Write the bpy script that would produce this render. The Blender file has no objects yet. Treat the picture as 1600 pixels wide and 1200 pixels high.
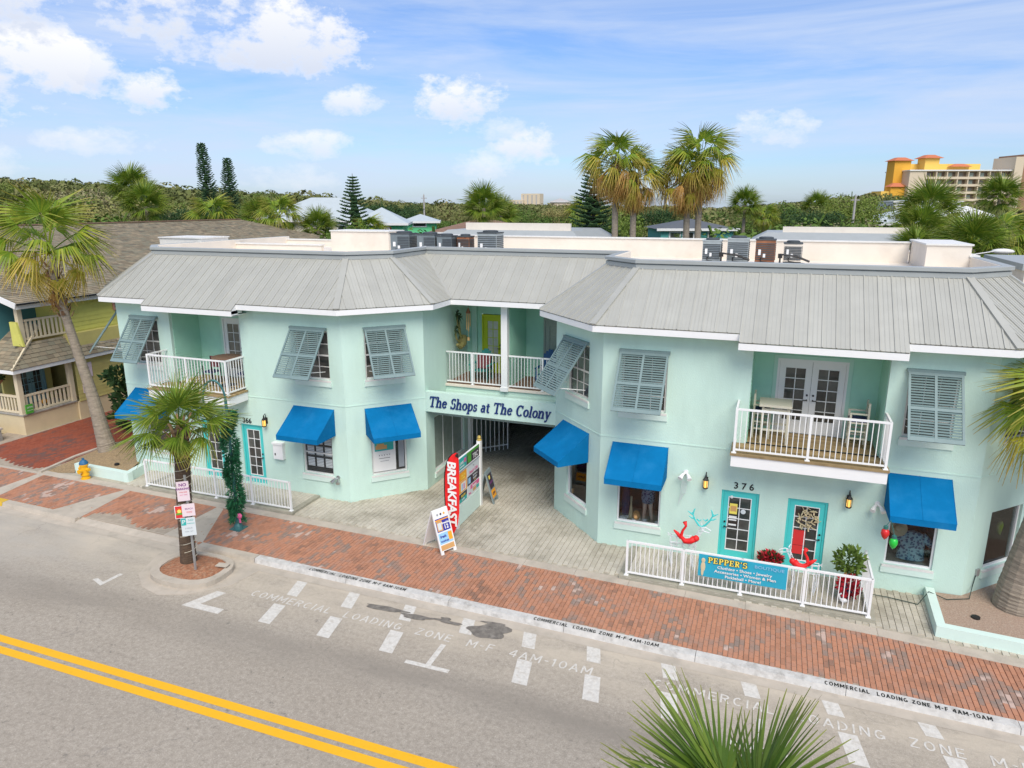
import bpy, bmesh, math, random
from mathutils import Vector, Matrix, Euler
R = math.radians
random.seed(7)
SC = bpy.context.scene
COL = SC.collection

# ---------------------------------------------------------------- camera, sky, sun, exposure
cam = bpy.data.objects.new('camera', bpy.data.cameras.new('camera'))
COL.objects.link(cam)
cam.location = (0, 0, 10)
cam.rotation_euler = (R(90 - 14.2), 0, R(20.2))
cam.data.sensor_width = 36
cam.data.lens = 36 * 1110 / 1600
cam.data.clip_end = 6000
SC.camera = cam

SUN_EL, SUN_AZ = 50, 150          # azimuth clockwise from +Y
W = bpy.data.worlds.new('World'); SC.world = W; W.use_nodes = True
def world_nodes():
    nt = W.node_tree; N = nt.nodes; L = nt.links
    for n in list(N): N.remove(n)
    out = N.new('ShaderNodeOutputWorld'); bg = N.new('ShaderNodeBackground'); L.new(bg.outputs[0], out.inputs[0])
    sky = N.new('ShaderNodeTexSky'); sky.sky_type = 'NISHITA'; sky.sun_disc = False
    sky.sun_elevation = R(SUN_EL); sky.sun_rotation = R(SUN_AZ)
    sky.air_density = 1.0; sky.dust_density = 0.6; sky.ozone_density = 2.0; sky.altitude = 0
    tc = N.new('ShaderNodeTexCoord')
    def math_(op, a, b=None, c=None, clamp=False):
        m = N.new('ShaderNodeMath'); m.operation = op; m.use_clamp = clamp
        for i, v in enumerate((a, b, c)):
            if v is None: continue
            if isinstance(v, (int, float)): m.inputs[i].default_value = v
            else: L.new(v, m.inputs[i])
        return m.outputs[0]
    def dot(v):
        m = N.new('ShaderNodeVectorMath'); m.operation = 'DOT_PRODUCT'
        L.new(tc.outputs['Generated'], m.inputs[0]); m.inputs[1].default_value = v
        return m.outputs['Value']
    def noise(scale, detail, stretch=(1, 1, 1), rough=.55, dist=0, loc=(0,0,0)):
        mp = N.new('ShaderNodeMapping'); mp.inputs['Scale'].default_value = stretch; mp.inputs['Location'].default_value = loc
        L.new(tc.outputs['Generated'], mp.inputs[0])
        n = N.new('ShaderNodeTexNoise'); n.inputs['Scale'].default_value = scale; n.inputs['Detail'].default_value = detail
        n.inputs['Roughness'].default_value = rough; n.inputs['Distortion'].default_value = dist
        L.new(mp.outputs[0], n.inputs['Vector']); return n.outputs['Fac']
    puff = noise(8, 8, (1, 1, 1.9), .62)
    fine = noise(30, 7, (1, 1, 1.6), .65)
    edge = math_('ADD', math_('MULTIPLY', math_('SUBTRACT', puff, .54), 4.6), math_('MULTIPLY', math_('SUBTRACT', fine, .5), 3.4))
    # cumulus: (azimuth left of +Y, elevation, half width, half height, weight) in degrees
    clouds = [(54.5, 14.0, 5.5, 4.0, 1), (53.5, 8.6, 5.8, 3.0, 1), (43.5, 14.0, 5.6, 4.4, 1), (36.8, 12.0, 6.2, 3.4, 1), (45.5, 7.4, 2.6, 1.5, .9),
              (49.0, 8.6, 1.6, 1.5, .9), (31.5, 7.2, 2.6, 1.2, .8), (24.2, 7.4, 4.0, 1.8, .9), (21.0, 5.6, 2.2, 1.0, .6), (35.6, 4.3, 3.6, 1.1, .7), (22.6, 2.8, 2.8, 1.2, .6),
              (18.5, 4.3, 3.2, 1.5, .8), (0.6, 5.3, 3.4, 1.4, .7), (49, 4.0, 3.6, 1.1, .6), (57, 2.8, 3.2, 1.4, .6), (37, 2, 4, 1.1, .5),
              (-60, 12, 9, 4, 1), (95, 16, 12, 5, 1), (150, 22, 16, 6, 1), (-120, 18, 14, 6, 1), (180, 45, 20, 12, .9), (20, 38, 14, 6, .8), (-60, 40, 18, 8, .8), (80, 48, 18, 9, .8)]
    tot = None; low = None
    for az, el, hw, hh, wt in clouds:
        a, e = R(az), R(el)
        c = Vector((-math.sin(a) * math.cos(e), math.cos(a) * math.cos(e), math.sin(e)))
        r = Vector((math.cos(a), math.sin(a), 0)); u = r.cross(c)
        x = math_('MULTIPLY', dot(r), 1 / math.sin(R(hw)))
        y = math_('MULTIPLY', math_('SUBTRACT', dot(u), 0), 1 / math.sin(R(hh)))
        front = math_('GREATER_THAN', dot(c), .3)
        d2 = math_('ADD', math_('MULTIPLY', x, x), math_('MULTIPLY', y, y))
        f = math_('MULTIPLY', math_('SUBTRACT', 1.0, d2), 1.1)
        f = math_('ADD', f, edge)
        f = math_('MULTIPLY', math_('MULTIPLY', f, front), 1.25 * wt, clamp=True)
        f = math_('MULTIPLY', f, wt)
        sh = math_('MULTIPLY', f, math_('MULTIPLY_ADD', y, -.5, .25, clamp=True))
        tot = f if tot is None else math_('MAXIMUM', tot, f)
        low = sh if low is None else math_('MAXIMUM', low, sh)
    # high thin cloud, everywhere
    veil = noise(1.9, 8, (1, 1, 9), .62, .6, (3.1, 1.7, .4))
    vn = math_('MULTIPLY', math_('SUBTRACT', veil, .34), 3.0, clamp=True)
    mix1 = N.new('ShaderNodeMix'); mix1.data_type = 'RGBA'
    gain = N.new('ShaderNodeMix'); gain.data_type = 'RGBA'; gain.blend_type = 'MULTIPLY'; gain.inputs[0].default_value = 1
    zz = N.new('ShaderNodeSeparateXYZ'); L.new(tc.outputs['Generated'], zz.inputs[0])
    zr = N.new('ShaderNodeMapRange'); zr.interpolation_type = 'SMOOTHSTEP'; zr.inputs[1].default_value = -.02; zr.inputs[2].default_value = .30; L.new(zz.outputs[2], zr.inputs[0])
    tn = N.new('ShaderNodeMix'); tn.data_type = 'RGBA'; L.new(zr.outputs[0], tn.inputs[0]); tn.inputs[6].default_value = SKY_LOW; tn.inputs[7].default_value = SKY_TINT
    L.new(sky.outputs[0], gain.inputs[6]); L.new(tn.outputs[2], gain.inputs[7])
    L.new(math_('MULTIPLY', vn, .82), mix1.inputs[0]); L.new(gain.outputs[2], mix1.inputs[6]); mix1.inputs[7].default_value = VEIL
    cc = N.new('ShaderNodeMix'); cc.data_type = 'RGBA'
    L.new(math_('MULTIPLY', low, 1.6, clamp=True), cc.inputs[0]); cc.inputs[6].default_value = CLOUD; cc.inputs[7].default_value = CLOUD_LOW
    mix2 = N.new('ShaderNodeMix'); mix2.data_type = 'RGBA'
    L.new(tot, mix2.inputs[0]); L.new(mix1.outputs[2], mix2.inputs[6]); L.new(cc.outputs[2], mix2.inputs[7])
    L.new(mix2.outputs[2], bg.inputs[0]); bg.inputs[1].default_value = SKY_STRENGTH
SKY_STRENGTH = .106
SKY_TINT = (.66, .79, 1.04, 1); SKY_LOW = (.58, .70, .95, 1)
VEIL = (4.1, 4.75, 6.0, 1); CLOUD = (6.3, 6.35, 6.5, 1); CLOUD_LOW = (4.5, 4.9, 5.8, 1)
world_nodes()
sl = bpy.data.lights.new('sun', 'SUN'); sl.energy = 2.45; sl.angle = R(40); sl.color = (1, .93, .83)
sun = bpy.data.objects.new('sun', sl); COL.objects.link(sun)
sun.rotation_euler = (R(90 - SUN_EL), 0, R(180 - SUN_AZ))
SC.view_settings.view_transform = 'Standard'; SC.view_settings.look = 'None'
SC.view_settings.exposure = 0.60; SC.view_settings.gamma = 1; SC.view_settings.use_curve_mapping = False
SC.cycles.max_bounces = 6; SC.cycles.transparent_max_bounces = 12

# ---------------------------------------------------------------- materials
MATS = {}
def new_mat(name):
    m = bpy.data.materials.new(name); m.use_nodes = True
    nt = m.node_tree; b = nt.nodes['Principled BSDF']
    MATS[name] = m
    return m, nt.nodes, nt.links, b
def M(name, col, rough=.7, metal=0.0, var=0.0, vs=2.0, bump=0.0, bs=60.0, dirt=None, ds=.6, damt=.5, isl=0.0, spec=.5, emit=0, stretch=(1, 1, 1)):
    m, N, L, b = new_mat(name)
    col = tuple(col) + (1,)
    b.inputs['Roughness'].default_value = rough; b.inputs['Metallic'].default_value = metal
    b.inputs['Specular IOR Level'].default_value = spec
    g = N.new('ShaderNodeNewGeometry')
    cur = None
    def pos(sc):
        mp = N.new('ShaderNodeMapping'); mp.inputs['Scale'].default_value = sc; L.new(g.outputs['Position'], mp.inputs[0]); return mp.outputs[0]
    def noise(s, d=4, r=.6):
        n = N.new('ShaderNodeTexNoise'); n.inputs['Scale'].default_value = s; n.inputs['Detail'].default_value = d; n.inputs['Roughness'].default_value = r
        L.new(pos(stretch), n.inputs['Vector']); return n.outputs['Fac']
    def mixc(f, a, c, mode='MIX'):
        x = N.new('ShaderNodeMix'); x.data_type = 'RGBA'; x.blend_type = mode
        for i, v in ((0, f), (6, a), (7, c)):
            if isinstance(v, (tuple, float, int)): x.inputs[i].default_value = v
            else: L.new(v, x.inputs[i])
        return x.outputs[2]
    cur = col
    if var:
        lo = tuple(c * (1 - var) for c in col[:3]) + (1,); hi = tuple(min(1, c * (1 + var)) for c in col[:3]) + (1,)
        rmp = N.new('ShaderNodeMapRange'); rmp.inputs[1].default_value = .3; rmp.inputs[2].default_value = .7
        L.new(noise(vs), rmp.inputs[0]); cur = mixc(rmp.outputs[0], lo, hi)
    if isl:
        oi = N.new('ShaderNodeObjectInfo'); ad = N.new('ShaderNodeMath'); ad.operation = 'ADD'
        L.new(g.outputs['Random Per Island'], ad.inputs[0]); L.new(oi.outputs['Random'], ad.inputs[1])
        fr = N.new('ShaderNodeMath'); fr.operation = 'FRACT'; L.new(ad.outputs[0], fr.inputs[0])
        mr = N.new('ShaderNodeMapRange'); mr.inputs[3].default_value = 1 - isl; mr.inputs[4].default_value = 1 + isl; L.new(fr.outputs[0], mr.inputs[0])
        cb = N.new('ShaderNodeCombineColor')
        for i in range(3): L.new(mr.outputs[0], cb.inputs[i])
        cur = mixc(1.0, cur, cb.outputs[0], 'MULTIPLY')
    if dirt:
        r2 = N.new('ShaderNodeMapRange'); r2.inputs[1].default_value = .5; r2.inputs[2].default_value = .75; r2.inputs[4].default_value = damt
        L.new(noise(ds, 7, .65), r2.inputs[0]); cur = mixc(r2.outputs[0], cur, tuple(dirt) + (1,))
    if isinstance(cur, tuple): b.inputs['Base Color'].default_value = cur
    else: L.new(cur, b.inputs['Base Color'])
    if bump:
        bp = N.new('ShaderNodeBump'); bp.inputs['Strength'].default_value = bump; bp.inputs['Distance'].default_value = .02
        L.new(noise(bs, 3), bp.inputs['Height']); L.new(bp.outputs[0], b.inputs['Normal'])
    if emit:
        b.inputs['Emission Color'].default_value = col; b.inputs['Emission Strength'].default_value = emit
    return m
def Mramp(name, stops, rough=.75, tip=None, translu=0.0, mixnoise=None, per=.55, objw=None):
    """colour picked per piece (random per island and per object) from a ramp; optional 'tip' attribute blends a tip colour"""
    m, N, L, b = new_mat(name)
    b.inputs['Roughness'].default_value = rough; b.inputs['Specular IOR Level'].default_value = .3
    g = N.new('ShaderNodeNewGeometry'); oi = N.new('ShaderNodeObjectInfo')
    ad = N.new('ShaderNodeMath'); ad.operation = 'ADD'; L.new(g.outputs['Random Per Island'], ad.inputs[0]); L.new(oi.outputs['Random'], ad.inputs[1])
    fr = N.new('ShaderNodeMath'); fr.operation = 'FRACT'; L.new(ad.outputs[0], fr.inputs[0])
    src = fr.outputs[0]
    if objw is not None:
        o1 = N.new('ShaderNodeMath'); o1.operation = 'MULTIPLY'; L.new(oi.outputs['Random'], o1.inputs[0]); o1.inputs[1].default_value = objw
        o2 = N.new('ShaderNodeMath'); o2.operation = 'MULTIPLY_ADD'; L.new(g.outputs['Random Per Island'], o2.inputs[0]); o2.inputs[1].default_value = 1 - objw; L.new(o1.outputs[0], o2.inputs[2]); src = o2.outputs[0]
    if mixnoise:
        n = N.new('ShaderNodeTexNoise'); n.inputs['Scale'].default_value = mixnoise; n.inputs['Detail'].default_value = 5; L.new(g.outputs['Position'], n.inputs['Vector'])
        a2 = N.new('ShaderNodeMath'); a2.operation = 'MULTIPLY_ADD'; L.new(n.outputs['Fac'], a2.inputs[0]); a2.inputs[1].default_value = 2.2; a2.inputs[2].default_value = -.85
        a3 = N.new('ShaderNodeMath'); a3.operation = 'MULTIPLY_ADD'; L.new(src, a3.inputs[0]); a3.inputs[1].default_value = per; L.new(a2.outputs[0], a3.inputs[2])
        a3.use_clamp = True; src = a3.outputs[0]
    rp = N.new('ShaderNodeValToRGB'); L.new(src, rp.inputs[0])
    el = rp.color_ramp.elements
    while len(el) < len(stops): el.new(.5)
    for e, (p, c) in zip(el, stops): e.position = p; e.color = tuple(c) + (1,)
    cur = rp.outputs[0]
    if tip:
        at = N.new('ShaderNodeAttribute'); at.attribute_name = 'tip'
        pw = N.new('ShaderNodeMath'); pw.operation = 'POWER'; L.new(at.outputs['Fac'], pw.inputs[0]); pw.inputs[1].default_value = tip[1]
        x = N.new('ShaderNodeMix'); x.data_type = 'RGBA'; L.new(pw.outputs[0], x.inputs[0]); L.new(cur, x.inputs[6]); x.inputs[7].default_value = tuple(tip[0]) + (1,)
        cur = x.outputs[2]
    L.new(cur, b.inputs['Base Color'])
    if translu:
        t = N.new('ShaderNodeBsdfTranslucent'); L.new(cur, t.inputs[0])
        ms = N.new('ShaderNodeMixShader'); ms.inputs[0].default_value = translu
        L.new(b.outputs[0], ms.inputs[1]); L.new(t.outputs[0], ms.inputs[2]); L.new(ms.outputs[0], N['Material Output'].inputs[0])
    return m
def Mglass(name):
    m, N, L, b = new_mat(name)
    t = N.new('ShaderNodeBsdfTransparent'); t.inputs[0].default_value = (.86, .9, .9, 1)
    g = N.new('ShaderNodeBsdfGlossy'); g.inputs['Roughness'].default_value = .03
    fz = N.new('ShaderNodeFresnel'); fz.inputs[0].default_value = 1.45
    ms = N.new('ShaderNodeMixShader'); L.new(fz.outputs[0], ms.inputs[0]); L.new(t.outputs[0], ms.inputs[1]); L.new(g.outputs[0], ms.inputs[2])
    L.new(ms.outputs[0], N['Material Output'].inputs[0]); return m

# ---------------------------------------------------------------- mesh helpers
class MB:
    def __init__(s): s.v = []; s.f = []; s.tip = []
    def add(s, vs, fs):
        o = len(s.v); s.v += [tuple(v) for v in vs]; s.f += [tuple(i + o for i in f) for f in fs]
    def quad(s, *p): s.add(p, [tuple(range(len(p)))])
    def hexa(s, p):   # 8 points: bottom 4 (ccw from above), top 4
        s.add(p, [(3, 2, 1, 0), (4, 5, 6, 7), (0, 1, 5, 4), (1, 2, 6, 5), (2, 3, 7, 6), (3, 0, 4, 7)])
    def box(s, x0, x1, y0, y1, z0, z1):
        s.hexa([(x0, y0, z0), (x1, y0, z0), (x1, y1, z0), (x0, y1, z0), (x0, y0, z1), (x1, y0, z1), (x1, y1, z1), (x0, y1, z1)])
    def obox(s, o, a, b, c):   # origin corner and three edge vectors
        o, a, b, c = map(Vector, (o, a, b, c))
        s.hexa([o, o + a, o + a + b, o + b, o + c, o + a + c, o + a + b + c, o + b + c])
    def bar(s, p, q, w, h=None, up=(0, 0, 1)):
        p, q = Vector(p), Vector(q); d = (q - p); h = h or w
        if d.length < 1e-6: return
        dn = d.normalized(); up = Vector(up)
        if abs(dn.dot(up)) > .98: up = Vector((0, 1, 0))
        x = dn.cross(up).normalized() * w; y = x.cross(dn).normalized() * h
        s.obox(p - x / 2 - y / 2, d, x, y)
    def prism(s, poly, z0, z1):
        n = len(poly)
        s.add([(x, y, z0) for x, y in poly] + [(x, y, z1) for x, y in poly],
              [tuple(range(n - 1, -1, -1)), tuple(range(n, 2 * n))] + [(i, (i + 1) % n, (i + 1) % n + n, i + n) for i in range(n)])
    def tube(s, pts, rad, n=8, caps=True):
        pts = [Vector(p) for p in pts]; rad = rad if isinstance(rad, (list, tuple)) else [rad] * len(pts)
        rings = []; prev = None; o = len(s.v)
        for i, p in enumerate(pts):
            d = (pts[min(i + 1, len(pts) - 1)] - pts[max(i - 1, 0)])
            d = d.normalized() if d.length > 1e-9 else Vector((0, 0, 1))
            ref = prev if prev is not None else (Vector((0, 0, 1)) if abs(d.z) < .9 else Vector((1, 0, 0)))
            x = (ref - d * ref.dot(d)).normalized(); prev = x; y = d.cross(x)
            for k in range(n):
                a = 2 * math.pi * k / n; s.v.append(tuple(p + (x * math.cos(a) + y * math.sin(a)) * rad[i]))
        for i in range(len(pts) - 1):
            for k in range(n):
                k2 = (k + 1) % n; s.f.append((o + i * n + k, o + i * n + k2, o + (i + 1) * n + k2, o + (i + 1) * n + k))
        if caps:
            s.f.append(tuple(o + k for k in range(n - 1, -1, -1))); s.f.append(tuple(o + (len(pts) - 1) * n + k for k in range(n)))
    def lathe(s, prof, c=(0, 0, 0), n=12):
        o = len(s.v)
        for r, z in prof:
            for k in range(n):
                a = 2 * math.pi * k / n; s.v.append((c[0] + r * math.cos(a), c[1] + r * math.sin(a), c[2] + z))
        for i in range(len(prof) - 1):
            for k in range(n):
                k2 = (k + 1) % n; s.f.append((o + i * n + k, o + i * n + k2, o + (i + 1) * n + k2, o + (i + 1) * n + k))
        s.f.append(tuple(o + k for k in range(n - 1, -1, -1))); s.f.append(tuple(o + (len(prof) - 1) * n + k for k in range(n)))
    def ball(s, c, r, n=8, m=6):
        r = r if isinstance(r, (tuple, list)) else (r, r, r); o = len(s.v)
        for i in range(m + 1):
            t = math.pi * i / m
            for k in range(n):
                a = 2 * math.pi * k / n
                s.v.append((c[0] + r[0] * math.sin(t) * math.cos(a), c[1] + r[1] * math.sin(t) * math.sin(a), c[2] + r[2] * math.cos(t)))
        for i in range(m):
            for k in range(n):
                k2 = (k + 1) % n; s.f.append((o + i * n + k, o + (i + 1) * n + k, o + (i + 1) * n + k2, o + i * n + k2))
    def mesh(s, name, smooth=False):
        me = bpy.data.meshes.new(name); me.from_pydata(s.v, [], s.f); me.validate(); me.update()
        if smooth:
            for p in me.polygons: p.use_smooth = True
        if s.tip and len(s.tip) == len(me.vertices):
            at = me.attributes.new('tip', 'FLOAT', 'POINT'); at.data.foreach_set('value', s.tip)
        return me

WM = {}
def wm(o): return WM.get(o.name, Matrix.Identity(4)) if o else Matrix.Identity(4)
def tag(o, label=None, cat=None, group=None, kind=None):
    if label: o['label'] = label
    if cat: o['category'] = cat
    if group: o['group'] = group
    if kind: o['kind'] = kind
    return o
def link(name, data, mat=None, parent=None, world=None, kind=None):
    if data and mat and not data.materials: data.materials.append(MATS[mat] if isinstance(mat, str) else mat)
    o = bpy.data.objects.new(name, data); COL.objects.link(o)
    world = world or Matrix.Identity(4)
    if parent:
        o.parent = parent; o.matrix_basis = wm(parent).inverted() @ world
    else: o.matrix_basis = world
    WM[o.name] = world
    if kind: o['kind'] = kind
    return o
def part(name, mb, mat, parent=None, kind=None, smooth=False, label=None):
    """mb holds world coordinates; the object's origin goes to the middle of its own base"""
    xs = [v[0] for v in mb.v]; ys = [v[1] for v in mb.v]; zs = [v[2] for v in mb.v]
    c = Vector(((min(xs) + max(xs)) / 2, (min(ys) + max(ys)) / 2, min(zs)))
    mb.v = [tuple(Vector(v) - c) for v in mb.v]
    o = link(name, mb.mesh(name, smooth), mat, parent, Matrix.Translation(c), kind)
    if label: o['label'] = label
    return o
def thing(name, loc, label, cat, group=None, rz=0):
    o = link(name, None, world=Matrix.Translation(Vector(loc)) @ Matrix.Rotation(rz, 4, 'Z')); o.empty_display_size = .3
    return tag(o, label, cat, group)
def copy_tree(o, world, label=None, group=None):
    def cp(src, par):
        c = src.copy(); COL.objects.link(c); c.parent = par
        for ch in src.children: cp(ch, c)
        return c
    c = cp(o, None); c.matrix_basis = world; WM[c.name] = world
    if label: c['label'] = label
    if group: c['group'] = group
    return c
def text_mesh(body, size=1.0, extrude=0.004, shear=0.0, bold=0.0, sx=1.0, align='LEFT', spacing=1.0, word=1.0):
    cu = bpy.data.curves.new('lettering', 'FONT'); cu.body = body; cu.size = size; cu.extrude = extrude; cu.shear = shear; cu.offset = bold
    cu.align_x = align; cu.space_character = spacing; cu.space_word = word; cu.resolution_u = 3; cu.space_line = .85
    o = bpy.data.objects.new('lettering', cu); COL.objects.link(o)
    bpy.context.view_layer.update()
    me = bpy.data.meshes.new_from_object(o.evaluated_get(bpy.context.evaluated_depsgraph_get()))
    bpy.data.objects.remove(o); bpy.data.curves.remove(cu)
    for v in me.vertices: v.co.x *= sx
    me.materials.clear()
    return me
def basis(o, x, y):
    x = Vector(x).normalized(); y = Vector(y); z = x.cross(y).normalized(); y = z.cross(x)
    m = Matrix((x, y, z)).transposed().to_4x4(); m.translation = Vector(o); return m

class Wall:
    """vertical plane: s runs along the tangent, d outwards, z up"""
    def __init__(w, x, y, deg):
        w.o = Vector((x, y, 0)); a = R(deg); w.t = Vector((math.cos(a), math.sin(a), 0)); w.n = Vector((w.t.y, -w.t.x, 0))
    def P(w, s, d, z): return w.o + w.t * s + w.n * d + Vector((0, 0, z))
    def box(w, mb, s0, s1, d0, d1, z0, z1):
        mb.obox(w.P(s0, d1, z0), w.t * (s1 - s0), -w.n * (d1 - d0), Vector((0, 0, z1 - z0)))
    def bar(w, mb, p, q, th): mb.bar(w.P(*p), w.P(*q), th)
    def face(w, mb, s0, s1, z0, z1, holes=(), rev=.12):
        S = sorted({s0, s1, *[h[0] for h in holes], *[h[1] for h in holes]}); Z = sorted({z0, z1, *[h[2] for h in holes], *[h[3] for h in holes]})
        for a, b in zip(S, S[1:]):
            for c, d in zip(Z, Z[1:]):
                ms, mz = (a + b) / 2, (c + d) / 2
                if any(h[0] < ms < h[1] and h[2] < mz < h[3] for h in holes): continue
                mb.quad(w.P(a, 0, c), w.P(b, 0, c), w.P(b, 0, d), w.P(a, 0, d))
        for a, b, c, d in [h[:4] for h in holes]:
            r = -rev
            mb.quad(w.P(a, 0, c), w.P(a, r, c), w.P(b, r, c), w.P(b, 0, c)); mb.quad(w.P(a, 0, d), w.P(b, 0, d), w.P(b, r, d), w.P(a, r, d))
            mb.quad(w.P(a, 0, c), w.P(a, 0, d), w.P(a, r, d), w.P(a, r, c)); mb.quad(w.P(b, 0, c), w.P(b, r, c), w.P(b, r, d), w.P(b, 0, d))
# ---------------------------------------------------------------- palette
M('stucco', (.56, .745, .645), .88, var=.05, vs=.8, bump=.5, bs=40, dirt=(.45, .61, .53), ds=.75, damt=.5, stretch=(1.5, 1.5, .45))
M('stucco_trim', (.62, .76, .68), .8, var=.03, bump=.15, bs=60)
M('siding_mint', (.40, .70, .545), .7, var=.03, vs=3)
M('mint_trim', (.45, .70, .58), .6)
M('roof_metal', (.415, .41, .36), .5, metal=.15, var=.05, vs=1.5, dirt=(.35, .345, .30), ds=1.2, damt=.35, isl=.045)
M('cap_metal', (.38, .40, .385), .5, metal=.15, var=.04)
M('white', (.80, .80, .78), .5, var=.02)
M('white_worn', (.70, .69, .65), .6, var=.06, vs=8)
M('cream_stucco', (.76, .69, .59), .85, var=.05, vs=.8, bump=.2, dirt=(.52, .44, .35), ds=.7, damt=.4)
M('shutter_paint', (.175, .25, .245), .6, var=.05, vs=6)
M('pane_dark', (.055, .058, .052), .07, var=.45, vs=1.6, spec=.7, isl=.5)
M('pane_blind', (.20, .185, .15), .15, var=.3, vs=3)
M('pane_white', (.55, .56, .50), .2, var=.1, vs=6)
M('pane_grey', (.30, .36, .31), .2, var=.1, vs=5)
M('turquoise', (.07, .58, .55), .45, var=.03)
M('lime', (.50, .60, .012), .5, var=.05)
M('greige', (.34, .38, .33), .6)
M('awning_blue', (.003, .15, .355), .9, var=.07, vs=3, bump=.35, bs=7, spec=.08, dirt=(.03, .19, .38), ds=1.5, damt=.4)
M('navy', (.005, .028, .14), .5)
M('black', (.012, .012, .012), .5)
M('iron', (.025, .024, .022), .45, metal=.3)
M('amber_glow', (1.0, .55, .12), .4, emit=.7)
M('steel', (.45, .45, .44), .35, metal=.8)
M('galvanised', (.42, .43, .42), .45, metal=.6)
M('deck_wood', (.33, .235, .11), .75, var=.25, vs=4, isl=.25, stretch=(1, 6, 1))
M('deck_dark', (.22, .13, .085), .75, var=.2, vs=4)
M('furn_cream', (.60, .57, .45), .6)
M('cushion_navy', (.01, .022, .09), .8)
M('adirondack_blue', (.005, .075, .21), .55)
M('adirondack_teal', (.02, .24, .21), .55)
M('red_cloth', (.19, .045, .05), .8)
M('glass_dummy', (.5, .5, .5), .5); Mglass('glass')
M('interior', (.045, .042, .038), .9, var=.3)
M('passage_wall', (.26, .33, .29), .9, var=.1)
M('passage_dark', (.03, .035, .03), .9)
M('asphalt', (.27, .255, .235), .92)
M('road_white', (.60, .57, .51), .85, var=.12, vs=14, dirt=(.45, .395, .32), ds=8, damt=1.0)
M('road_yellow', (.80, .42, .008), .75, var=.06, vs=9, dirt=(.60, .33, .03), ds=9, damt=.5)
M('tar', (.17, .15, .125), .6, var=.35, vs=7, dirt=(.3, .27, .23), ds=6, damt=.8)
M('concrete', (.47, .41, .33), .9, var=.10, vs=1.4, bump=.3, bs=40, dirt=(.28, .25, .20), ds=2.4, damt=.55)
M('concrete_curb', (.34, .32, .25), .9, var=.12, vs=2.5, bump=.3, bs=40, dirt=(.17, .16, .12), ds=2.2, damt=.6)
M('kerb_white', (.55, .53, .49), .85, var=.12, vs=6, dirt=(.27, .245, .21), ds=4, damt=.85)
M('kerb_yellow', (.60, .38, .03), .85, var=.1, dirt=(.35, .28, .15), ds=4, damt=.6)
M('mortar', (.36, .30, .23), .95, var=.15, vs=6)
Mramp('brick', [(0, (.26, .15, .105)), (.2, (.37, .18, .11)), (.45, (.47, .22, .13)), (.62, (.42, .215, .14)), (.8, (.31, .20, .15)), (.92, (.25, .19, .155)), (1, (.52, .38, .31))], .9, mixnoise=.7)
Mramp('brick_red', [(0, (.24, .06, .032)), (.5, (.31, .085, .045)), (.8, (.22, .075, .05)), (1, (.15, .085, .07))], .9, mixnoise=.6)
Mramp('paver', [(0, (.33, .30, .235)), (.25, (.43, .395, .315)), (.5, (.50, .46, .375)), (.8, (.555, .515, .42)), (1, (.60, .555, .455))], .92, mixnoise=.55, per=.28)
M('paver_joint', (.40, .36, .28), .95, var=.2, vs=5)
M('ground', (.25, .22, .14), .95, var=.2, vs=.3, dirt=(.10, .13, .05), ds=.1, damt=.8)
M('dune', (.20, .19, .08), .95, var=.3, vs=.25, dirt=(.11, .13, .04), ds=.15, damt=.8)
M('mulch', (.33, .145, .075), .95, var=.35, vs=14, bump=1.0, bs=40, dirt=(.45, .36, .24), ds=9, damt=.6)
M('gravel', (.38, .27, .20), .95, var=.3, vs=30, bump=1.0, bs=45, dirt=(.52, .44, .34), ds=14, damt=.6)
M('straw', (.34, .24, .13), .95, var=.35, vs=18, bump=1.0, bs=35, dirt=(.22, .17, .11), ds=6, damt=.6)
# palms
Mramp('frond', [(0, (.12, .22, .016)), (.45, (.18, .29, .02)), (.8, (.25, .33, .025)), (1, (.33, .37, .035))], .5, tip=((.42, .33, .07), 3.0), translu=.25)
Mramp('frond_green', [(0, (.085, .16, .014)), (.5, (.145, .235, .02)), (1, (.24, .30, .03))], .48, tip=((.30, .28, .07), 5.0), translu=.22)
Mramp('frond_deep', [(0, (.05, .11, .012)), (.5, (.09, .165, .018)), (1, (.16, .235, .03))], .48, tip=((.25, .25, .06), 5.0), translu=.2)
Mramp('frond_yellow', [(0, (.30, .33, .02)), (.5, (.42, .38, .03)), (1, (.48, .36, .05))], .55, tip=((.52, .36, .10), 1.5), translu=.25)
Mramp('frond_dead', [(0, (.33, .17, .045)), (.5, (.46, .26, .07)), (1, (.55, .35, .12))], .8, translu=.15)
M('palm_trunk', (.30, .25, .19), .95, var=.2, vs=5, bump=1.0, bs=9, dirt=(.15, .13, .10), ds=2.2, damt=.8, stretch=(1, 1, 4))
M('palm_trunk_dark', (.105, .068, .042), .95, var=.3, vs=6, bump=1.0, bs=22, dirt=(.04, .028, .02), ds=5, damt=.6, stretch=(1, 1, 4))
M('palm_boot', (.30, .19, .095), .9, var=.4, vs=6, isl=.3)
M('palm_boot_dark', (.20, .115, .06), .9, var=.4, vs=6, isl=.3)
Mramp('far_leaf', [(0, (.085, .105, .03)), (.35, (.14, .16, .045)), (.6, (.20, .20, .075)), (.8, (.25, .21, .10)), (1, (.17, .21, .05))], .85, translu=.1, mixnoise=.11, per=.22)
M('bark', (.16, .12, .085), .95, var=.3, vs=4)
Mramp('leaf_olive', [(0, (.10, .13, .03)), (.4, (.17, .20, .05)), (.7, (.24, .24, .08)), (1, (.33, .26, .11))], .8, translu=.12, objw=.72)
Mramp('leaf_grey', [(0, (.16, .165, .085)), (.4, (.22, .225, .11)), (.75, (.29, .27, .14)), (1, (.36, .27, .13))], .85, translu=.1, objw=.72)
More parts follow.
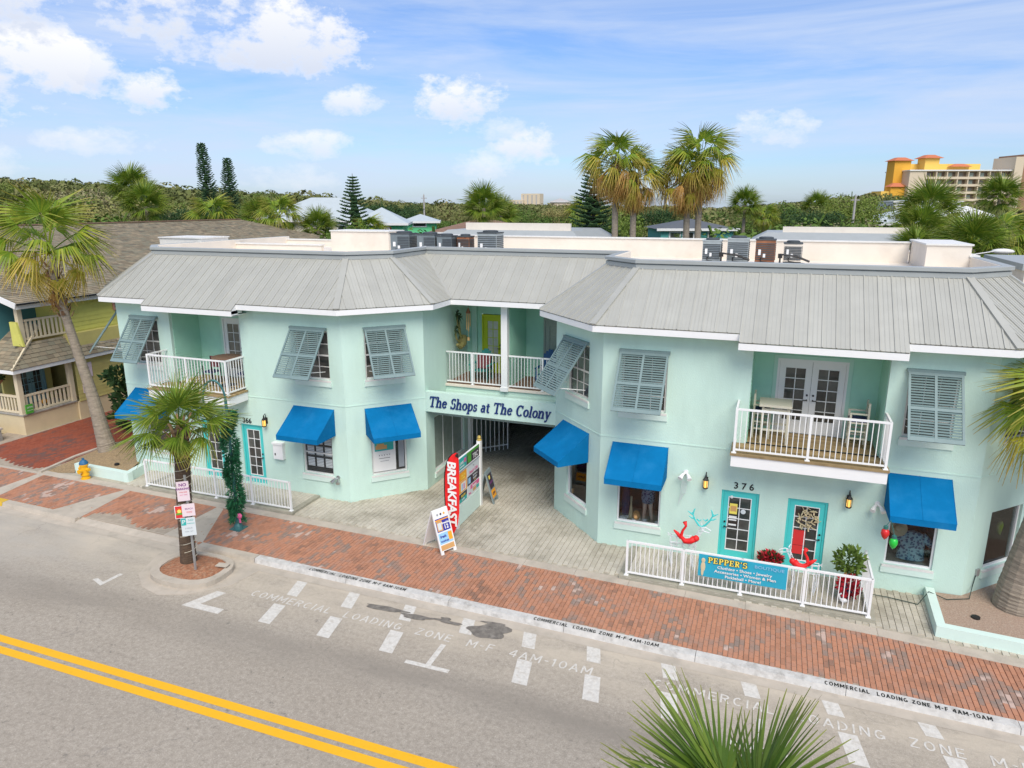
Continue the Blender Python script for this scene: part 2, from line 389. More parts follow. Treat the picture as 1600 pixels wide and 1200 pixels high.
Mramp('leaf_green', [(0, (.06, .12, .02)), (.5, (.12, .19, .03)), (.85, (.18, .24, .04)), (1, (.25, .27, .05))], .7, translu=.15, objw=.72)
Mramp('leaf_yellow', [(0, (.16, .20, .015)), (.5, (.24, .25, .02)), (.8, (.32, .26, .02)), (1, (.34, .20, .02))], .7, translu=.2)
Mramp('needle', [(0, (.022, .06, .025)), (.5, (.038, .088, .032)), (1, (.065, .12, .04))], .75)
Mramp('leaf_dark', [(0, (.018, .05, .014)), (.5, (.032, .08, .02)), (1, (.06, .11, .03))], .7, translu=.15)
M('poinsettia', (.42, .012, .025), .6, isl=.35)
M('garland', (.02, .15, .055), .7, isl=.45)
# neighbour and far buildings
Mramp('shingle', [(0, (.19, .155, .105)), (.3, (.29, .24, .16)), (.6, (.22, .205, .145)), (.85, (.35, .28, .185)), (1, (.15, .135, .10))], .95)
M('siding_lime', (.58, .56, .13), .7, var=.06, vs=3, isl=.05)
M('siding_olive', (.54, .47, .16), .7, var=.06, vs=3, isl=.05)
M('cream_paint', (.66, .54, .33), .7, var=.05, vs=2)
M('cream_rail', (.68, .58, .40), .6)
M('porch_teal', (.06, .20, .22), .7)
M('door_bluegrey', (.19, .33, .35), .5)
M('salmon', (.55, .27, .19), .6)
M('stone_grey', (.33, .31, .27), .9, var=.2, vs=4)
M('hotel_cream', (.62, .52, .38), .8, var=.03)
M('hotel_orange', (.72, .37, .035), .8)
M('hotel_yellow', (.78, .50, .10), .8)
M('roof_red', (.52, .16, .07), .8)
M('hotel_brown', (.30, .17, .10), .8)
M('hotel_dark', (.18, .13, .09), .6, var=.3, vs=.6)
M('far_grey', (.42, .40, .38), .8)
M('metal_roof_far', (.45, .50, .50), .5, var=.04)
M('teal_siding', (.10, .40, .36), .7); M('dark_roof', (.10, .11, .12), .8)
M('green_house', (.14, .62, .28), .7); M('red_trim', (.40, .05, .04), .6)
M('far_white', (.72, .72, .70), .7); M('sand_wall', (.55, .50, .38), .8)
M('ac_grey', (.19, .225, .235), .5, metal=.3, var=.1, vs=5); M('ac_light', (.36, .40, .40), .5, metal=.2, var=.08, vs=5)
M('ac_brown', (.30, .12, .055), .7, var=.25, vs=4); M('ac_dark', (.06, .07, .075), .6)
M('hydrant_yellow', (.80, .42, .01), .45); M('hydrant_blue', (.02, .12, .25), .45)
M('pole_teal', (.05, .17, .17), .5, metal=.2)
M('flag_red', (.75, .012, .012), .6); M('board_white', (.78, .77, .74), .5)
M('ink_blue', (.03, .03, .30), .6); M('ink_orange', (.85, .36, .02), .6); M('ink_teal', (.03, .40, .36), .6); M('ink_pink', (.70, .12, .28), .6)
M('ink_dark', (.05, .035, .05), .6); M('ink_green', (.08, .35, .04), .6); M('ink_sky', (.30, .55, .75), .6); M('ink_tan', (.60, .33, .12), .6); M('ink_purple', (.22, .05, .22), .6)
M('ink_grey', (.30, .32, .34), .6); M('ink_red', (.65, .03, .03), .6); M('ink_pale', (.62, .66, .66), .6); M('ink_yellow', (.85, .70, .12), .6)
M('banner_blue', (.02, .36, .50), .6, var=.03)
M('sign_rose', (.75, .62, .64), .5); M('aframe_grey', (.22, .27, .27), .6)
M('bulb_red', (.6, .02, .02), .25); M('bulb_green', (.02, .5, .05), .25); M('bulb_cap', (.03, .14, .12), .4)
M('straw_hat', (.62, .52, .32), .8); M('skin_plastic', (.62, .45, .36), .5); M('gold', (.55, .40, .10), .4, metal=.4)
M('wire_white', (.75, .77, .78), .3); M('cord', (.02, .045, .035), .6)
M('rust_pot', (.25, .10, .05), .8); M('bamboo', (.45, .30, .12), .7); M('plant_dark', (.03, .06, .02), .6); M('horn', (.30, .26, .09), .6)

def floral(name, a, b, s):
    m, N, L, bs = new_mat(name); g = N.new('ShaderNodeTexVoronoi'); g.inputs['Scale'].default_value = s
    geo = N.new('ShaderNodeNewGeometry'); L.new(geo.outputs['Position'], g.inputs['Vector'])
    rp = N.new('ShaderNodeValToRGB'); rp.color_ramp.interpolation = 'CONSTANT'; e = rp.color_ramp.elements; e[0].color = a + (1,); e[1].position = .45; e[1].color = b + (1,)
    L.new(g.outputs['Distance'], rp.inputs[0]); L.new(rp.outputs[0], bs.inputs['Base Color']); bs.inputs['Roughness'].default_value = .85
floral('shirt_print', (.05, .13, .22), (.30, .50, .55), 14); floral('shorts_print', (.02, .05, .14), (.20, .30, .42), 18)
def asphalt_nodes():
    m = MATS['asphalt']; N = m.node_tree.nodes; L = m.node_tree.links; b = N['Principled BSDF']
    for n in list(N):
        if n.type not in ('BSDF_PRINCIPLED', 'OUTPUT_MATERIAL'): N.remove(n)
    g = N.new('ShaderNodeNewGeometry'); sep = N.new('ShaderNodeSeparateXYZ'); L.new(g.outputs['Position'], sep.inputs[0])
    def noise(s, d, st=(1, 1, 1), r=.6):
        mp = N.new('ShaderNodeMapping'); mp.inputs['Scale'].default_value = st; L.new(g.outputs['Position'], mp.inputs[0])
        n = N.new('ShaderNodeTexNoise'); n.inputs['Scale'].default_value = s; n.inputs['Detail'].default_value = d; n.inputs['Roughness'].default_value = r
        L.new(mp.outputs[0], n.inputs['Vector']); return n.outputs['Fac']
    def mr(x, a, b_, c, d):
        n = N.new('ShaderNodeMapRange'); L.new(x, n.inputs[0])
        for i, v in enumerate((a, b_, c, d)): n.inputs[i + 1].default_value = v
        return n.outputs[0]
    def mx(f, a, c):
        x = N.new('ShaderNodeMix'); x.data_type = 'RGBA'
        for i, v in ((0, f), (6, a), (7, c)):
            if isinstance(v, tuple): x.inputs[i].default_value = v
            else: L.new(v, x.inputs[i])
        return x.outputs[2]
    def mm(op, a, b_):
        x = N.new('ShaderNodeMath'); x.operation = op; x.use_clamp = True
        for i, v in ((0, a), (1, b_)):
            if isinstance(v, float): x.inputs[i].default_value = v
            else: L.new(v, x.inputs[i])
        return x.outputs[0]
    c = mx(mr(noise(.35, 6, (.6, 1.4, 1)), .35, .65, 0, 1), (.40, .345, .275, 1), (.48, .42, .34, 1))
    c = mx(mr(noise(9, 6, r=.75), .40, .62, .0, .6), c, (.235, .20, .155, 1))
    c = mx(mr(noise(16, 4, r=.8), .55, .64, .0, .7), c, (.56, .50, .41, 1))
    c = mx(mr(noise(40, 3), .38, .7, .0, .6), c, (.225, .195, .155, 1))       # aggregate
    c = mx(mr(noise(90, 2), .55, .75, .0, .6), c, (.46, .44, .40, 1))
    spots = mr(noise(4.5, 7, r=.8), .60, .68, 0, .6); c = mx(spots, c, (.10, .095, .085, 1))
    vo = N.new('ShaderNodeTexVoronoi'); vo.inputs['Scale'].default_value = 2.4; L.new(g.outputs['Position'], vo.inputs['Vector']); dn = mm('ADD', vo.outputs['Distance'], mr(noise(22, 3), .3, .7, -.035, .05))
    c = mx(mm('MULTIPLY', mr(dn, .03, .065, .75, 0), mr(noise(.7, 3), .42, .6, 0, 1)), c, (.10, .09, .075, 1))
    # sand blown towards the kerb
    edge = mr(sep.outputs['Y'], 12.2, 14.4, 0, 1)
    du = mm('MULTIPLY', edge, mr(noise(1.1, 7, (.5, 1.3, 1)), .3, .62, 0, 1.0)); c = mx(du, c, (.55, .475, .37, 1))
    left = mm('MULTIPLY', mr(sep.outputs['X'], -14.0, -22.0, 0, 1), mr(noise(.9, 6, (.7, 1.2, 1)), .3, .6, .1, .8)); left = mm('MULTIPLY', left, mr(sep.outputs['Y'], 11.0, 13.0, 0, 1)); c = mx(left, c, (.42, .385, .33, 1))
    # oil darkened wheel path
    lane = mm('MULTIPLY', mr(sep.outputs['Y'], 11.0, 11.7, 0, 1), mr(sep.outputs['Y'], 12.5, 11.9, 0, 1)); lane = mm('MULTIPLY', lane, mr(noise(.8, 6, (.3, 1, 1)), .3, .6, .1, .75)); c = mx(lane, c, (.25, .22, .18, 1))
    # fine cracks
    v = N.new('ShaderNodeTexVoronoi'); v.feature = 'DISTANCE_TO_EDGE'; v.inputs['Scale'].default_value = .33
    nd = N.new('ShaderNodeVectorMath'); nd.operation = 'ADD'; nz = N.new('ShaderNodeTexNoise'); nz.inputs['Scale'].default_value = 1.6; nz.inputs['Detail'].default_value = 5; L.new(g.outputs['Position'], nz.inputs['Vector'])
    L.new(g.outputs['Position'], nd.inputs[0]); L.new(nz.outputs['Color'], nd.inputs[1]); L.new(nd.outputs[0], v.inputs['Vector'])
    c = mx(mm('MULTIPLY', mr(v.outputs['Distance'], .0, .006, .35, 0), mr(noise(.4, 3), .5, .6, 0, 1)), c, (.15, .14, .13, 1))
    L.new(c, b.inputs['Base Color']); b.inputs['Roughness'].default_value = .92; b.inputs['Specular IOR Level'].default_value = .25
    bp = N.new('ShaderNodeBump'); bp.inputs['Strength'].default_value = .5; bp.inputs['Distance'].default_value = .01; L.new(noise(120, 2), bp.inputs['Height']); L.new(bp.outputs[0], b.inputs['Normal'])
asphalt_nodes()

# ---------------------------------------------------------------- the setting: ground, road, pavement
def sheet(name, poly, z, mat, parent=None, kind='structure'):
    mb = MB(); mb.quad(*[(x, y, z) for x, y in poly]); return part(name, mb, mat, parent, kind)
sheet('ground', [(-1500, -300), (1500, -300), (1500, 1800), (-1500, 1800)], -.03, 'ground')
road = sheet('road', [(-140, -8), (90, -8), (90, 15.2), (-140, 15.2)], 0, 'asphalt')
def road_mark(name, polys, mat, z=.004):
    mb = MB()
    for p in polys: mb.quad(*[(x, y, z) for x, y in p])
    o = part(name, mb, mat, road); return o
for y in (9.775, 9.46): road_mark('yellow_line', [[(-140, y - .102), (90, y - .102), (90, y + .102), (-140, y + .102)]], 'road_yellow')
def rect(x, y, w, h, sh=0): return [(x, y), (x + w, y), (x + w + sh, y + h), (x + sh, y + h)]
for x in (-11.28, -9.58, -7.87, -4.6, -3.03, -1.4, 2.05, 3.85, 5.55): road_mark('parking_dash', [rect(x, 12.46, .35, .82, -.15)], 'road_white')
for x in (-11.4, -9.74, -8.06, -6.42, -4.82, -3.26, -1.55, .15, 1.75, 3.5, 5.2): road_mark('parking_dash', [rect(x, 13.74, .32, .70, -.17)], 'road_white')
road_mark('parking_tick', [rect(-7.1, 12.26, 1.08, .12), rect(-6.62, 12.38, .13, .8)], 'road_white')
road_mark('parking_tick', [rect(-.1, 12.2, 1.08, .12), rect(.4, 12.32, .13, .8)], 'road_white')
road_mark('parking_tick', [[(-13.62, 12.38), (-12.45, 12.38), (-12.45, 12.6), (-13.2, 12.6), (-12.95, 13.25), (-13.25, 13.25)]], 'road_white')
road_mark('parking_tick', [[(-16.9, 12.55), (-16.42, 12.38), (-16.35, 13.05), (-16.48, 13.06), (-16.52, 12.55), (-16.84, 12.66)]], 'road_white')
def ribbon(mb, pts, ws, th):
    n = len(pts); L2 = []; R2 = []
    for i, p in enumerate(pts):
        a = pts[max(0, i - 1)]; b = pts[min(n - 1, i + 1)]; dx, dy = b[0] - a[0], b[1] - a[1]; l = math.hypot(dx, dy) or 1
        nx, ny = -dy / l, dx / l; w = ws[i] / 2; L2.append((p[0] + nx * w, p[1] + ny * w)); R2.append((p[0] - nx * w, p[1] - ny * w))
    for i in range(n - 1):
        q = [L2[i], R2[i], R2[i + 1], L2[i + 1]]
        mb.add([(x, y, 0) for x, y in q] + [(x, y, th) for x, y in q], [(4, 5, 6, 7), (0, 1, 5, 4), (1, 2, 6, 5), (2, 3, 7, 6), (3, 0, 4, 7), (3, 2, 1, 0)])
def arc(cx, cy, rx, ry, a0, a1, thick, thin, n=14):
    P, Wd = [], []
    for i in range(n + 1):
        a = R(a0 + (a1 - a0) * i / n); P.append((cx + rx * math.cos(a), cy + ry * math.sin(a))); Wd.append(thin + (thick - thin) * abs(math.cos(a)) ** 1.3)
    return P, Wd
def stencil(ch, w=.105):
    """plain road lettering: strokes in a box .7 high"""
    l = lambda *p: (list(p), [w] * len(p)); h = w / 2
    A = lambda *a: arc(*a, w, w, 12)
    G = {'C': ([A(.22, .35, .17, .30, 50, 310)], .42), 'O': ([A(.23, .35, .18, .30, 0, 360)], .46), '0': ([A(.22, .35, .17, .30, 0, 360)], .44), 'G': ([A(.22, .35, .17, .30, 50, 330), l((.24, .30), (.40, .30)), l((.39, .32), (.39, .08))], .45),
         'M': ([l((h, 0), (h, .7)), l((.5, 0), (.5, .7)), l((.06, .68), (.275, .2)), l((.49, .68), (.275, .2))], .55), 'E': ([l((h, 0), (h, .7)), l((h, h), (.36, h)), l((h, .7 - h), (.36, .7 - h)), l((h, .36), (.32, .36))], .38),
         'R': ([l((h, 0), (h, .7)), A(.20, .51, .16, .14, -90, 90), l((h, .65), (.21, .65)), l((h, .37), (.21, .37)), l((.19, .36), (.38, .0))], .42), 'I': ([l((.07, 0), (.07, .7))], .14), '1': ([l((.12, 0), (.12, .7)), l((.12, .68), (.0, .55))], .2),
         'A': ([l((.02, 0), (.22, .7)), l((.42, 0), (.22, .7)), l((.10, .22), (.34, .22))], .44), 'L': ([l((h, 0), (h, .7)), l((h, h), (.34, h))], .36), 'D': ([l((h, 0), (h, .7)), A(.14, .35, .24, .30, -90, 90)], .43), 'N': ([l((h, 0), (h, .7)), l((.38, 0), (.38, .7)), l((.06, .68), (.37, .02))], .43),
         'Z': ([l((.02, h), (.38, h)), l((.02, .7 - h), (.38, .7 - h)), l((.36, .64), (.04, .06))], .40), '-': ([l((.03, .34), (.23, .34))], .26), 'F': ([l((h, 0), (h, .7)), l((h, .7 - h), (.36, .7 - h)), l((h, .36), (.32, .36))], .36), '4': ([l((.30, 0), (.30, .7)), l((.28, .68), (.02, .24)), l((.0, .22), (.40, .22))], .42)}
    return G.get(ch, ([], .22))
def lay_text(body, x, y, z, h, length, mat, parent, bold=.105, shear=0., rot=0., spacing=.16):
    tot = sum(stencil(c)[1] + spacing for c in body) - spacing; k = length / tot; cx = 0; m0 = Matrix.Translation((x, y, z)) @ Matrix.Rotation(rot, 4, 'Z')
    for ch in body:
        S, adv = stencil(ch, bold)
        if S:
            mb = MB()
            for i, (p, w) in enumerate(S): ribbon(mb, p, w, (.0006 + .0004 * i) / h)
            mb.v = [(a * k, b * h / .7, c * h) for a, b, c in mb.v]; link('painted_letter', mb.mesh('painted_letter'), mat, parent, m0 @ Matrix.Translation((cx * k, 0, 0)))
        cx += adv + spacing
for x in (-12.3, -1.72): lay_text('COMMERCIAL  LOADING  ZONE  M-F  4AM-10AM', x, 13.37, .006, .27, 9.25, 'road_white', road, .085, 0, R(-.6), .17)
def blotch(name, x, y, rx, ry, mat, parent, z=.007, n=26, seed=1):
    rnd = random.Random(seed); ph = [rnd.uniform(0, 6.28) for _ in range(4)]
    pts = []
    for k in range(n):
        a = 2 * math.pi * k / n; r = 1 + .16 * math.sin(2 * a + ph[0]) + .12 * math.sin(3 * a + ph[1]) + .10 * math.sin(5 * a + ph[2]) + rnd.uniform(-.06, .06)
        pts.append((x + rx * r * math.cos(a), y + ry * r * math.sin(a)))
    mb = MB(); mb.quad(*[(a, b, z) for a, b in pts]); return part(name, mb, mat, parent)
for i, (x, y, a, b) in enumerate([(-5.75, 14.05, .52, .30), (-5.75, 14.38, .28, .07), (-8.6, 14.05, .6, .10), (-7.7, 13.98, .42, .10), (-6.95, 14.15, .16, .06), (-6.85, 14.05, .36, .07)]):
    blotch('oil_stain', x, y, a, b, 'tar', road, .007 + .001 * i, seed=20 + i)

# kerb, gutter and pavement
def yk(x): return 14.62 - .024 * (x + 5)
pav = part('pavement', (lambda m: (m.prism([(-60, yk(-60) + .26), (30, yk(30) + .26), (30, 17.0), (8, 17.0), (-4, 17.2), (-14, 17.5), (-60, 17.7)], -.02, .105), m)[1])(MB()), 'mortar', None, 'structure')
def kerb_run(name, x0, x1, mat, z=.135):
    mb = MB(); n = max(1, int((x1 - x0) / 3)); step = (x1 - x0) / n
    for i in range(n):
        a = x0 + i * step + .006; b = x0 + (i + 1) * step - .006; zz = z
        p, q = yk(a), yk(b)
        mb.hexa([(a, p, -.02), (b, q, -.02), (b, q + .28, -.02), (a, p + .28, -.02), (a, p + .05, zz), (b, q + .05, zz), (b, q + .28, zz), (a, p + .28, zz)])
    return part(name, mb, mat, None, 'structure')
k = kerb_run('kerb', -13.35, 30, 'kerb_white')
for x in (-11.5, -4.85, 1.72): lay_text('COMMERCIAL  LOADING ZONE M-F 4AM-10AM', x, yk(x) + .07, .139, .125, 3.05, 'iron', k, .13, 0, R(-1.37), .14)
kerb_run('kerb', -15.5, -13.36, 'concrete'); kerb_run('kerb', -24.1, -20.6, 'concrete'); kerb_run('kerb', -60, -24.11, 'kerb_yellow')
mb = MB(); mb.hexa([(-20.6, yk(-20.6), -.02), (-15.5, yk(-15.5), -.02), (-15.5, 15.2, -.02), (-20.6, 15.3, -.02), (-20.6, yk(-20.6), .012), (-15.5, yk(-15.5), .012), (-15.5, 15.2, .108), (-20.6, 15.3, .108)])
part('kerb', mb, 'concrete', None, 'structure')
sheet('gutter', [(-60, yk(-60) - .3), (30, yk(30) - .3), (30, yk(30) + .01), (-60, yk(-60) + .01)], .005, 'concrete')
# concrete bands across the brick, and the strip behind it
bands = [[(-25.5, 15.15), (-24.75, 15.15), (-25.2, 17.5), (-25.5, 17.6)], [(-22.0, 15.15), (-20.55, 15.15), (-20.85, 17.45), (-21.08, 17.5)], [(-17.0, 15.15), (-15.5, 15.15), (-16.65, 17.32), (-16.95, 17.35)]]
for b in bands:
    mb = MB(); mb.prism(b, .08, .132); part('concrete_band', mb, 'concrete', None, 'structure')
def strip_y(x):   # front edge of the concrete strip behind the brick
    pts = [(-60, 17.7), (-22, 17.42), (-14, 17.32), (-8, 17.24), (-3, 17.08), (3, 16.86), (6, 16.62), (30, 16.3)]
    for (a, b), (c, d) in zip(pts, pts[1:]):
        if a <= x <= c: return b + (d - b) * (x - a) / (c - a)
    return 17
mb = MB(); xs = [-60] + [-24 + i * 1.5 for i in range(0, 37)]
for a, b in zip(xs, xs[1:]):
    w0, w1 = .34, .34
    mb.prism([(a + .004, strip_y(a)), (b - .004, strip_y(b)), (b - .004, strip_y(b) + w1), (a + .004, strip_y(a) + w0)], .05, .134)
part('concrete_strip', mb, 'concrete', None, 'structure')
sheet('paving_bed', [(-26, 17.4), (30, 16.6), (30, 40), (-26, 40)], .118, 'paver_joint')

def inpoly(x, y, P):
    r = False; j = len(P) - 1
    for i in range(len(P)):
        if (P[i][1] > y) != (P[j][1] > y) and x < (P[j][0] - P[i][0]) * (y - P[i][1]) / (P[j][1] - P[i][1]) + P[i][0]: r = not r
        j = i
    return r
def lay_bricks(parent, region, bx, by, z, name, mat, stag_y=True, keep=300, jitter=.003, gap=.006, th=.03, near=(0, 10), seed=3, holes=(), rot=0.0):
    """individually modelled bricks: the nearest as parts, the rest joined"""
    rnd = random.Random(seed); x0, x1, y0, y1 = region; cells = []
    i = 0; x = x0
    while x < x1:
        y = y0 + (by / 2 if (i % 2 and stag_y) else 0) - by
        while y < y1:
            cx, cy = x + bx / 2, y + by / 2
            if all(f(cx, cy) for f in holes): cells.append((cx, cy))
            y += by
        x += bx; i += 1
    cells.sort(key=lambda c: (c[0] - near[0]) ** 2 + (c[1] - near[1]) ** 2)
    def geo(mb, cx, cy, zz, tx, ty):
        a, b = bx / 2 - gap / 2, by / 2 - gap / 2; c = .006
        lo = [(cx - a, cy - b, zz - th), (cx + a, cy - b, zz - th), (cx + a, cy + b, zz - th), (cx - a, cy + b, zz - th)]
        up = [(cx - a + c, cy - b + c, zz + (-tx - ty)), (cx + a - c, cy - b + c, zz + tx - ty), (cx + a - c, cy + b - c, zz + tx + ty), (cx - a + c, cy + b - c, zz - tx + ty)]
        o = len(mb.v); mb.v += lo + up; mb.f += [(o + 4, o + 5, o + 6, o + 7), (o, o + 1, o + 5, o + 4), (o + 1, o + 2, o + 6, o + 5), (o + 2, o + 3, o + 7, o + 6), (o + 3, o, o + 4, o + 7)]
    protos = []
    for k in range(4):
        mb = MB(); geo(mb, 0, 0, 0, rnd.uniform(-.0015, .0015), rnd.uniform(-.0015, .0015)); me = mb.mesh(name); me.materials.append(MATS[mat]); protos.append(me)
    for c in cells[:keep]:
        link(name, protos[rnd.randrange(4)], None, parent, Matrix.Translation((c[0], c[1], z + rnd.uniform(-jitter, jitter))))
    mb = MB()
    for c in cells[keep:]: geo(mb, c[0], c[1], z + rnd.uniform(-jitter, jitter), rnd.uniform(-.002, .002), rnd.uniform(-.002, .002))
    if mb.v: part(name + '_field', mb, mat, parent, 'stuff')
notband = lambda x, y: not any(inpoly(x, y, b) for b in bands)
lay_bricks(pav, (-27.5, 8.5, 14.6, 17.8), .112, .225, .128, 'brick', 'brick', holes=(lambda x, y: yk(x) + .27 < y < strip_y(x) + .1 and (x > -16.2 or y > 15.6 - .25 * math.sin(x * 2) or not -20.5 < x < -15.8),))
# ---------------------------------------------------------------- mint shopping building
ZE, ZT, RUN = 6.80, 8.22, 1.95          # eave edge, top of the sloping roof, horizontal run
B = thing('shopping_building', (-8.65, 19.25, 0), 'two storey mint green shopping building with grey metal roof and blue awnings', 'building')
SEQ = [(-24.45, 30), (-24.45, 21.2), (-22.5, 19.25), (-12.95, 19.25), (-11.0, 21.2), (-11.0, 24.9)]
SEQ2 = [(-6.3, 24.9), (-6.3, 21.2), (-4.35, 19.25), (5.15, 19.25), (7.1, 21.2), (7.1, 30)]
def wl(a, b): return Wall(a[0], a[1], math.degrees(math.atan2(b[1] - a[1], b[0] - a[0])))
def ln(a, b): return math.hypot(b[0] - a[0], b[1] - a[1])
FL = wl(SEQ[2], SEQ[3]); CL = wl(SEQ[3], SEQ[4]); SL = wl(SEQ[4], SEQ[5]); CLo = wl(SEQ[1], SEQ[2]); SLo = wl(SEQ[0], SEQ[1])
SR = wl(SEQ2[0], SEQ2[1]); CR = wl(SEQ2[1], SEQ2[2]); FR = wl(SEQ2[2], SEQ2[3]); ER = wl(SEQ2[3], SEQ2[4]); SRo = wl(SEQ2[4], SEQ2[5])
LF, LC = 9.55, 2.758
fl = lambda x: x + 22.5; fr = lambda x: x + 4.35      # front wall s from X
# openings (s0, s1, z0, z1)
winU = dict(z0=4.38, z1=6.03); winL = dict(z0=.93, z1=2.45)
hFR = [(fr(-3.80), fr(-2.54), 4.36, 6.0), (fr(3.30), fr(4.40), 4.36, 6.0), (fr(-3.80), fr(-2.54), .92, 2.5), (fr(3.30), fr(4.42), .86, 2.5),
       (fr(-.88), fr(.11), .25, 2.34), (fr(.84), fr(1.84), .25, 2.34), (fr(-.36), fr(2.87), 3.75, 6.62)]
hFL = [(fl(-21.75), fl(-20.62), 4.36, 6.0), (fl(-14.76), fl(-13.46), 4.36, 6.0), (fl(-21.7), fl(-20.64), .95, 2.5), (fl(-14.76), fl(-13.56), .98, 2.5),
       (fl(-17.33), fl(-16.40), .28, 2.48), (fl(-19.1), fl(-18.18), .28, 2.48), (fl(-20.05), fl(-16.97), 3.75, 6.62)]
hC = [(.74, 2.02, 4.36, 6.0), (.80, 2.04, .96, 2.5)]
hE = [(.66, 1.95, 4.36, 6.0), (.70, 1.98, .86, 2.46)]
hS = [(.65, 3.25, .55, 2.62)]
for w, L_, h, z1 in ((FL, LF, hFL, 6.66), (FR, 9.5, hFR, 6.66), (CL, LC, hC, 6.66), (CR, LC, hC, 6.66), (ER, LC, hE, 6.66), (CLo, LC, hE, 6.66),
                     (SL, 3.7, hS, 6.66), (SR, 3.7, [], 6.66), (SLo, 8.8, [], 6.66), (SRo, 8.8, [], 6.66)):
    mb = MB(); w.face(mb, 0, L_, 0, z1, h); part('wall', mb, 'stucco', B)
def trim(w, s0, s1, d, z0, z1, name='wall_band', mat='stucco'):
    mb = MB(); w.box(mb, s0, s1, 0.0, d, z0, z1); return part(name, mb, mat, B)
for w, L_ in ((FL, LF), (CL, LC), (CR, LC), (FR, 9.5), (ER, LC), (CLo, LC)): trim(w, 0.01, L_ - .01, .012, 3.50, 3.535)

# ---- metal roof: every standing-seam panel is its own piece
roof = thing('roof', (-8.65, 21, ZE), None, None); roof.parent = B; roof.matrix_basis = wm(B).inverted() @ wm(roof)
def clip(poly, n, c):   # keep n.p >= c
    out = []
    for i in range(len(poly)):
        p, q = poly[i], poly[(i + 1) % len(poly)]; a = n[0] * p[0] + n[1] * p[1] - c; b = n[0] * q[0] + n[1] * q[1] - c
        if a >= 0: out.append(p)
        if (a >= 0) != (b >= 0): t = a / (a - b); out.append((p[0] + (q[0] - p[0]) * t, p[1] + (q[1] - p[1]) * t))
    return out
def roof_face(P0, P1, Q1, Q0, pw=.318, bump=None, ext=.314, parent=None, mat='roof_metal', single=False):
    P0, P1, Q0, Q1 = map(Vector, (P0, P1, Q0, Q1)); e = (P1 - P0); L_ = e.length; e.normalize()
    q = Q0 - P0; u = (q - e * q.dot(e)); T = u.length; u.normalize(); n = e.cross(u).normalized()
    b = q.dot(e); a = (Q1 - P0).dot(e); poly0 = [(0, 0), (L_, 0), (a, T), (b, T)]
    K = max(1, round(L_ / pw)); pw = L_ / K; lo = min(0, b); hi = max(L_, a); k0 = math.floor(lo / pw); k1 = math.ceil(hi / pw)
    bk = None
    if bump: bk = (round(bump[0] / pw), round(bump[1] / pw))
    allmb = MB(); done = []
    def slab(mb, poly, h):
        if len(poly) < 3: return
        k = len(poly); pts = [P0 + e * x + u * y for x, y in poly]
        mb.add([p + n * .0 for p in pts] + [p + n * h for p in pts], [tuple(range(k, 2 * k))] + [(i, (i + 1) % k, (i + 1) % k + k, i + k) for i in range(k)])
    for k in range(k0, k1):
        mb = MB() if not single else allmb
        for s0, s1, h in ((k * pw, (k + 1) * pw - .0015, .02), (k * pw, k * pw + .03, .042), (k * pw + pw * .36, k * pw + pw * .36 + .02, .027), (k * pw + pw * .68, k * pw + pw * .68 + .02, .027)):
            base = poly0
            if bk and bk[0] <= k < bk[1]: base = [(-0.0, 0), (bk[0] * pw, 0), (bk[0] * pw, -ext), (bk[1] * pw, -ext), (bk[1] * pw, 0), (L_, 0), (a, T), (b, T)]
            poly = [(s0, -ext if bk and bk[0] <= k < bk[1] else 0), (s1, -ext if bk and bk[0] <= k < bk[1] else 0), (s1, T), (s0, T)]
            for i in range(4):
                if i == 0: continue
                p, r = poly0[i], poly0[(i + 1) % 4]; d = (-(r[1] - p[1]), r[0] - p[0]); poly = clip(poly, d, d[0] * p[0] + d[1] * p[1])
                if len(poly) < 3: break
            slab(mb, poly, h)
        if mb.v and not single: part('roof_panel', mb, mat, parent)
    if single: part('roof_panel', allmb, mat, parent, 'stuff')
    return bk, pw
o5 = .5
def eave_pts(seq):   # offset polyline outwards by .5
    out = []
    for i, p in enumerate(seq):
        ns = []
        if i > 0: w = wl(seq[i - 1], p); ns.append(w.n)
        if i < len(seq) - 1: w = wl(p, seq[i + 1]); ns.append(w.n)
        m = sum(ns, Vector()); m.normalize(); k = o5 / m.dot(ns[0]); out.append(Vector((p[0], p[1], 0)) + m * k)
    return out
def top_pts(seq, run):
    out = []
    for i, p in enumerate(seq):
        ns = []
        if i > 0: ns.append(wl(seq[i - 1], p).n)
        if i < len(seq) - 1: ns.append(wl(p, seq[i + 1]).n)
        m = sum(ns, Vector()); m.normalize(); k = (o5 - run) / m.dot(ns[0]); out.append(Vector((p[0], p[1], 0)) + m * k)
    return out
LOOP = [(-24.45, 30), (-24.45, 21.2), (-22.5, 19.25), (-12.95, 19.25), (-11.0, 21.2), (-11.0, 22.9), (-6.3, 22.9), (-6.3, 21.2), (-4.35, 19.25), (5.15, 19.25), (7.1, 21.2), (7.1, 30)]
EV = eave_pts(LOOP); TP = top_pts(LOOP, RUN)
bumps = {2: (2.3, 6.25), 8: (3.72, 7.62)}
fas = []
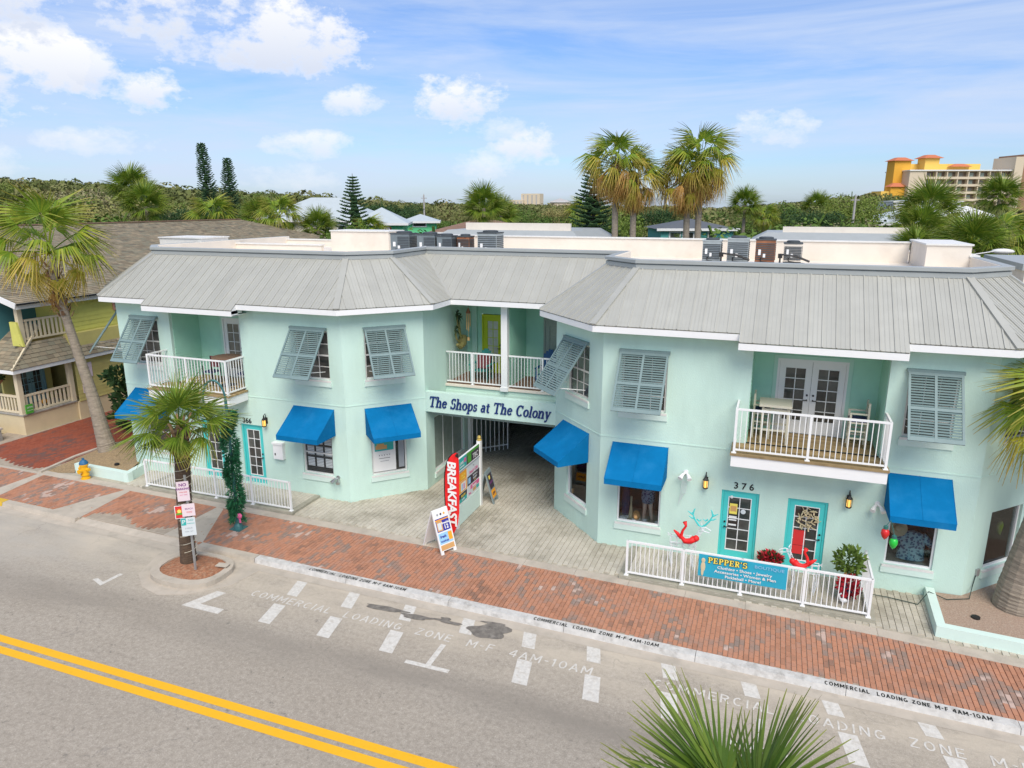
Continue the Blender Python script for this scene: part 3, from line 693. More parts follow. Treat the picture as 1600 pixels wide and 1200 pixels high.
for i in range(len(LOOP) - 1):
    up = lambda v, z: Vector((v.x, v.y, z))
    bk = roof_face(up(EV[i], ZE), up(EV[i + 1], ZE), up(TP[i + 1], ZT), up(TP[i], ZT), parent=roof, bump=bumps.get(i), single=(i in (0, 10)))
    d = (EV[i + 1] - EV[i]).normalized(); nn = Vector((d.y, -d.x, 0)); L_ = (EV[i + 1] - EV[i]).length
    segs = [(0, L_, 0)]
    if bk[0]:
        a, b = bk[0][0] * bk[1], bk[0][1] * bk[1]; segs = [(0, a, 0), (a, b, 1), (b, L_, 0)]
    for a, b, f in segs:
        dy, dz = (.252, -.188) if f else (0, 0)
        p, q = EV[i] + d * a + nn * dy, EV[i] + d * b + nn * dy; z = ZE + dz - .012
        mb = MB(); mb.obox(Vector((p.x, p.y, z - .17)), q - p, -nn * .04, Vector((0, 0, .17)))
        if f:
            for r in (p, q - d * .04): mb.obox(Vector((r.x, r.y, z - .17)) - nn * .04, d * .04, -nn * (dy + .02), Vector((0, 0, .17)))
            for r in (p, q - d * .012):
                b0 = Vector((r.x, r.y, 0)) - nn * .01; b1 = b0 - nn * (dy + .25); zt = ZE + dz - .015; zb_ = ZE + .175
                k4 = [b0 + Vector((0, 0, zt - .1)), b1 + Vector((0, 0, zt - .1)), b1 + Vector((0, 0, zb_)), b0 + Vector((0, 0, zt))]; mb.add(k4 + [v + d * .012 for v in k4], [(0, 1, 2, 3), (7, 6, 5, 4), (0, 4, 5, 1), (2, 6, 7, 3)])
            mb.obox(Vector((p.x, p.y, z - .165)) - nn * .04, q - p, -nn * .8, Vector((0, 0, .02)))
        part('fascia', mb, 'white', B)
mb = MB()
for i in range(len(LOOP) - 1):
    a, b = EV[i], EV[i + 1]; c, d = Vector((*LOOP[i + 1], 0)), Vector((*LOOP[i], 0))
    if i == 5: c, d = Vector((-6.3, 24.95, 0)), Vector((-11, 24.95, 0))
    mb.quad(*[Vector((p.x, p.y, ZE - .185)) for p in (d, c, b, a)])
part('soffit', mb, 'mint_trim', B)
# hip and valley flashings
for i in range(1, 11):
    mb = MB(); p, q = Vector((EV[i].x, EV[i].y, ZE + .03)), Vector((TP[i].x, TP[i].y, ZT + .03))
    mb.bar(p, q, .2 if i not in (5, 6) else .12, .05); part('ridge_flashing', mb, 'roof_metal', roof)
def sweep(path, prof, closed=False):
    """prof: list of (inward offset, z); path: plan points, outside on the right"""
    mb = MB(); rows = []
    for i, p in enumerate(path):
        ns = []
        if i > 0: d = (path[i] - path[i - 1]).normalized(); ns.append(Vector((-d.y, d.x, 0)))
        if i < len(path) - 1: d = (path[i + 1] - path[i]).normalized(); ns.append(Vector((-d.y, d.x, 0)))
        m = sum(ns, Vector()).normalized(); k = 1 / m.dot(ns[0]); rows.append([Vector((p.x, p.y, 0)) + m * (o * k) + Vector((0, 0, z)) for o, z in prof])
    n = len(prof)
    for i in range(len(path) - 1):
        for k in range(n - 1): mb.quad(rows[i][k], rows[i + 1][k], rows[i + 1][k + 1], rows[i][k + 1])
    return mb
part('roof_edge_cap', sweep(TP, [(-.08, 8.20), (-.08, 8.32), (-.03, 8.325), (-.03, 8.35), (-.12, 8.36), (-.12, 8.45), (-.10, 8.46), (.14, 8.46), (.14, 8.42)]), 'cap_metal', B)
part('parapet_lining', sweep(TP, [(.135, 8.455), (.16, 8.44), (.16, 8.0)]), 'cream_stucco', B)
# flat roof and its low cream walls
mb = MB(); mb.prism([(p.x, p.y) for p in TP], 7.9, 8.02); part('flat_roof', mb, 'cream_stucco', B)
def pbox(name, x0, x1, y0, y1, z0, z1, mat='cream_stucco', cap=True):
    mb = MB(); mb.box(x0, x1, y0, y1, z0, z1); o = part(name, mb, mat, B)
    if cap: mb = MB(); mb.box(x0 - .04, x1 + .04, y0 - .04, y1 + .04, z1, z1 + .05); part('coping', mb, 'white_worn', B)
pbox('parapet', -15.4, 4.25, 28.0, 28.2, 8.02, 8.70)
pbox('parapet', -18.3, -15.45, 26.9, 28.2, 8.02, 8.86); pbox('parapet', -23.0, -18.35, 26.2, 26.4, 8.02, 8.28)
pbox('parapet', 4.3, 5.5, 25.2, 28.2, 8.02, 8.78); pbox('parapet', 5.5, 5.7, 25.2, 29.9, 8.02, 8.45)
pbox('parapet', -25.2, -22.9, 24.2, 25.8, 8.02, 8.58, 'white_worn')
pbox('parapet', -23.0, 5.5, 29.8, 30.0, 6.0, 8.3)

# ---- windows, doors, shutters, awnings
def window(w, s0, s1, z0, z1, cols, rows, pane='pane_dark', sill=True, sash=True, frame='white_worn', dpt=.10, fr_=.055, name='window'):
    mb = MB(); d = -dpt
    for a, b, c, e in ((s0, s1, z0, z0 + fr_), (s0, s1, z1 - fr_, z1), (s0, s0 + fr_, z0 + fr_, z1 - fr_), (s1 - fr_, s1, z0 + fr_, z1 - fr_)): w.box(mb, a, b, d - .04, d + .035, c, e)
    if sash: zm = (z0 + z1) / 2; w.box(mb, s0 + fr_, s1 - fr_, d - .035, d + .03, zm - .025, zm + .025)
    o = part(name, mb, frame, B)
    ps, pz = (s1 - s0 - 2 * fr_) / cols, (z1 - z0 - 2 * fr_) / rows; m = .011
    for i in range(cols):
        for j in range(rows):
            a, c = s0 + fr_ + ps * i, z0 + fr_ + pz * j
            mb = MB(); w.box(mb, a + m, a + ps - m, d - .02, d - .006 - .0007 * ((i * 3 + j) % 3), c + m, c + pz - m); part('pane', mb, pane, o)
    if cols * rows > 1:
        mb = MB()
        for i in range(1, cols): w.box(mb, s0 + fr_ + ps * i - m, s0 + fr_ + ps * i + m, d - .025, d + .012, z0 + fr_, z1 - fr_)
        for j in range(1, rows): w.box(mb, s0 + fr_, s1 - fr_, d - .024, d + .010, z0 + fr_ + pz * j - m, z0 + fr_ + pz * j + m)
        part('muntins', mb, frame, o)
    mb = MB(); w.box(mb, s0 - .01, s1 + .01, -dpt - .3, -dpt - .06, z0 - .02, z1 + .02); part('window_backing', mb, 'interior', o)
    if sill:
        mb = MB(); w.box(mb, s0 - .04, s1 + .04, -.1, .05, z0 - .06, z0 - .002); part('sill', mb, 'white_worn', o)
        mb = MB(); w.box(mb, s0 - .06, s1 + .06, -.02, .045, z0 - .22, z0 - .062); part('sill_band', mb, 'stucco_trim', o)
    return o
def shutter(w, s0, s1, zh=6.07, drop=1.45, out=1.05, d0=.07):
    L_ = math.hypot(drop, out); e = w.t; dn = (w.n * out - Vector((0, 0, drop))) / L_; nrm = e.cross(-dn).normalized()
    if nrm.dot(w.n) < 0: nrm = -nrm
    O = w.P(s0, d0, zh); Wd = s1 - s0
    mb = MB(); w.box(mb, s0 - .03, s1 + .03, 0, .1, zh - .03, zh + .05)
    def bx(m, a, b, c, d, t0=-.02, t1=.02): m.obox(O + e * a + dn * c + nrm * t0, e * (b - a), dn * (d - c), nrm * (t1 - t0))
    f = .055
    for a, b in ((0, f), (Wd / 2 - .03, Wd / 2 + .03), (Wd - f, Wd)): bx(mb, a, b, .03, L_)
    for c in (.03, L_ * .52, L_ - .11): bx(mb, f, Wd - f, c, c + (.11 if c > 1.2 else .075), -.018, .018)
    o = part('shutter', mb, 'shutter_paint', B)
    sl = MB(); n = 23; pitch = (L_ - .2) / n; lw = Wd / 2 - f - .035
    sl.obox((0, -.004, -.035), (lw, 0, 0), (0, .008, 0), (0, 0, .070)); me = sl.mesh('slat'); me.materials.append(MATS['shutter_paint'])
    for half in range(2):
        for i in range(n):
            c = .10 + pitch * (i + .5)
            if abs(c - L_ * .52 - .035) < .05: continue
            y = (nrm * .80 + dn * -.60).normalized()
            o0 = O + e * (f + .002 if half == 0 else Wd / 2 + .032) + dn * c
            zax = e.cross(y).normalized()
            m = Matrix((e, y, zax)).transposed().to_4x4(); m.translation = o0
            link('slat', me, None, o, m)
    rod = MB()
    for half in (0, 1):
        x = f + lw / 2 + half * (Wd / 2 - f + .03); bx(rod, x - .007, x + .007, .12, L_ - .14, -.046, -.032)
    part('tilt_rod', rod, 'shutter_paint', o)
    pr = MB()
    for s in (.12, Wd - .12): pr.tube([w.P(s0 + s, .02, zh - 1.42), O + e * s + dn * (L_ - .25)], .011, 6)
    part('prop', pr, 'white', o)
    return o
def awning(w, s0, s1, zt=3.38, out=1.05, zb=2.47, val=.16):
    mb = MB(); t = .012
    A, Bq = w.P(s0, .01, zt), w.P(s1, .01, zt); C, D = w.P(s0, out, zb + val), w.P(s1, out, zb + val)
    nu, nv = 8, 6; g = [[A.lerp(Bq, i / nu).lerp(C.lerp(D, i / nu), j / nv) - (w.n * .3 + Vector((0, 0, 1))) * (.022 * math.sin(math.pi * j / nv) * (1 - .6 * (1 if i % 4 == 0 else 0))) for j in range(nv + 1)] for i in range(nu + 1)]
    for i in range(nu):
        for j in range(nv): mb.quad(g[i][j], g[i][j + 1], g[i + 1][j + 1], g[i + 1][j])
    o = part('awning', mb, 'awning_blue', B, smooth=True)
    for i in (0, 4, 8):
        sm = MB(); sm.tube([g[i][j] + Vector((0, 0, .002)) for j in range(nv + 1)], .007, 5); part('seam', sm, 'awning_blue', o)
    v = MB(); w.box(v, s0, s1, out - t, out + .002, zb, zb + val - .004); part('valance', v, 'awning_blue', o)
    for s in (s0, s1):
        sd = MB()
        k = .006 if s == s0 else -.006
        p = [w.P(s, .01, zb), w.P(s, out - t, zb), w.P(s, out - t, zb + val), w.P(s, .01, zt - .01)]; q = [x + w.t * k for x in p]
        sd.add(p + q, [(0, 1, 2, 3), (7, 6, 5, 4), (0, 4, 5, 1), (1, 5, 6, 2), (2, 6, 7, 3)])
        part('awning_side', sd, 'awning_blue', o)
    fm = MB()
    for s in (s0 + .03, s1 - .03):
        fm.tube([w.P(s, .03, zt - .08), w.P(s, out - .05, zb + val - .03)], .012, 6); fm.tube([w.P(s, .03, zb + .02), w.P(s, out - .04, zb + .02)], .012, 6)
    fm.tube([w.P(s0 + .03, out - .04, zb + .03), w.P(s1 - .03, out - .04, zb + .03)], .012, 6)
    part('awning_frame', fm, 'galvanised', o); return o
def french_door(w, s0, s1, z0, z1, mat, pane, cols=2, rows=5, hinge='L', d=-.1, muntin='white', leafs=1, parent=None, casing=None, st=.135, kick=.28, head=.15):
    P_ = parent or B; mb = MB(); fw = .06
    for a, b, c, e in ((s0, s0 + fw, z0, z1), (s1 - fw, s1, z0, z1), (s0 + fw, s1 - fw, z1 - fw, z1)): w.box(mb, a, b, d - .05, d + .05, c, e)
    o = part('door', mb, casing or mat, P_); lw = (s1 - s0 - 2 * fw) / leafs
    for l in range(leafs):
        a, b = s0 + fw + l * lw + .004, s0 + fw + (l + 1) * lw - .004; e = z1 - fw - .004; c = z0 + .01
        m2 = MB()
        for p, q, r, t in ((a, a + st, c, e), (b - st, b, c, e), (a + st, b - st, c, c + kick), (a + st, b - st, e - head, e)): w.box(m2, p, q, d - .025, d + .022, r, t)
        part('door_leaf', m2, mat, o)
        x0, x1, y0, y1 = a + st, b - st, c + kick, e - head; pw, ph = (x1 - x0) / cols, (y1 - y0) / rows; m3 = MB(); g = .011
        for i in range(cols):
            for j in range(rows):
                m4 = MB(); w.box(m4, x0 + pw * i + g, x0 + pw * (i + 1) - g, d - .012, d + .0 - .0006 * ((i + 2 * j) % 3), y0 + ph * j + g, y0 + ph * (j + 1) - g); part('pane', m4, pane, o)
        for i in range(1, cols): w.box(m3, x0 + pw * i - g, x0 + pw * i + g, d - .014, d + .015, y0, y1)
        for j in range(1, rows): w.box(m3, x0, x1, d - .013, d + .013, y0 + ph * j - g, y0 + ph * j + g)
        w.box(m3, x0 - .012, x0 + g, d - .02, d + .028, y0 - .012, y1 + .012); w.box(m3, x1 - g, x1 + .012, d - .02, d + .028, y0 - .012, y1 + .012); w.box(m3, x0, x1, d - .02, d + .027, y0 - .012, y0 + g); w.box(m3, x0, x1, d - .02, d + .027, y1 - g, y1 + .012)
        part('muntins', m3, muntin if muntin else mat, o)
        hs = (b - st / 2) if (hinge == 'L') ^ (leafs == 2 and l == 1) else (a + st / 2); h = MB()
        zc = z0 + .98; h.tube([w.P(hs, d + .02, zc), w.P(hs, d + .075, zc)], .02, 8); h.bar(w.P(hs, d + .07, zc), w.P(hs + (-.1 if hs > (a + b) / 2 else .1), d + .07, zc), .02); h.tube([w.P(hs, d + .02, zc + .14), w.P(hs, d + .05, zc + .14)], .028, 8)
        part('handle', h, 'iron', o)
    mb = MB(); w.box(mb, s0, s1, d - .3, d - .08, z0, z1); part('door_backing', mb, 'interior', o)
    return o
for h in hFR[:2]: window(FR, *h, 3, 4)
for h in hFL[:2]: window(FL, *h, 3, 4)
for w in (CL, CR): window(w, *hC[0], 3, 4)
for w in (ER, CLo): window(w, *hE[0], 3, 4)
for w, a, b in ((FR, fr(-3.85), fr(-2.52)), (FR, fr(3.25), fr(4.43)), (FL, fl(-14.85), fl(-13.50)), (FL, fl(-21.80), fl(-20.58)), (CL, .74, 2.10), (CR, .62, 1.98), (ER, .60, 2.0), (CLo, .6, 2.0)): shutter(w, a, b)
for w, a, b in ((FR, fr(-3.98), fr(-2.40)), (FR, fr(3.13), fr(4.55)), (FL, fl(-14.98), fl(-13.38)), (FL, fl(-22.05), fl(-20.5)), (CL, .64, 2.24), (CR, .55, 2.13)): awning(w, a, b)
window(FL, *hFL[3], 1, 1, 'pane_dark', dpt=.1); window(FL, *hFL[2], 1, 1, 'pane_dark')
for f in ((FR, hFR[4], 'R', 'turquoise', 'pane_dark'), (FR, hFR[5], 'L', 'turquoise', 'pane_dark'), (FL, hFL[4], 'L', 'turquoise', 'pane_dark'), (FL, hFL[5], 'L', 'turquoise', 'pane_dark')):
    french_door(f[0], *f[1], f[3], f[4], hinge=f[2])
# window that shows louvred blinds inside (left wing)
def inner_blind(w, h, cols=3):
    s0, s1, z0, z1 = h; mb = MB(); W3 = (s1 - s0 - .14) / cols; n = 14
    for i in range(cols):
        for j in range(4): 
            zc = z0 + .26 + j * .4
            w.box(mb, s0 + .1 + W3 * i + .03, s0 + .1 + W3 * (i + 1) - .05, -.097, -.094, zc, zc + .32)
    part('paper_notice', mb, 'ink_pale', B)
    mb = MB()
    for j in range(26): w.box(mb, s0 + .07, s1 - .07, -.0935, -.089, z0 + .07 + j * .055, z0 + .07 + j * .055 + .012)
    part('blind', mb, 'ac_dark', B)
inner_blind(FL, hFL[3])
# display windows: a lit-from-outside box behind real glass
def display(w, h, depth=.9):
    s0, s1, z0, z1 = h; o = window(w, s0, s1, z0, z1, 1, 1, 'glass', sash=False, fr_=.05, frame='white', name='display_window')
    for ch in list(o.children):
        if ch.name.startswith('window_backing'): bpy.data.objects.remove(ch)
    mb = MB(); d0, d1 = -.16, -.16 - depth
    P = lambda s, d, z: w.P(s, d, z)
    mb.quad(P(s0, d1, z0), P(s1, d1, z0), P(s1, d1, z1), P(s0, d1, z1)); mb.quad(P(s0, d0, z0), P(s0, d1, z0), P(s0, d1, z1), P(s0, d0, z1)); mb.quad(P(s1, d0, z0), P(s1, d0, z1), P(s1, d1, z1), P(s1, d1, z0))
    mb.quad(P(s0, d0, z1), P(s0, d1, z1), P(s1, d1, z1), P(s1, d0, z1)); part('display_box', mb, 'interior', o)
    mb = MB(); w.box(mb, s0, s1, d1, d0, z0 - .05, z0 + .03); part('display_floor', mb, 'sand_wall', o); return o
for w, h in ((FR, hFR[2]), (FR, hFR[3]), (CR, hC[1]), (ER, hE[1])): display(w, h)
window(CL, *hC[1], 1, 1, 'pane_dark', sash=False)
mb = MB(); s0 = .86; CL.box(mb, s0, s0 + .80, -.094, -.09, 1.04, 2.45); pst = part('poster', mb, 'board_white', B)
mb = MB(); CL.box(mb, s0 + .07, s0 + .73, -.089, -.087, 1.78, 2.18); part('poster_picture', mb, 'ink_teal', pst)
mb = MB(); CL.box(mb, s0 + .10, s0 + .5, -.0865, -.085, 1.84, 1.98); CL.box(mb, s0 + .15, s0 + .40, -.0865, -.085, 1.98, 2.04); part('poster_picture', mb, 'ink_tan', pst)
mb = MB(); CL.box(mb, s0 + .22, s0 + .55, -.089, -.087, 2.28, 2.34)
for i in range(5): mb.ball(CL.P(s0 + .22 + i * .09, -.088, 1.62), (.022, .004, .022), 8, 5)
CL.box(mb, s0 + .2, s0 + .6, -.089, -.087, 1.50, 1.515); CL.box(mb, s0 + .25, s0 + .55, -.089, -.087, 1.40, 1.41); part('poster_print', mb, 'ink_dark', pst)
for ss in (1.76, ): 
    mb = MB(); CL.box(mb, ss, ss + .2, -.094, -.09, 1.1, 2.3); part('paper_notice', mb, 'ink_grey', B)
# passage window on the left side wall
window(SL, *hS[0], 3, 1, 'pane_grey', sash=False, frame='white')
# ---- recessed balconies
def siding(w, L_, z0, z1, holes=(), mat='siding_mint', parent=None, lap=.115, name='siding_board', d=0):
    z = z0
    while z < z1 - .01:
        t = min(lap, z1 - z); segs = [(0, L_)]
        for h in holes:
            if h[2] < z + t / 2 < h[3]:
                ns = []
                for a, b in segs:
                    if h[0] > a: ns.append((a, min(b, h[0])))
                    if h[1] < b: ns.append((max(a, h[1]), b))
                segs = [x for x in ns if x[1] - x[0] > .02]
        for a, b in segs:
            mb = MB(); P = w.P
            mb.add([P(a, d, z), P(b, d, z), P(b, d, z + t), P(a, d, z + t), P(a, d + .020, z), P(b, d + .020, z), P(b, d + .003, z + t), P(a, d + .003, z + t)],
                   [(4, 5, 6, 7), (0, 1, 5, 4), (0, 4, 7, 3), (1, 2, 6, 5)]); part(name, mb, mat, parent or B)
        z += t
def railing(w, s0, s1, z0, z1, posts, pitch=.115, name='balcony_railing', parent=None, d=0, post_w=.06, top=None, bal=.02):
    """own thing when parent is None"""
    mb = MB(); w.box(mb, s0, s1, d - .025, d + .025, z1 - .05, z1); w.box(mb, s0, s1, d - .02, d + .02, z0 + .07, z0 + .11)
    if parent: o = part(name, mb, 'white', parent)
    else: o = mb
    host = o if parent else None
    bm_ = MB(); bm_.box(-bal / 2, bal / 2, -bal / 2, bal / 2, 0, z1 - z0 - .16); me = bm_.mesh('baluster'); me.materials.append(MATS['white'])
    pm = MB(); pm.box(-post_w / 2, post_w / 2, -post_w / 2, post_w / 2, 0, z1 - z0 + .0); pm.box(-post_w / 2 - .03, post_w / 2 + .03, -post_w / 2 - .03, post_w / 2 + .03, 0, .018); pme = pm.mesh('post'); pme.materials.append(MATS['white'])
    rot = Matrix.Rotation(math.atan2(w.t.y, w.t.x), 4, 'Z'); bal_list = []
    n = max(1, round((s1 - s0) / pitch))
    for i in range(1, n):
        s = s0 + (s1 - s0) * i / n
        if any(abs(s - p) < post_w * .8 for p in posts): continue
        bal_list.append((me, 'baluster', Matrix.Translation(w.P(s, d, z0 + .11)) @ rot))
    for p in posts: bal_list.append((pme, 'post', Matrix.Translation(w.P(p, d, z0)) @ rot))
    if parent:
        for m_, nm, mt in bal_list: link(nm, m_, None, o, mt)
        return o
    return mb, bal_list
def recess(x0, x1, z0, z1, yb, door, side):
    WB = Wall(x0, yb, 0); L_ = x1 - x0
    hole = (door[0] - x0 - .1, door[1] - x0 + .1, z0, door[3] + .1)
    siding(WB, L_, z0, z1, [hole])
    mb = MB()
    a, b, c = hole[0], hole[1], hole[3]
    WB.box(mb, a, a + .1, -.02, .03, z0, c); WB.box(mb, b - .1, b, -.02, .03, z0, c); WB.box(mb, a + .1, b - .1, -.02, .029, c - .1, c); part('door_casing', mb, 'mint_trim', B)
    for w in (Wall(x0, 19.36, 90), Wall(x1, yb, -90)):
        w2 = Wall(x0, yb, -90) if w is None else w
    wa = Wall(x0, 19.37, 90); wa.n = Vector((1, 0, 0)); wb = Wall(x1, 19.37, 90); wb.n = Vector((-1, 0, 0))
    siding(wa, yb - 19.37, z0, z1); siding(wb, yb - 19.37, z0, z1)
    mb = MB(); mb.box(x0 - .02, x1 + .02, 19.37, yb + .1, z1, z1 + .05); part('balcony_ceiling', mb, 'siding_mint', B)
    # planked deck reaching out past the wall
    dk = MB(); yf = 18.30; xa, xb = x0 - .32, x1 + .10
    dk.box(xa, xb, yf, 19.235, z0 - .36, z0 - .06); o = part('balcony_slab', dk, 'white', B)
    n = 8
    for i in range(n):
        y0 = yf - .03 + (19.235 - yf + .03) * i / n; y1 = yf - .03 + (19.235 - yf + .03) * (i + 1) / n
        m = MB(); m.box(xa - .03, xb + .03, y0, y1 - .006, z0 - .06, z0); part('deck_board', m, 'deck_wood', o)
    n = int((yb - 19.235) / .12)
    for i in range(n):
        y0 = 19.235 + (yb - 19.235) * i / n; m = MB(); m.box(x0, x1, y0, y0 + (yb - 19.235) / n - .006, z0 - .06, z0); part('deck_board', m, 'deck_wood', o)
    rw = Wall(xa + .06, yf + .06, 0)
    R_ = railing(rw, 0, xb - xa - .12, z0, z0 + 1.2, (0, (xb - xa - .12) / 2, xb - xa - .12), parent=B, pitch=.128)
    for x in (xa + .06, xb - .06):
        q = Wall(x, yf + .06, 90); railing(q, .0, .88, z0, z0 + 1.2, (), parent=B, pitch=.125)
    return WB
wbR = recess(-.36, 2.87, 3.75, 6.6, 20.62, (.28, 2.08, 3.75, 5.88), 1)
french_door(Wall(0, 20.62, 0), .28, 2.08, 3.76, 5.88, 'white', 'pane_dark', leafs=2, d=-.02, muntin='white', st=.15, kick=.36, head=.18)
wbL = recess(-20.05, -16.97, 3.75, 6.6, 20.62, (-18.95, -18.02, 3.75, 5.98), 0)
french_door(Wall(-20, 20.62, 0), 1.05, 1.98, 3.76, 5.98, 'white', 'pane_blind', d=-.02, muntin='white', kick=.30)
# ---- centre balcony above the passage
mb = MB(); mb.box(-11, -6.3, 22.9, 25.2, 3.4, 3.62); mb.box(-11, -6.3, 22.88, 23.0, 2.6, 3.4); part('balcony_slab', mb, 'stucco', B)
ds = part('deck_edge', (lambda m: (m.box(-11, -6.3, 22.84, 22.96, 3.56, 3.64), m)[1])(MB()), 'cream_stucco', B)
for i in range(16):
    y = 22.96 + i * .125; m = MB(); m.box(-11, -6.3, y, y + .119, 3.62, 3.655); part('deck_board', m, 'deck_dark', B)
mb = MB(); mb.box(-8.692, -8.684, 22.872, 22.879, 2.7, 3.56); part('expansion_joint', mb, 'shutter_paint', B)
rear = Wall(-11, 24.9, 0)
siding(rear, 4.7, 3.655, 6.6, [(.62, 2.26, 3.6, 5.93), (3.10, 4.25, 3.6, 6.0)], d=0)
sw = Wall(-11, 22.9, 90); sw.n = Vector((1, 0, 0))
prt = MB(); prt.box(-8.72, -8.60, 23.1, 24.9, 3.655, 6.6); part('partition', prt, 'stucco', B)
pw_ = Wall(-8.60, 23.1, 90); pw_.n = Vector((1, 0, 0)); siding(pw_, 1.8, 3.66, 6.6)
french_door(rear, .62, 2.26, 3.66, 5.93, 'lime', 'pane_white', leafs=2, d=-.02, muntin='lime', st=.15, kick=.4, head=.17)
mb = MB(); rear.box(mb, 3.10, 4.25, -.02, .02, 5.88, 6.0); part('door_casing', mb, 'greige', B)
french_door(rear, 3.10, 4.25, 3.66, 5.88, 'greige', 'pane_grey', leafs=1, d=-.02, muntin='greige', st=.16, kick=.3, rows=4, head=.16)
mb = MB(); mb.box(-8.80, -8.57, 22.8, 23.02, 3.55, 6.62); mb.box(-8.83, -8.54, 22.77, 23.05, 3.55, 3.70); part('column', mb, 'white', B)
mb = MB(); mb.box(-10.75, -10.55, 24.76, 24.89, 3.66, 6.6); part('pilaster', mb, 'mint_trim', B)
rw = Wall(-11, 22.92, 0)
railing(rw, .03, 2.2, 3.65, 4.85, (1.05,), parent=B, pitch=.118); railing(rw, 2.45, 4.67, 3.65, 4.85, (3.7,), parent=B, pitch=.118)
# ---- sign beam over the passage
mb = MB(); mb.box(-11.02, -6.28, 21.2, 21.42, 3.03, 3.74); part('sign_beam', mb, 'stucco', B)
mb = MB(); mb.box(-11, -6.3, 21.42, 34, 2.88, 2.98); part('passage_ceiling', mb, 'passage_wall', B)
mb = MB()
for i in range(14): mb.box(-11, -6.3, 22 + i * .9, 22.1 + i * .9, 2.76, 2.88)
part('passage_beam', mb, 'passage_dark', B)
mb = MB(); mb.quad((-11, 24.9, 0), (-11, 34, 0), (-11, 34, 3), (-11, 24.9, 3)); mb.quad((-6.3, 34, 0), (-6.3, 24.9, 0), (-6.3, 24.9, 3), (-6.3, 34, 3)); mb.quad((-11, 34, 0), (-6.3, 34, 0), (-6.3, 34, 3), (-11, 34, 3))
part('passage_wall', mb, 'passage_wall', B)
# hand-cut serif letters for the sign
TK, TN = .125, .045
def glyph(ch):
    S = []; ln_ = lambda a, b, w=TK: S.append(([a, b], [w, w])); ser = lambda x, y, w=.26: S.append(([(x - w / 2, y), (x + w / 2, y)], [TN, TN])); ar = lambda *a, **k: S.append(arc(*a, **k))
    if ch == 'T': ln_((.32, 0), (.32, .7)); ser(.32, .02, .34); S.append(([(0, .68), (.64, .68)], [.06, .06])); ln_((.03, .7), (.02, .52), .05); ln_((.61, .7), (.62, .52), .05); return S, .66
    if ch == 'h': ln_((.12, 0), (.12, .72)); ser(.12, .02); S.append(([(.0, .70), (.12, .70)], [TN, TN])); ar(.29, .30, .14, .15, 170, 0, TK, .06); ln_((.43, .31), (.43, 0)); ser(.43, .02); return S, .58
    if ch == 'n': ln_((.12, 0), (.12, .46)); ser(.12, .02); S.append(([(.0, .45), (.12, .45)], [TN, TN])); ar(.29, .30, .14, .15, 170, 0, TK, .06); ln_((.43, .31), (.43, 0)); ser(.43, .02); return S, .58
    if ch == 'e': ar(.23, .23, .17, .21, 10, 330, TK, TN); S.append(([(.08, .26), (.40, .26)], [TN, TN])); return S, .47
    if ch == 'S': ar(.25, .51, .16, .16, 30, 255, .11, .055); ar(.25, .20, .18, .18, 75, -150, .12, .055); ln_((.41, .70), (.41, .54), .05); ln_((.06, .0), (.06, .17), .05); return S, .52
    if ch == 's': ar(.18, .33, .11, .11, 30, 260, .09, .045); ar(.18, .13, .12, .11, 80, -150, .095, .045); ln_((.29, .45), (.29, .34), .04); ln_((.05, 0), (.05, .13), .04); return S, .37
    if ch == 'o': ar(.24, .23, .18, .21, 0, 360, TK, TN, n=20); return S, .49
    if ch == 'p': ln_((.13, -.22), (.13, .46)); ser(.13, -.2); S.append(([(.0, .45), (.13, .45)], [TN, TN])); ar(.26, .23, .18, .21, -170, 170, TK, TN, n=20); return S, .53
    if ch == 'a': ar(.20, .33, .13, .11, 150, 0, TK, .05); ln_((.33, .34), (.33, .05)); ar(.18, .14, .12, .12, 60, 320, .10, .045); ser(.37, .02, .12); return S, .46
    if ch == 't': ln_((.15, .08), (.15, .60)); S.append(([(.0, .44), (.30, .44)], [TN, TN])); ar(.24, .10, .08, .08, 180, 330, .08, .05); return S, .35
    if ch == 'C': ar(.33, .35, .26, .33, 45, 315, TK * 1.1, .05, n=20); ln_((.55, .70), (.55, .50), .05); return S, .64
    if ch == 'l': ln_((.13, 0), (.13, .72)); ser(.13, .02); S.append(([(.02, .70), (.13, .70)], [TN, TN])); return S, .28
    if ch == 'y': ln_((.10, .46), (.25, .02), TK); ln_((.42, .46), (.20, -.18), .06); ser(.10, .45, .2); ser(.42, .45, .18); S.append(([(.05, -.17), (.2, -.18)], [.09, .06])); return S, .49
    if ch == 'P': ln_((.14, 0), (.14, .7)); ser(.14, .02); ar(.26, .51, .18, .17, -90, 90, TK, .05); S.append(([(.0, .68), (.27, .68)], [.05, .05])); S.append(([(.14, .34), (.27, .34)], [.05, .05])); return S, .52
    if ch == 'E': ln_((.14, 0), (.14, .7)); [S.append(([(.0, y), (.46, y)], [.055, .055])) for y in (.025, .675)]; S.append(([(.14, .35), (.38, .35)], [.05, .05])); ln_((.45, .7), (.45, .54), .05); ln_((.46, 0), (.46, .18), .05); ln_((.37, .27), (.37, .43), .045); return S, .54
    if ch == 'R': ln_((.14, 0), (.14, .7)); ser(.14, .02); ar(.26, .52, .17, .16, -90, 90, TK, .05); S.append(([(.0, .68), (.27, .68)], [.05, .05])); S.append(([(.14, .36), (.27, .36)], [.05, .05])); ln_((.26, .36), (.48, .01), TK); return S, .56
    if ch == "'": ln_((.07, .52), (.08, .70), .08); return S, .18
    return S, .30
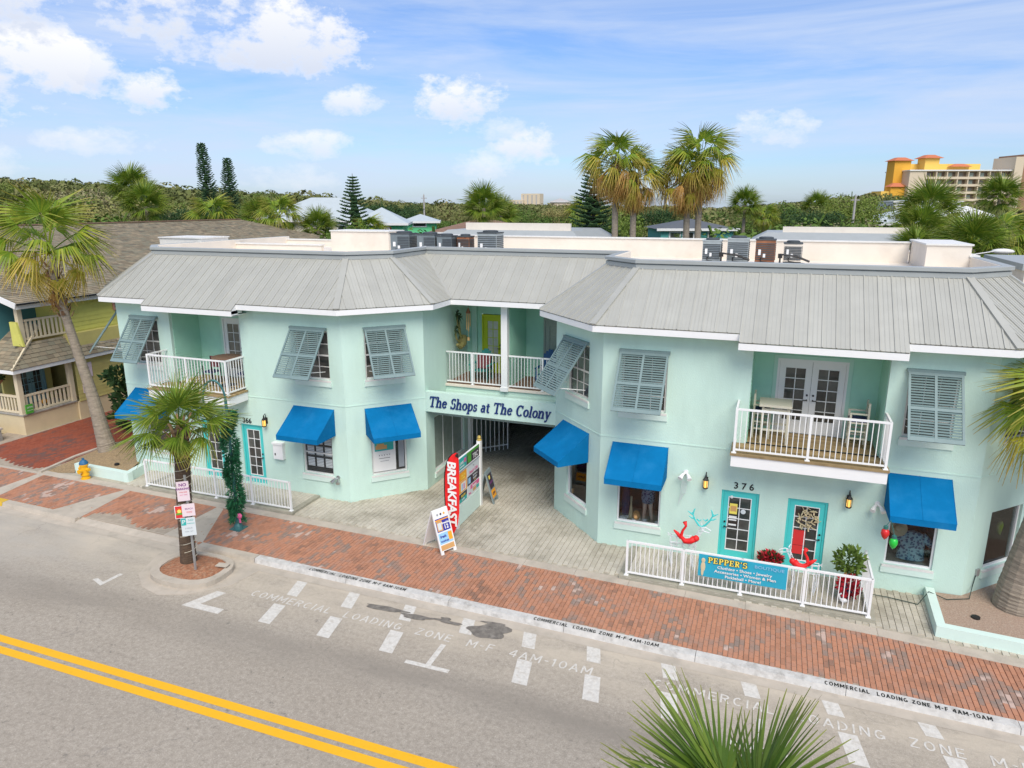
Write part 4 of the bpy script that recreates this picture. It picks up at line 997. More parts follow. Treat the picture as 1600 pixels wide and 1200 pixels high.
def serif(text, h, th=.012, shear=0.0, gap=.05, grow=0.0, length=None):
    mb = MB(); x = 0
    for k, ch in enumerate(text):
        S, adv = glyph(ch)
        for i, (pts, ws) in enumerate(S): ribbon(mb, [(px + x + shear * py, py) for px, py in pts], [w_ + grow for w_ in ws], th / h + .0008 * i)
        x += adv + gap
    kx = (length / x) if length else h
    mb.v = [(a * kx, b * h, c * h) for a, b, c in mb.v]; return mb
def serif_letters(text, h, th, shear, gap, grow, length, mat, parent, m, name='letter'):
    tot = sum(glyph(c)[1] + gap for c in text); kx = length / tot; x = 0
    for ch in text:
        S, adv = glyph(ch)
        if S:
            mb = MB()
            for i, (pts, ws) in enumerate(S): ribbon(mb, [(px + shear * py, py) for px, py in pts], [w_ + grow for w_ in ws], th / h + .0008 * i)
            mb.v = [(a * kx, b * h, c * h) for a, b, c in mb.v]; link(name, mb.mesh(name), mat, parent, m @ Matrix.Translation((x * kx, 0, 0)))
        x += adv + gap
sgn = thing('sign_lettering', (-8.65, 21.19, 3.2), None, None); sgn.parent = B; sgn.matrix_basis = wm(B).inverted() @ wm(sgn)
serif_letters('The Shops at The Colony', .52, .02, .26, .03, .038, 4.38, 'navy', sgn, basis((-10.86, 21.197, 3.215), (1, 0, 0), (0, 0, 1)))
for body, x, z in (('366', -17.22, 2.53), ('3 7 6', -.58, 2.42)):
    me = text_mesh(body, .26, .008, 0, .004); link('house_number', me, 'black', B, basis((x, 19.245, z), (1, 0, 0), (0, 0, 1)))
# notices in the boutique doors
def note(w, s0, s1, z0, z1, mat, d=-.086, parent=None, name='door_notice'):
    mb = MB(); w.box(mb, s0, s1, d - .003, d, z0, z1); return part(name, mb, mat, parent or B)
q = fr(-.88); note(FR, q + .235, q + .44, 1.62, 1.93, 'ink_yellow'); note(FR, q + .26, q + .42, 1.70, 1.86, 'ink_tan', -.084); note(FR, q + .235, q + .44, 1.50, 1.56, 'board_white'); note(FR, q + .235, q + .44, 1.42, 1.46, 'board_white'); note(FR, q + .235, q + .44, 1.27, 1.32, 'board_white')
mb = MB(); mb.ball(FR.P(q + .60, -.085, 1.72), (.07, .006, .07), 10, 6); part('door_notice', mb, 'ink_pale', B)
mb = MB(); mb.ball(FR.P(q + .27, -.06, 2.13), (.045, .01, .045), 10, 6); part('door_notice', mb, 'board_white', B)
q = fr(.84); note(FR, q + .22, q + .52, .98, 1.42, 'ink_red'); note(FR, q + .22, q + .48, .72, .97, 'ink_red', -.085)
mb = MB(); rnd = random.Random(5)
for i in range(60):
    a = rnd.uniform(0, 6.28); r = .27 * rnd.random() ** .4; c = FR.P(q + .56 + r * math.cos(a), -.07 + rnd.uniform(0, .05), 1.80 + r * math.sin(a)); t = rnd.uniform(0, 6.28)
    mb.bar(c, c + Vector((math.cos(t) * .12, -.03, math.sin(t) * .12)), .035, .01)
wr = part('wreath', mb, 'straw_hat', None); tag(wr, 'pale bow wreath hanging on the right turquoise boutique door', 'wreath')
for s_, t_ in ((.3, '· · ·'),):
    pass
# ---------------------------------------------------------------- front terraces, railings, planters
def terrace(x0, x1, yf, z):
    mb = MB(); n = 4
    for i in range(n): a = x0 + (x1 - x0) * i / n; b = x0 + (x1 - x0) * (i + 1) / n; mb.box(a + .003, b - .003, yf, yf + .22, .0, z)
    mb.box(x0, x0 + .2, yf + .22, 19.2, 0, z); mb.box(x1 - .2, x1, yf + .22, 19.2, 0, z)
    return part('terrace_curb', mb, 'concrete_curb', None, 'structure')
terrace(-3.3, 3.0, 17.36, .235); terrace(-20.6, -14.15, 17.68, .225)
def ground_rail(x0, x1, y, z, posts, label, ret=None, h=1.02, pitch=.118):
    t = thing('railing', (x0, y, z), label, 'railing', 'white baluster railings on the terrace curbs')
    w = Wall(x0, y, 0); mb, lst = railing(w, 0, x1 - x0, z, z + h, posts, pitch)
    part('rail', mb, 'white', t)
    for m_, nm, mt in lst: link(nm, m_, None, t, mt)
    if ret:
        w2 = Wall(ret, y, 90); mb, lst = railing(w2, .0, 1.55, z, z + h, (1.55,), pitch); part('rail', mb, 'white', t)
        for m_, nm, mt in lst: link(nm, m_, None, t, mt)
    return t
ground_rail(-3.11, 2.83, 17.46, .235, (0, 1.48, 2.95, 4.45, 5.94), 'white metal railing in front of the two boutique doors, carrying the blue banner', ret=2.83)
ground_rail(-20.45, -14.28, 17.80, .225, (0, 1.55, 3.1, 4.63, 6.17), 'white metal railing on the left terrace, behind the leaning street palm')
lay_bricks(bpy.data.objects['paving_bed'], (-24.0, 7.5, 16.7, 31), .15, .20, .142, 'paver', 'paver', stag_y=True, near=(-2, 14), seed=5,
    holes=(lambda x, y: y > strip_y(x) + .42, lambda x, y: not (-3.1 < x < 2.8 and 17.56 < y), lambda x, y: not (-20.4 < x < -14.35 and 17.86 < y),
           lambda x, y: y < 19.2 or (-11 < x < -6.3) or (-12.95 < x <= -11 and y - 19.25 < x + 12.95) or (-6.3 <= x < -4.35 and y - 19.25 < -4.35 - x), lambda x, y: not (x > 4.3 and y > 17.3), lambda x, y: x > -21.6), gap=.005, jitter=.0025)
for x0, x1, y0, z in ((-3.1, 2.8, 17.58, .225), (-20.4, -14.35, 17.9, .215)):
    bed = sheet('terrace_floor', [(x0, y0), (x1, y0), (x1, 19.24), (x0, 19.24)], z - .02, 'paver_joint')
    lay_bricks(bed, (x0, x1 - .1, y0, 19.2), .145, .225, z, 'paver', 'paver', keep=90, near=(0, 14), seed=8)
def wall_run(mb, pts, th, z0, z1):
    for (a, b), (c, d) in zip(pts, pts[1:]):
        dx, dy = c - a, d - b; l = math.hypot(dx, dy); nx, ny = -dy / l * th, dx / l * th
        mb.prism([(a, b), (c, d), (c + nx, d + ny), (a + nx, b + ny)], z0, z1)
t = thing('planter', (5.5, 17.3, 0), 'low mint planter wall around gravel at the foot of the right palm', 'planter')
mb = MB(); wall_run(mb, [(9.0, 16.95), (4.25, 17.28)], -.2, 0, .42); wall_run(mb, [(4.25, 17.30), (4.32, 19.2)], -.2, 0, .415); part('planter_wall', mb, 'stucco_trim', t)
mb = MB(); mb.quad((4.3, 17.4, .30), (9, 17.1, .30), (9, 22, .30), (7.0, 21.1, .30), (5.1, 19.24, .30), (4.4, 19.2, .30)); part('gravel', mb, 'gravel', t, 'stuff')
t = thing('planter', (-23, 18.3, 0), 'low mint planter wall around mulch at the foot of the left leaning palm', 'planter')
mb = MB(); wall_run(mb, [(-24.3, 18.05), (-21.55, 17.98)], .2, 0, .48); wall_run(mb, [(-21.56, 18.0), (-21.9, 19.5)], .2, 0, .475); part('planter_wall', mb, 'stucco_trim', t)
mb = MB(); wall_run(mb, [(-25.45, 17.55), (-25.75, 19.3), (-25.7, 20.8), (-24.9, 22.0)], .14, 0, .2); part('edging', mb, 'concrete', t)
mb = MB(); mb.quad((-25.4, 17.6, .13), (-24.3, 18.0, .13), (-24.2, 18.1, .36), (-21.8, 18.1, .40), (-22.4, 19.3, .38), (-24.5, 21.3, .36), (-25.0, 21.9, .2), (-25.65, 20.6, .2), (-25.6, 19.2, .16)); part('mulch_bed', mb, 'straw', t, 'stuff')
# red brick drive beside the neighbour
drv = sheet('driveway', [(-31.5, 17.6), (-25.5, 17.6), (-25.7, 30), (-31.5, 30)], .135, 'mortar')
lay_bricks(drv, (-30.15, -25.6, 17.75, 29), .13, .225, .15, 'brick', 'brick_red', near=(-25, 17), seed=9, keep=200, holes=(lambda x, y: x < -25.55 - .12 * max(0, y - 19.5) ** .5 or y > 22 and x < -25.9, lambda x, y: y > 17.95 + .2 * math.sin(x * 1.7)))
# kerbed island with the street palm
isl = [(-16.35, 15.05), (-16.35, 14.25), (-15.95, 13.2), (-15.3, 12.72), (-14.6, 12.55), (-13.85, 12.85), (-13.1, 13.6), (-12.85, 14.85)]
mb = MB(); mb.prism(isl, -.02, .009); part('island_apron', mb, 'concrete', None, 'structure')
def oval(cx, cy, rx, ry, n=22, p=2.6): 
    out = []
    for k in range(n):
        a = 2 * math.pi * k / n; c, s = math.cos(a), math.sin(a); out.append((cx + rx * math.copysign(abs(c) ** (2 / p), c) + .25 * max(0, s) * 0, cy + ry * math.copysign(abs(s) ** (2 / p), s)))
    return out
O1 = oval(-14.62, 13.82, 1.12, .86); O2 = oval(-14.62, 13.86, .92, .66)
mb = MB(); n = len(O1)
for i in range(n):
    a, b, c, d = O1[i], O1[(i + 1) % n], O2[(i + 1) % n], O2[i]
    mb.quad((*a, -.01), (*b, -.01), (*b, .15), (*a, .15)); mb.quad((*a, .15), (*b, .15), (*c, .16), (*d, .16)); mb.quad((*d, .16), (*c, .16), (*c, .05), (*d, .05))
part('island_kerb', mb, 'concrete', None, 'structure')
mb = MB(); rnd = random.Random(2); rows = []
for r in (1, .66, .33): rows.append([(-14.62 + (x + 14.62) * r, 13.86 + (y - 13.86) * r, .12 + .10 * (1 - r) + rnd.uniform(-.012, .012)) for x, y in O2])
for A, Bb in zip(rows, rows[1:]):
    for i in range(n): mb.quad(A[i], A[(i + 1) % n], Bb[(i + 1) % n], Bb[i])
mb.quad(*rows[-1]); part('mulch', mb, 'mulch', None, 'stuff').pop('x', None)
mb = MB(); mb.obox((-14.0, 14.02, .19), (.34, .05, 0), (-.03, .2, 0), (0, 0, .02)); o = part('utility_cover', mb, 'concrete', None); tag(o, 'small pale concrete cover lying in the mulch of the palm island', 'cover')

# ---------------------------------------------------------------- palms
def frond_mesh(name, nseg=34, span=118, L_=1.05, pet=.75, droop=.25, hang=.0, fold=.3, wseg=1.0, seed=1, narrow=1.0, mat='frond', tipsplit=.42):
    rnd = random.Random(seed); mb = MB(); tips = []
    def v(x, y, z, t): mb.v.append((x, y, z)); tips.append(t)
    o = 0
    for k in range(5):   # petiole
        x = pet * k / 4; w = .022 - .010 * k / 4; z = -.10 * (k / 4) ** 2 * pet
        v(x, -w, z + .008, 0); v(x, w, z + .008, 0); v(x, 0, z - .02, 0)
    for k in range(4):
        b = k * 3; mb.f += [(b, b + 3, b + 4, b + 1), (b + 1, b + 4, b + 5, b + 2), (b + 2, b + 5, b + 3, b)]
    hz = -.10 * pet
    for i in range(nseg):
        f = (i + .5) / nseg * 2 - 1; a = R(span) * f * narrow; Ls = L_ * (1 - .35 * abs(f) ** 1.6) * rnd.uniform(.9, 1.06); da = 2 * R(span) * narrow / nseg
        dx, dy = math.cos(a), math.sin(a); px, py = -dy, dx; b = len(mb.v); roll = rnd.uniform(-.25, .25); ext = rnd.uniform(.55, 1.35)
        for rr, wf in ((.05, 1.0), (tipsplit, .95), (.74, .5), (1.0, .06)):
            r = Ls * rr; hw = min(r, Ls * tipsplit) * da * .5 * wf * 1.02 * wseg + .003
            z = hz - fold * abs(dy) * r - droop * ext * (rr ** 2) * Ls; x, y = dx * r, dy * r
            if hang and rr > tipsplit:      # limp tips hang straight down
                q = (rr - tipsplit) * Ls * hang; x -= dx * q * .7 * ext; y -= dy * q * .7 * ext; z -= q * .9 * ext
            pl = .35 * hw * (1 if i % 2 else -1) + roll * hw
            v(pet + x - px * hw, y - py * hw, z + pl, rr); v(pet + x + px * hw, y + py * hw, z - pl, rr)
        for k in range(3): mb.f.append((b + 2 * k, b + 2 * k + 2, b + 2 * k + 3, b + 2 * k + 1))
    mb.tip = tips; me = mb.mesh(name); me.materials.append(MATS[mat]); return me
FM = {}
def fset(key, n, **kw): FM[key] = [frond_mesh('frond', seed=10 * len(FM) + i, **kw) for i in range(n)]
fset('wash', 4, nseg=32, L_=1.05, pet=.95, droop=.20, hang=.6, fold=.26, wseg=.95, mat='frond', tipsplit=.36)
fset('wash_y', 3, nseg=28, L_=1.0, pet=.95, droop=.3, hang=.8, fold=.3, wseg=.8, mat='frond_yellow', tipsplit=.27)
fset('dead', 3, nseg=22, L_=1.0, pet=.7, droop=.2, hang=.7, fold=.5, narrow=.38, wseg=.8, mat='frond_dead', tipsplit=.3)
fset('sabal', 4, nseg=34, L_=1.02, pet=.78, droop=.16, hang=.16, fold=.34, wseg=.95, mat='frond_green', tipsplit=.36)
fset('sabal_y', 2, nseg=32, L_=.92, pet=.75, droop=.3, hang=.45, fold=.45, wseg=.9, mat='frond', tipsplit=.36)
fset('fore', 4, nseg=36, span=88, L_=1.18, pet=.38, droop=.10, hang=.08, fold=.34, wseg=.95, mat='frond_deep', tipsplit=.4)
def crown(parent, c, spec, seed=1, scale=1.0, axis=(0, 0, 1)):
    """spec: list of (mesh key, count, elevation from, elevation to, scale)"""
    rnd = random.Random(seed); az = rnd.uniform(0, 360); tilt = Vector((0, 0, 1)).rotation_difference(Vector(axis)).to_matrix().to_4x4()
    for key, n, e0, e1, s in spec:
        for i in range(n):
            az += 137.5 + rnd.uniform(-14, 14); el = e0 + (e1 - e0) * (i + .5) / n + rnd.uniform(-7, 7)
            me = FM[key][rnd.randrange(len(FM[key]))]
            m = Matrix.Translation(Vector(c)) @ tilt @ Matrix.Rotation(R(az), 4, 'Z') @ Matrix.Rotation(R(-el), 4, 'Y') @ Matrix.Rotation(R(rnd.uniform(-22, 22)), 4, 'X') @ Matrix.Scale(s * scale * rnd.uniform(.88, 1.1), 4)
            link('frond' if key != 'dead' else 'dead_frond', me, None, parent, m)
def trunk(parent, pts, rad, mat, rings=.16, n=14, amp=.012):
    """ringed trunk along a smooth path"""
    P = [Vector(p) for p in pts]; out, rr = [], []; K = 40
    def cr(t):
        i = min(int(t), len(P) - 2); f = t - i; p0, p1, p2, p3 = P[max(i - 1, 0)], P[i], P[i + 1], P[min(i + 2, len(P) - 1)]
        return .5 * ((2 * p1) + (p2 - p0) * f + (2 * p0 - 5 * p1 + 4 * p2 - p3) * f * f + (3 * p1 - p0 - 3 * p2 + p3) * f ** 3), rad[i] + (rad[i + 1] - rad[i]) * f
    tot = sum((b - a).length for a, b in zip(P, P[1:])); K = max(8, int(tot / rings) * 2)
    rnd = random.Random(4)
    for k in range(K + 1):
        p, r = cr((len(P) - 1) * k / K * .9999); out.append(p); rr.append(r * (1 + (amp if k % 2 else -amp) + rnd.uniform(-.012, .012)))
    mb = MB(); mb.tube(out, rr, n); return part('trunk', mb, mat, parent, smooth=False)
def boots(parent, a, b, r0, r1, count, mat, seed=1, size=.22):
    rnd = random.Random(seed); mb = MB(); a, b = Vector(a), Vector(b); ax = (b - a).normalized(); x = ax.orthogonal().normalized(); y = ax.cross(x)
    for i in range(count):
        t = (i + .5) / count; an = i * 2.4 + rnd.uniform(-.3, .3); o = x * math.cos(an) + y * math.sin(an); r = r0 + (r1 - r0) * t; p = a + (b - a) * t + o * r * .92; s = ax.cross(o)
        l = size * rnd.uniform(.7, 1.3); w = .06 * rnd.uniform(.8, 1.3); d = (ax * .75 + o * rnd.uniform(.25, .7)).normalized()
        mb.add([p - s * w, p + s * w, p + d * l + s * w * .5, p + d * l - s * w * .5, p - s * w + o * .03, p + s * w + o * .03, p + d * l + s * w * .45 + o * .015, p + d * l - s * w * .45 + o * .015],
               [(4, 5, 6, 7), (0, 1, 5, 4), (1, 2, 6, 5), (2, 3, 7, 6), (3, 0, 4, 7)])
    return part('leaf_bases', mb, mat, parent, 'stuff')
# leaning palm by the yellow house
t = thing('fan_palm', (-25.15, 20.08, .3), 'tall leaning fan palm with drooping yellow tipped fronds beside the yellow green house', 'palm tree')
trunk(t, [(-24.95, 20.1, .15), (-25.05, 20.05, .8), (-25.30, 20.0, 2.6), (-25.62, 19.9, 4.4), (-25.9, 19.82, 6.0), (-26.1, 19.75, 7.9)], [.42, .30, .215, .17, .155, .16], 'palm_trunk')
boots(t, (-25.88, 19.83, 5.7), (-26.1, 19.75, 7.9), .22, .21, 46, 'palm_boot_dark', 3, .26)
crown(t, (-26.12, 19.74, 8.2), [('wash', 7, 86, 40, 1.42), ('wash', 8, 38, 0, 1.4), ('wash_y', 6, 14, -30, 1.3), ('wash_y', 4, -28, -52, 1.2)], 11)
for az, s in ((-60, 1.0), (-100, 1.05), (20, .9)): link('dead_frond', FM['dead'][0], None, t, Matrix.Translation((-26.1, 19.74, 7.5)) @ Matrix.Rotation(R(az), 4, 'Z') @ Matrix.Rotation(R(70), 4, 'Y') @ Matrix.Scale(s * 1.15, 4))
# street palm on the island
t = thing('cabbage_palm', (-14.96, 14.04, .15), 'short cabbage palm wrapped in a cord of lights on the kerbed mulch island', 'palm tree')
trunk(t, [(-14.93, 14.02, .1), (-14.92, 14.03, .8), (-14.86, 14.06, 2.2), (-14.78, 14.1, 3.5), (-14.76, 14.1, 4.1)], [.235, .20, .20, .205, .22], 'palm_trunk_dark', .09)
boots(t, (-14.79, 14.1, 3.25), (-14.76, 14.1, 4.2), .21, .2, 30, 'palm_boot', 5, .30)
crown(t, (-14.76, 14.1, 4.2), [('sabal', 7, 86, 45, .9), ('sabal', 9, 42, 8, .97), ('sabal', 4, 4, -18, .92), ('sabal_y', 3, -12, -30, .88)], 23)
mb = MB(); pts = []
for k in range(120):
    z = .35 + 2.9 * k / 119; a = k * .63; r = .215; f = z / 4; pts.append((-14.93 + .17 * f + r * math.cos(a), 14.03 + .07 * f + r * math.sin(a), z))
mb.tube(pts, .009, 5); o = part('light_string', mb, 'sand_wall', None); tag(o, 'pale light cord wound around the trunk of the short street palm', 'light string')
# palm at the right edge
t = thing('fan_palm', (6.32, 19.1, .3), 'stout grey fan palm in the right gravel planter', 'palm tree')
trunk(t, [(6.30, 19.10, .2), (6.32, 19.1, .9), (6.42, 19.08, 2.2), (6.56, 19.05, 3.6), (6.68, 19.0, 4.7)], [.52, .46, .36, .28, .25], 'palm_trunk', .13)
boots(t, (6.6, 19.03, 4.0), (6.7, 19, 5.0), .27, .25, 24, 'palm_boot', 7, .3)
crown(t, (6.7, 19.0, 5.1), [('wash', 9, 85, 30, 1.25), ('wash', 8, 28, -5, 1.2), ('wash_y', 4, 0, -30, 1.05)], 31)
for az in (150, 190, 215, 250, 285): link('dead_frond', FM['dead'][az % 2], None, t, Matrix.Translation((6.66, 19.0, 4.75)) @ Matrix.Rotation(R(az), 4, 'Z') @ Matrix.Rotation(R(60), 4, 'Y') @ Matrix.Scale(1.25, 4))
# palm crown right below the camera
t = thing('cabbage_palm', (.10, 4.95, 0), 'bushy green palm crown in the foreground at the bottom of the picture', 'palm tree')
trunk(t, [(.1, 4.95, 0), (.08, 4.97, 2.5), (.1, 5.0, 4.95)], [.2, .17, .18], 'palm_trunk_dark', .1)
boots(t, (.1, 5, 4.0), (.1, 5, 4.95), .19, .18, 26, 'palm_boot', 9, .3)
crown(t, (.12, 5.05, 5.0), [('fore', 4, 84, 58, .88), ('fore', 5, 50, 14, .84), ('fore', 6, 10, -25, .76), ('sabal_y', 4, -20, -45, .75)], 45)
# four tall palms behind the building
for i, (x, y, h, c, lab) in enumerate([(-9.85, 45.4, 12.4, 1.25, 'tall fan palm with brown skirt, leftmost of the four tall palms behind the roof'), (-8.75, 45.8, 11.5, 1.1, 'tall fan palm with brown skirt, second from the left behind the roof'),
        (-5.6, 47, 11.6, 1.2, 'tall fan palm with brown skirt, third from the left behind the roof'), (-4.9, 47.2, 12.5, 1.3, 'tall fan palm with brown skirt, rightmost of the four tall palms behind the roof')]):
    t = thing('fan_palm', (x, y, 0), lab, 'palm tree', 'tall fan palms behind the roof')
    trunk(t, [(x + .25 * (i % 2), y, 0), (x + .1, y, h * .5), (x, y, h)], [.28, .20, .19], 'palm_trunk', .3, 10)
    boots(t, (x, y, h - 2.2), (x, y, h), .26, .26, 30, 'palm_boot_dark', i, .34)
    crown(t, (x, y, h), [('wash', 8, 86, 35, c * 1.1), ('wash', 6, 35, 5, c * 1.15), ('wash_y', 13, 30, -42, c * 1.15), ('dead', 20, -12, -78, c * 1.3)], 60 + i)
# ---------------------------------------------------------------- street furniture and signs
# hydrant
t = thing('fire_hydrant', (-23.37, 17.72, .13), 'yellow fire hydrant with a blue bonnet in front of the left planter', 'hydrant')
X, Y, Z = -23.37, 17.72, .13
mb = MB(); mb.lathe([(.16, 0), (.16, .05), (.12, .06), (.12, .14), (.15, .15), (.15, .2), (.12, .21), (.125, .5), (.15, .52), (.15, .58)], (X, Y, Z), 14); mb.tube([(X - .2, Y, Z + .38), (X + .2, Y, Z + .38)], .055, 10); mb.tube([(X, Y - .22, Z + .34), (X, Y, Z + .34)], .07, 10); part('barrel', mb, 'hydrant_yellow', t, smooth=False)
mb = MB(); mb.tube([(X - .24, Y, Z + .38), (X - .19, Y, Z + .38)], .07, 6); mb.tube([(X + .19, Y, Z + .38), (X + .24, Y, Z + .38)], .07, 6); mb.tube([(X, Y - .25, Z + .34), (X, Y - .2, Z + .34)], .085, 6); part('nozzle_cap', mb, 'hydrant_yellow', t)
mb = MB(); mb.lathe([(.155, .58), (.155, .61), (.13, .67), (.07, .73), (.04, .74), (.04, .80)], (X, Y, Z), 14); part('bonnet', mb, 'hydrant_blue', t)
# lamp post wound with garland
t = thing('street_lamp', (-15.15, 16.3, .12), 'green shepherd crook lamp post standing in the brick pavement', 'street lamp')
bx, by = -15.15, 16.3
mb = MB(); mb.lathe([(.062, .1), (.062, 1.0), (.05, 1.1), (.045, 4.2)], (bx, by, .12), 12); part('pole', mb, 'pole_teal', t)
mb = MB(); mb.prism([(bx - .2, by - .2), (bx + .2, by - .2), (bx + .2, by + .2), (bx - .2, by + .2)], .12, .15); mb.lathe([(.15, .03), (.13, .12), (.09, .2), (.075, .34)], (bx, by, .12), 12); part('base_plate', mb, 'pole_teal', t)
mb = MB(); mb.tube([(bx - .31 + .31 * math.cos(R(a)), by - .12 + .12 * math.cos(R(a)), 4.3 + .62 * math.sin(R(a))) for a in range(0, 196, 13)], .032, 8); part('crook', mb, 'pole_teal', t)
mb = MB(); mb.lathe([(.03, .28), (.1, .2), (.19, .05), (.2, 0), (.16, -.01)], (bx - .62, by - .24, 3.92), 12); part('lamp_shade', mb, 'pole_teal', t)
rnd = random.Random(12); mb = MB()
for i in range(5200):
    z = .35 + 3.6 * rnd.random(); a = z * 5.2 + rnd.gauss(0, 1.3); r = .085 + .13 * rnd.random() ** .7 + .035 * math.sin(z * 7); c = Vector((bx + r * math.cos(a), by + r * math.sin(a), z))
    d = Vector((math.cos(a), math.sin(a), rnd.uniform(-1, .6))).normalized() * rnd.uniform(.07, .16); s = Vector((rnd.uniform(-1, 1), rnd.uniform(-1, 1), rnd.uniform(-1, 1))).cross(d).normalized() * .022
    mb.add([c - s, c + s, c + d], [(0, 1, 2)])
o = part('garland', mb, 'garland', None); tag(o, 'green holiday garland spiralling up the teal lamp post', 'garland')
mb = MB(); mb.ball((bx + .17, by - .1, .62), (.10, .06, .09), 8, 6); mb.bar((bx + .17, by - .1, .6), (bx + .2, by - .12, .40), .06, .02); o = part('bow', mb, 'ink_pink', None); tag(o, 'small pink bow tied low on the lamp post garland', 'bow')
# sign post
t = thing('sign_post', (-14.50, 13.72, .1), 'grey metal post carrying stacked parking signs beside the street palm', 'sign post')
mb = MB(); mb.bar((-14.38, 13.70, .1), (-14.44, 13.76, 2.95), .06, .035); part('post', mb, 'galvanised', t)
def panel_basis(o, yaw): a = R(yaw); return basis(Vector(o) + Vector((.10, .06, 0)), (math.cos(a), math.sin(a), 0), (0, 0, 1)) @ Matrix.Scale(.85, 4)
def plate(parent, name, m, w, h, mat, th=.008, z=0, world=True):
    mb = MB(); mb.box(-w / 2, w / 2, -h / 2, h / 2, z, z + th); return link(name, mb.mesh(name), mat, parent, m)
def words(parent, m, txt, size, mat, x, y, z=.012, bold=.0, align='CENTER', sx=1, shear=0, name='lettering', spacing=1):
    me = text_mesh(txt, size, .001, shear, bold, sx, align, spacing); me.transform(Matrix.Translation((x, y, z))); return link(name, me, mat, parent, m)
yw = 38
m = panel_basis((-14.55, 13.60, 2.52), yw); p = plate(t, 'sign_panel', m, .36, .66, 'sign_rose'); words(p, m, 'NO', .14, 'ink_purple', 0, .17, bold=.004); words(p, m, 'PARKING', .095, 'ink_purple', 0, .05, bold=.003); words(p, m, 'THIS SIDE', .055, 'ink_red', 0, -.05); words(p, m, 'ANY TIME', .05, 'ink_pink', 0, -.14)
m = panel_basis((-14.43, 13.59, 2.0), yw); p = plate(t, 'sign_panel', m, .38, .42, 'sign_rose'); words(p, m, 'BEACH', .075, 'ink_purple', .02, .02); words(p, m, 'ZONE', .06, 'ink_red', .02, -.09)
m = panel_basis((-14.64, 13.48, 1.95), yw); p = plate(t, 'sign_panel', m, .27, .44, 'board_white'); mb = MB(); mb.box(-.115, .115, -.2, .2, .009, .012); link('sign_face', mb.mesh('sign_face'), 'ink_red', p, m)
mb = MB(); mb.lathe([(.06, 0), (.06, .004)], (0, .03, .012), 14); link('sun_emblem', mb.mesh('sun_emblem'), 'ink_yellow', p, m); mb = MB(); mb.box(-.10, .10, -.09, -.03, .012, .014); link('palm_emblem', mb.mesh('palm_emblem'), 'ink_green', p, m)
mb = MB()
for k in range(10):
    a = k * .628; mb.add([(.07 * math.cos(a - .1), .03 + .07 * math.sin(a - .1), .013), (.07 * math.cos(a + .1), .03 + .07 * math.sin(a + .1), .013), (.115 * math.cos(a), .03 + .13 * math.sin(a), .013)], [(0, 1, 2)])
link('sun_rays', mb.mesh('sun_rays'), 'ink_orange', p, m)
m = panel_basis((-14.46, 13.56, 1.52), yw); p = plate(t, 'sign_panel', m, .42, .62, 'ink_pale'); mb = MB(); mb.box(-.2, -.06, .06, .30, .009, .012); link('sign_face', mb.mesh('sign_face'), 'ink_teal', p, m); words(p, m, 'P', .2, 'board_white', -.13, .11, .013); words(p, m, 'NO', .10, 'ink_teal', .08, .19); words(p, m, 'PARKING', .055, 'ink_teal', .07, .09); words(p, m, '2 HOUR', .06, 'ink_grey', 0, -.07); words(p, m, 'MON - SAT', .05, 'ink_grey', 0, -.18)
# directory board
t = thing('directory_board', (-8.72, 19.6, .14), 'white double post directory board covered in shop posters at the passage mouth', 'sign board')
mb = MB()
for y in (18.68, 20.56): mb.box(-8.79, -8.65, y - .07, y + .07, .1, 2.44)
part('post', mb, 'board_white', t)
for y in (18.68, 20.56): mb = MB(); mb.lathe([(.085, 0), (.085, .03), (.05, .05), (.07, .1), (.05, .15), (.01, .17)], (-8.72, y, 2.44), 10); part('post_finial', mb, 'gold', t)
mb = MB(); mb.box(-8.75, -8.69, 18.75, 20.49, .82, 2.36); part('board', mb, 'board_white', t)
mb = MB(); mb.box(-8.76, -8.68, 18.75, 20.49, .16, .80); part('lower_panel', mb, 'stucco_trim', t)
mb = MB(); mb.box(-8.77, -8.67, 18.75, 20.49, 1.90, 1.93); part('divider', mb, 'ink_grey', t)
mX = basis((-8.688, 18.80, .85), (0, 1, 0), (0, 0, 1))
def poster(x0, x1, y0, y1, mat, items=(), cuts=()):
    mb = MB(); mb.box(x0, x1, y0, y1, 0, .005); o = link('poster', mb.mesh('poster'), mat, t, mX)
    for i, (a, b, c, d, mm_) in enumerate(cuts): mb = MB(); mb.box(a, b, c, d, .005, .0065 + .0006 * i); link('poster_picture', mb.mesh('poster_picture'), mm_, o, mX)
    for txt, sz, mm_, x, y in items: words(o, mX, txt, sz, mm_, x, y, .0095, bold=.003)
poster(.02, .62, 1.12, 1.50, 'ink_teal', [('CAFE', .12, 'board_white', .25, 1.28), ('OPEN DAILY', .06, 'board_white', .28, 1.18)], [(.44, .58, 1.28, 1.42, 'ink_pink')])
poster(.64, 1.66, 1.12, 1.50, 'ink_dark', [('TBC', .24, 'board_white', 1.33, 1.17)], [(.64, 1.66, 1.42, 1.50, 'ink_green'), (.72, 1.0, 1.15, 1.40, 'ink_green')])
poster(.02, .62, .72, 1.02, 'ink_orange', [('TACOS', .10, 'ink_yellow', .34, .86), ('& MORE', .07, 'ink_yellow', .34, .77)])
poster(.02, .62, .34, .70, 'ink_orange', [], [(.16, .54, .38, .66, 'board_white'), (.36, .44, .42, .60, 'ink_pink'), (.22, .30, .40, .62, 'ink_sky')])
poster(.02, .62, .02, .32, 'ink_teal', [('SALON', .10, 'ink_yellow', .32, .19), ('& SPA', .08, 'board_white', .32, .07)], [(.02, .62, .16, .32, 'ink_dark')])
poster(.68, 1.66, .70, 1.02, 'ink_pale', [('Beach Cafe', .15, 'ink_pink', 1.17, .74), ('THE', .06, 'ink_grey', 1.17, .92)])
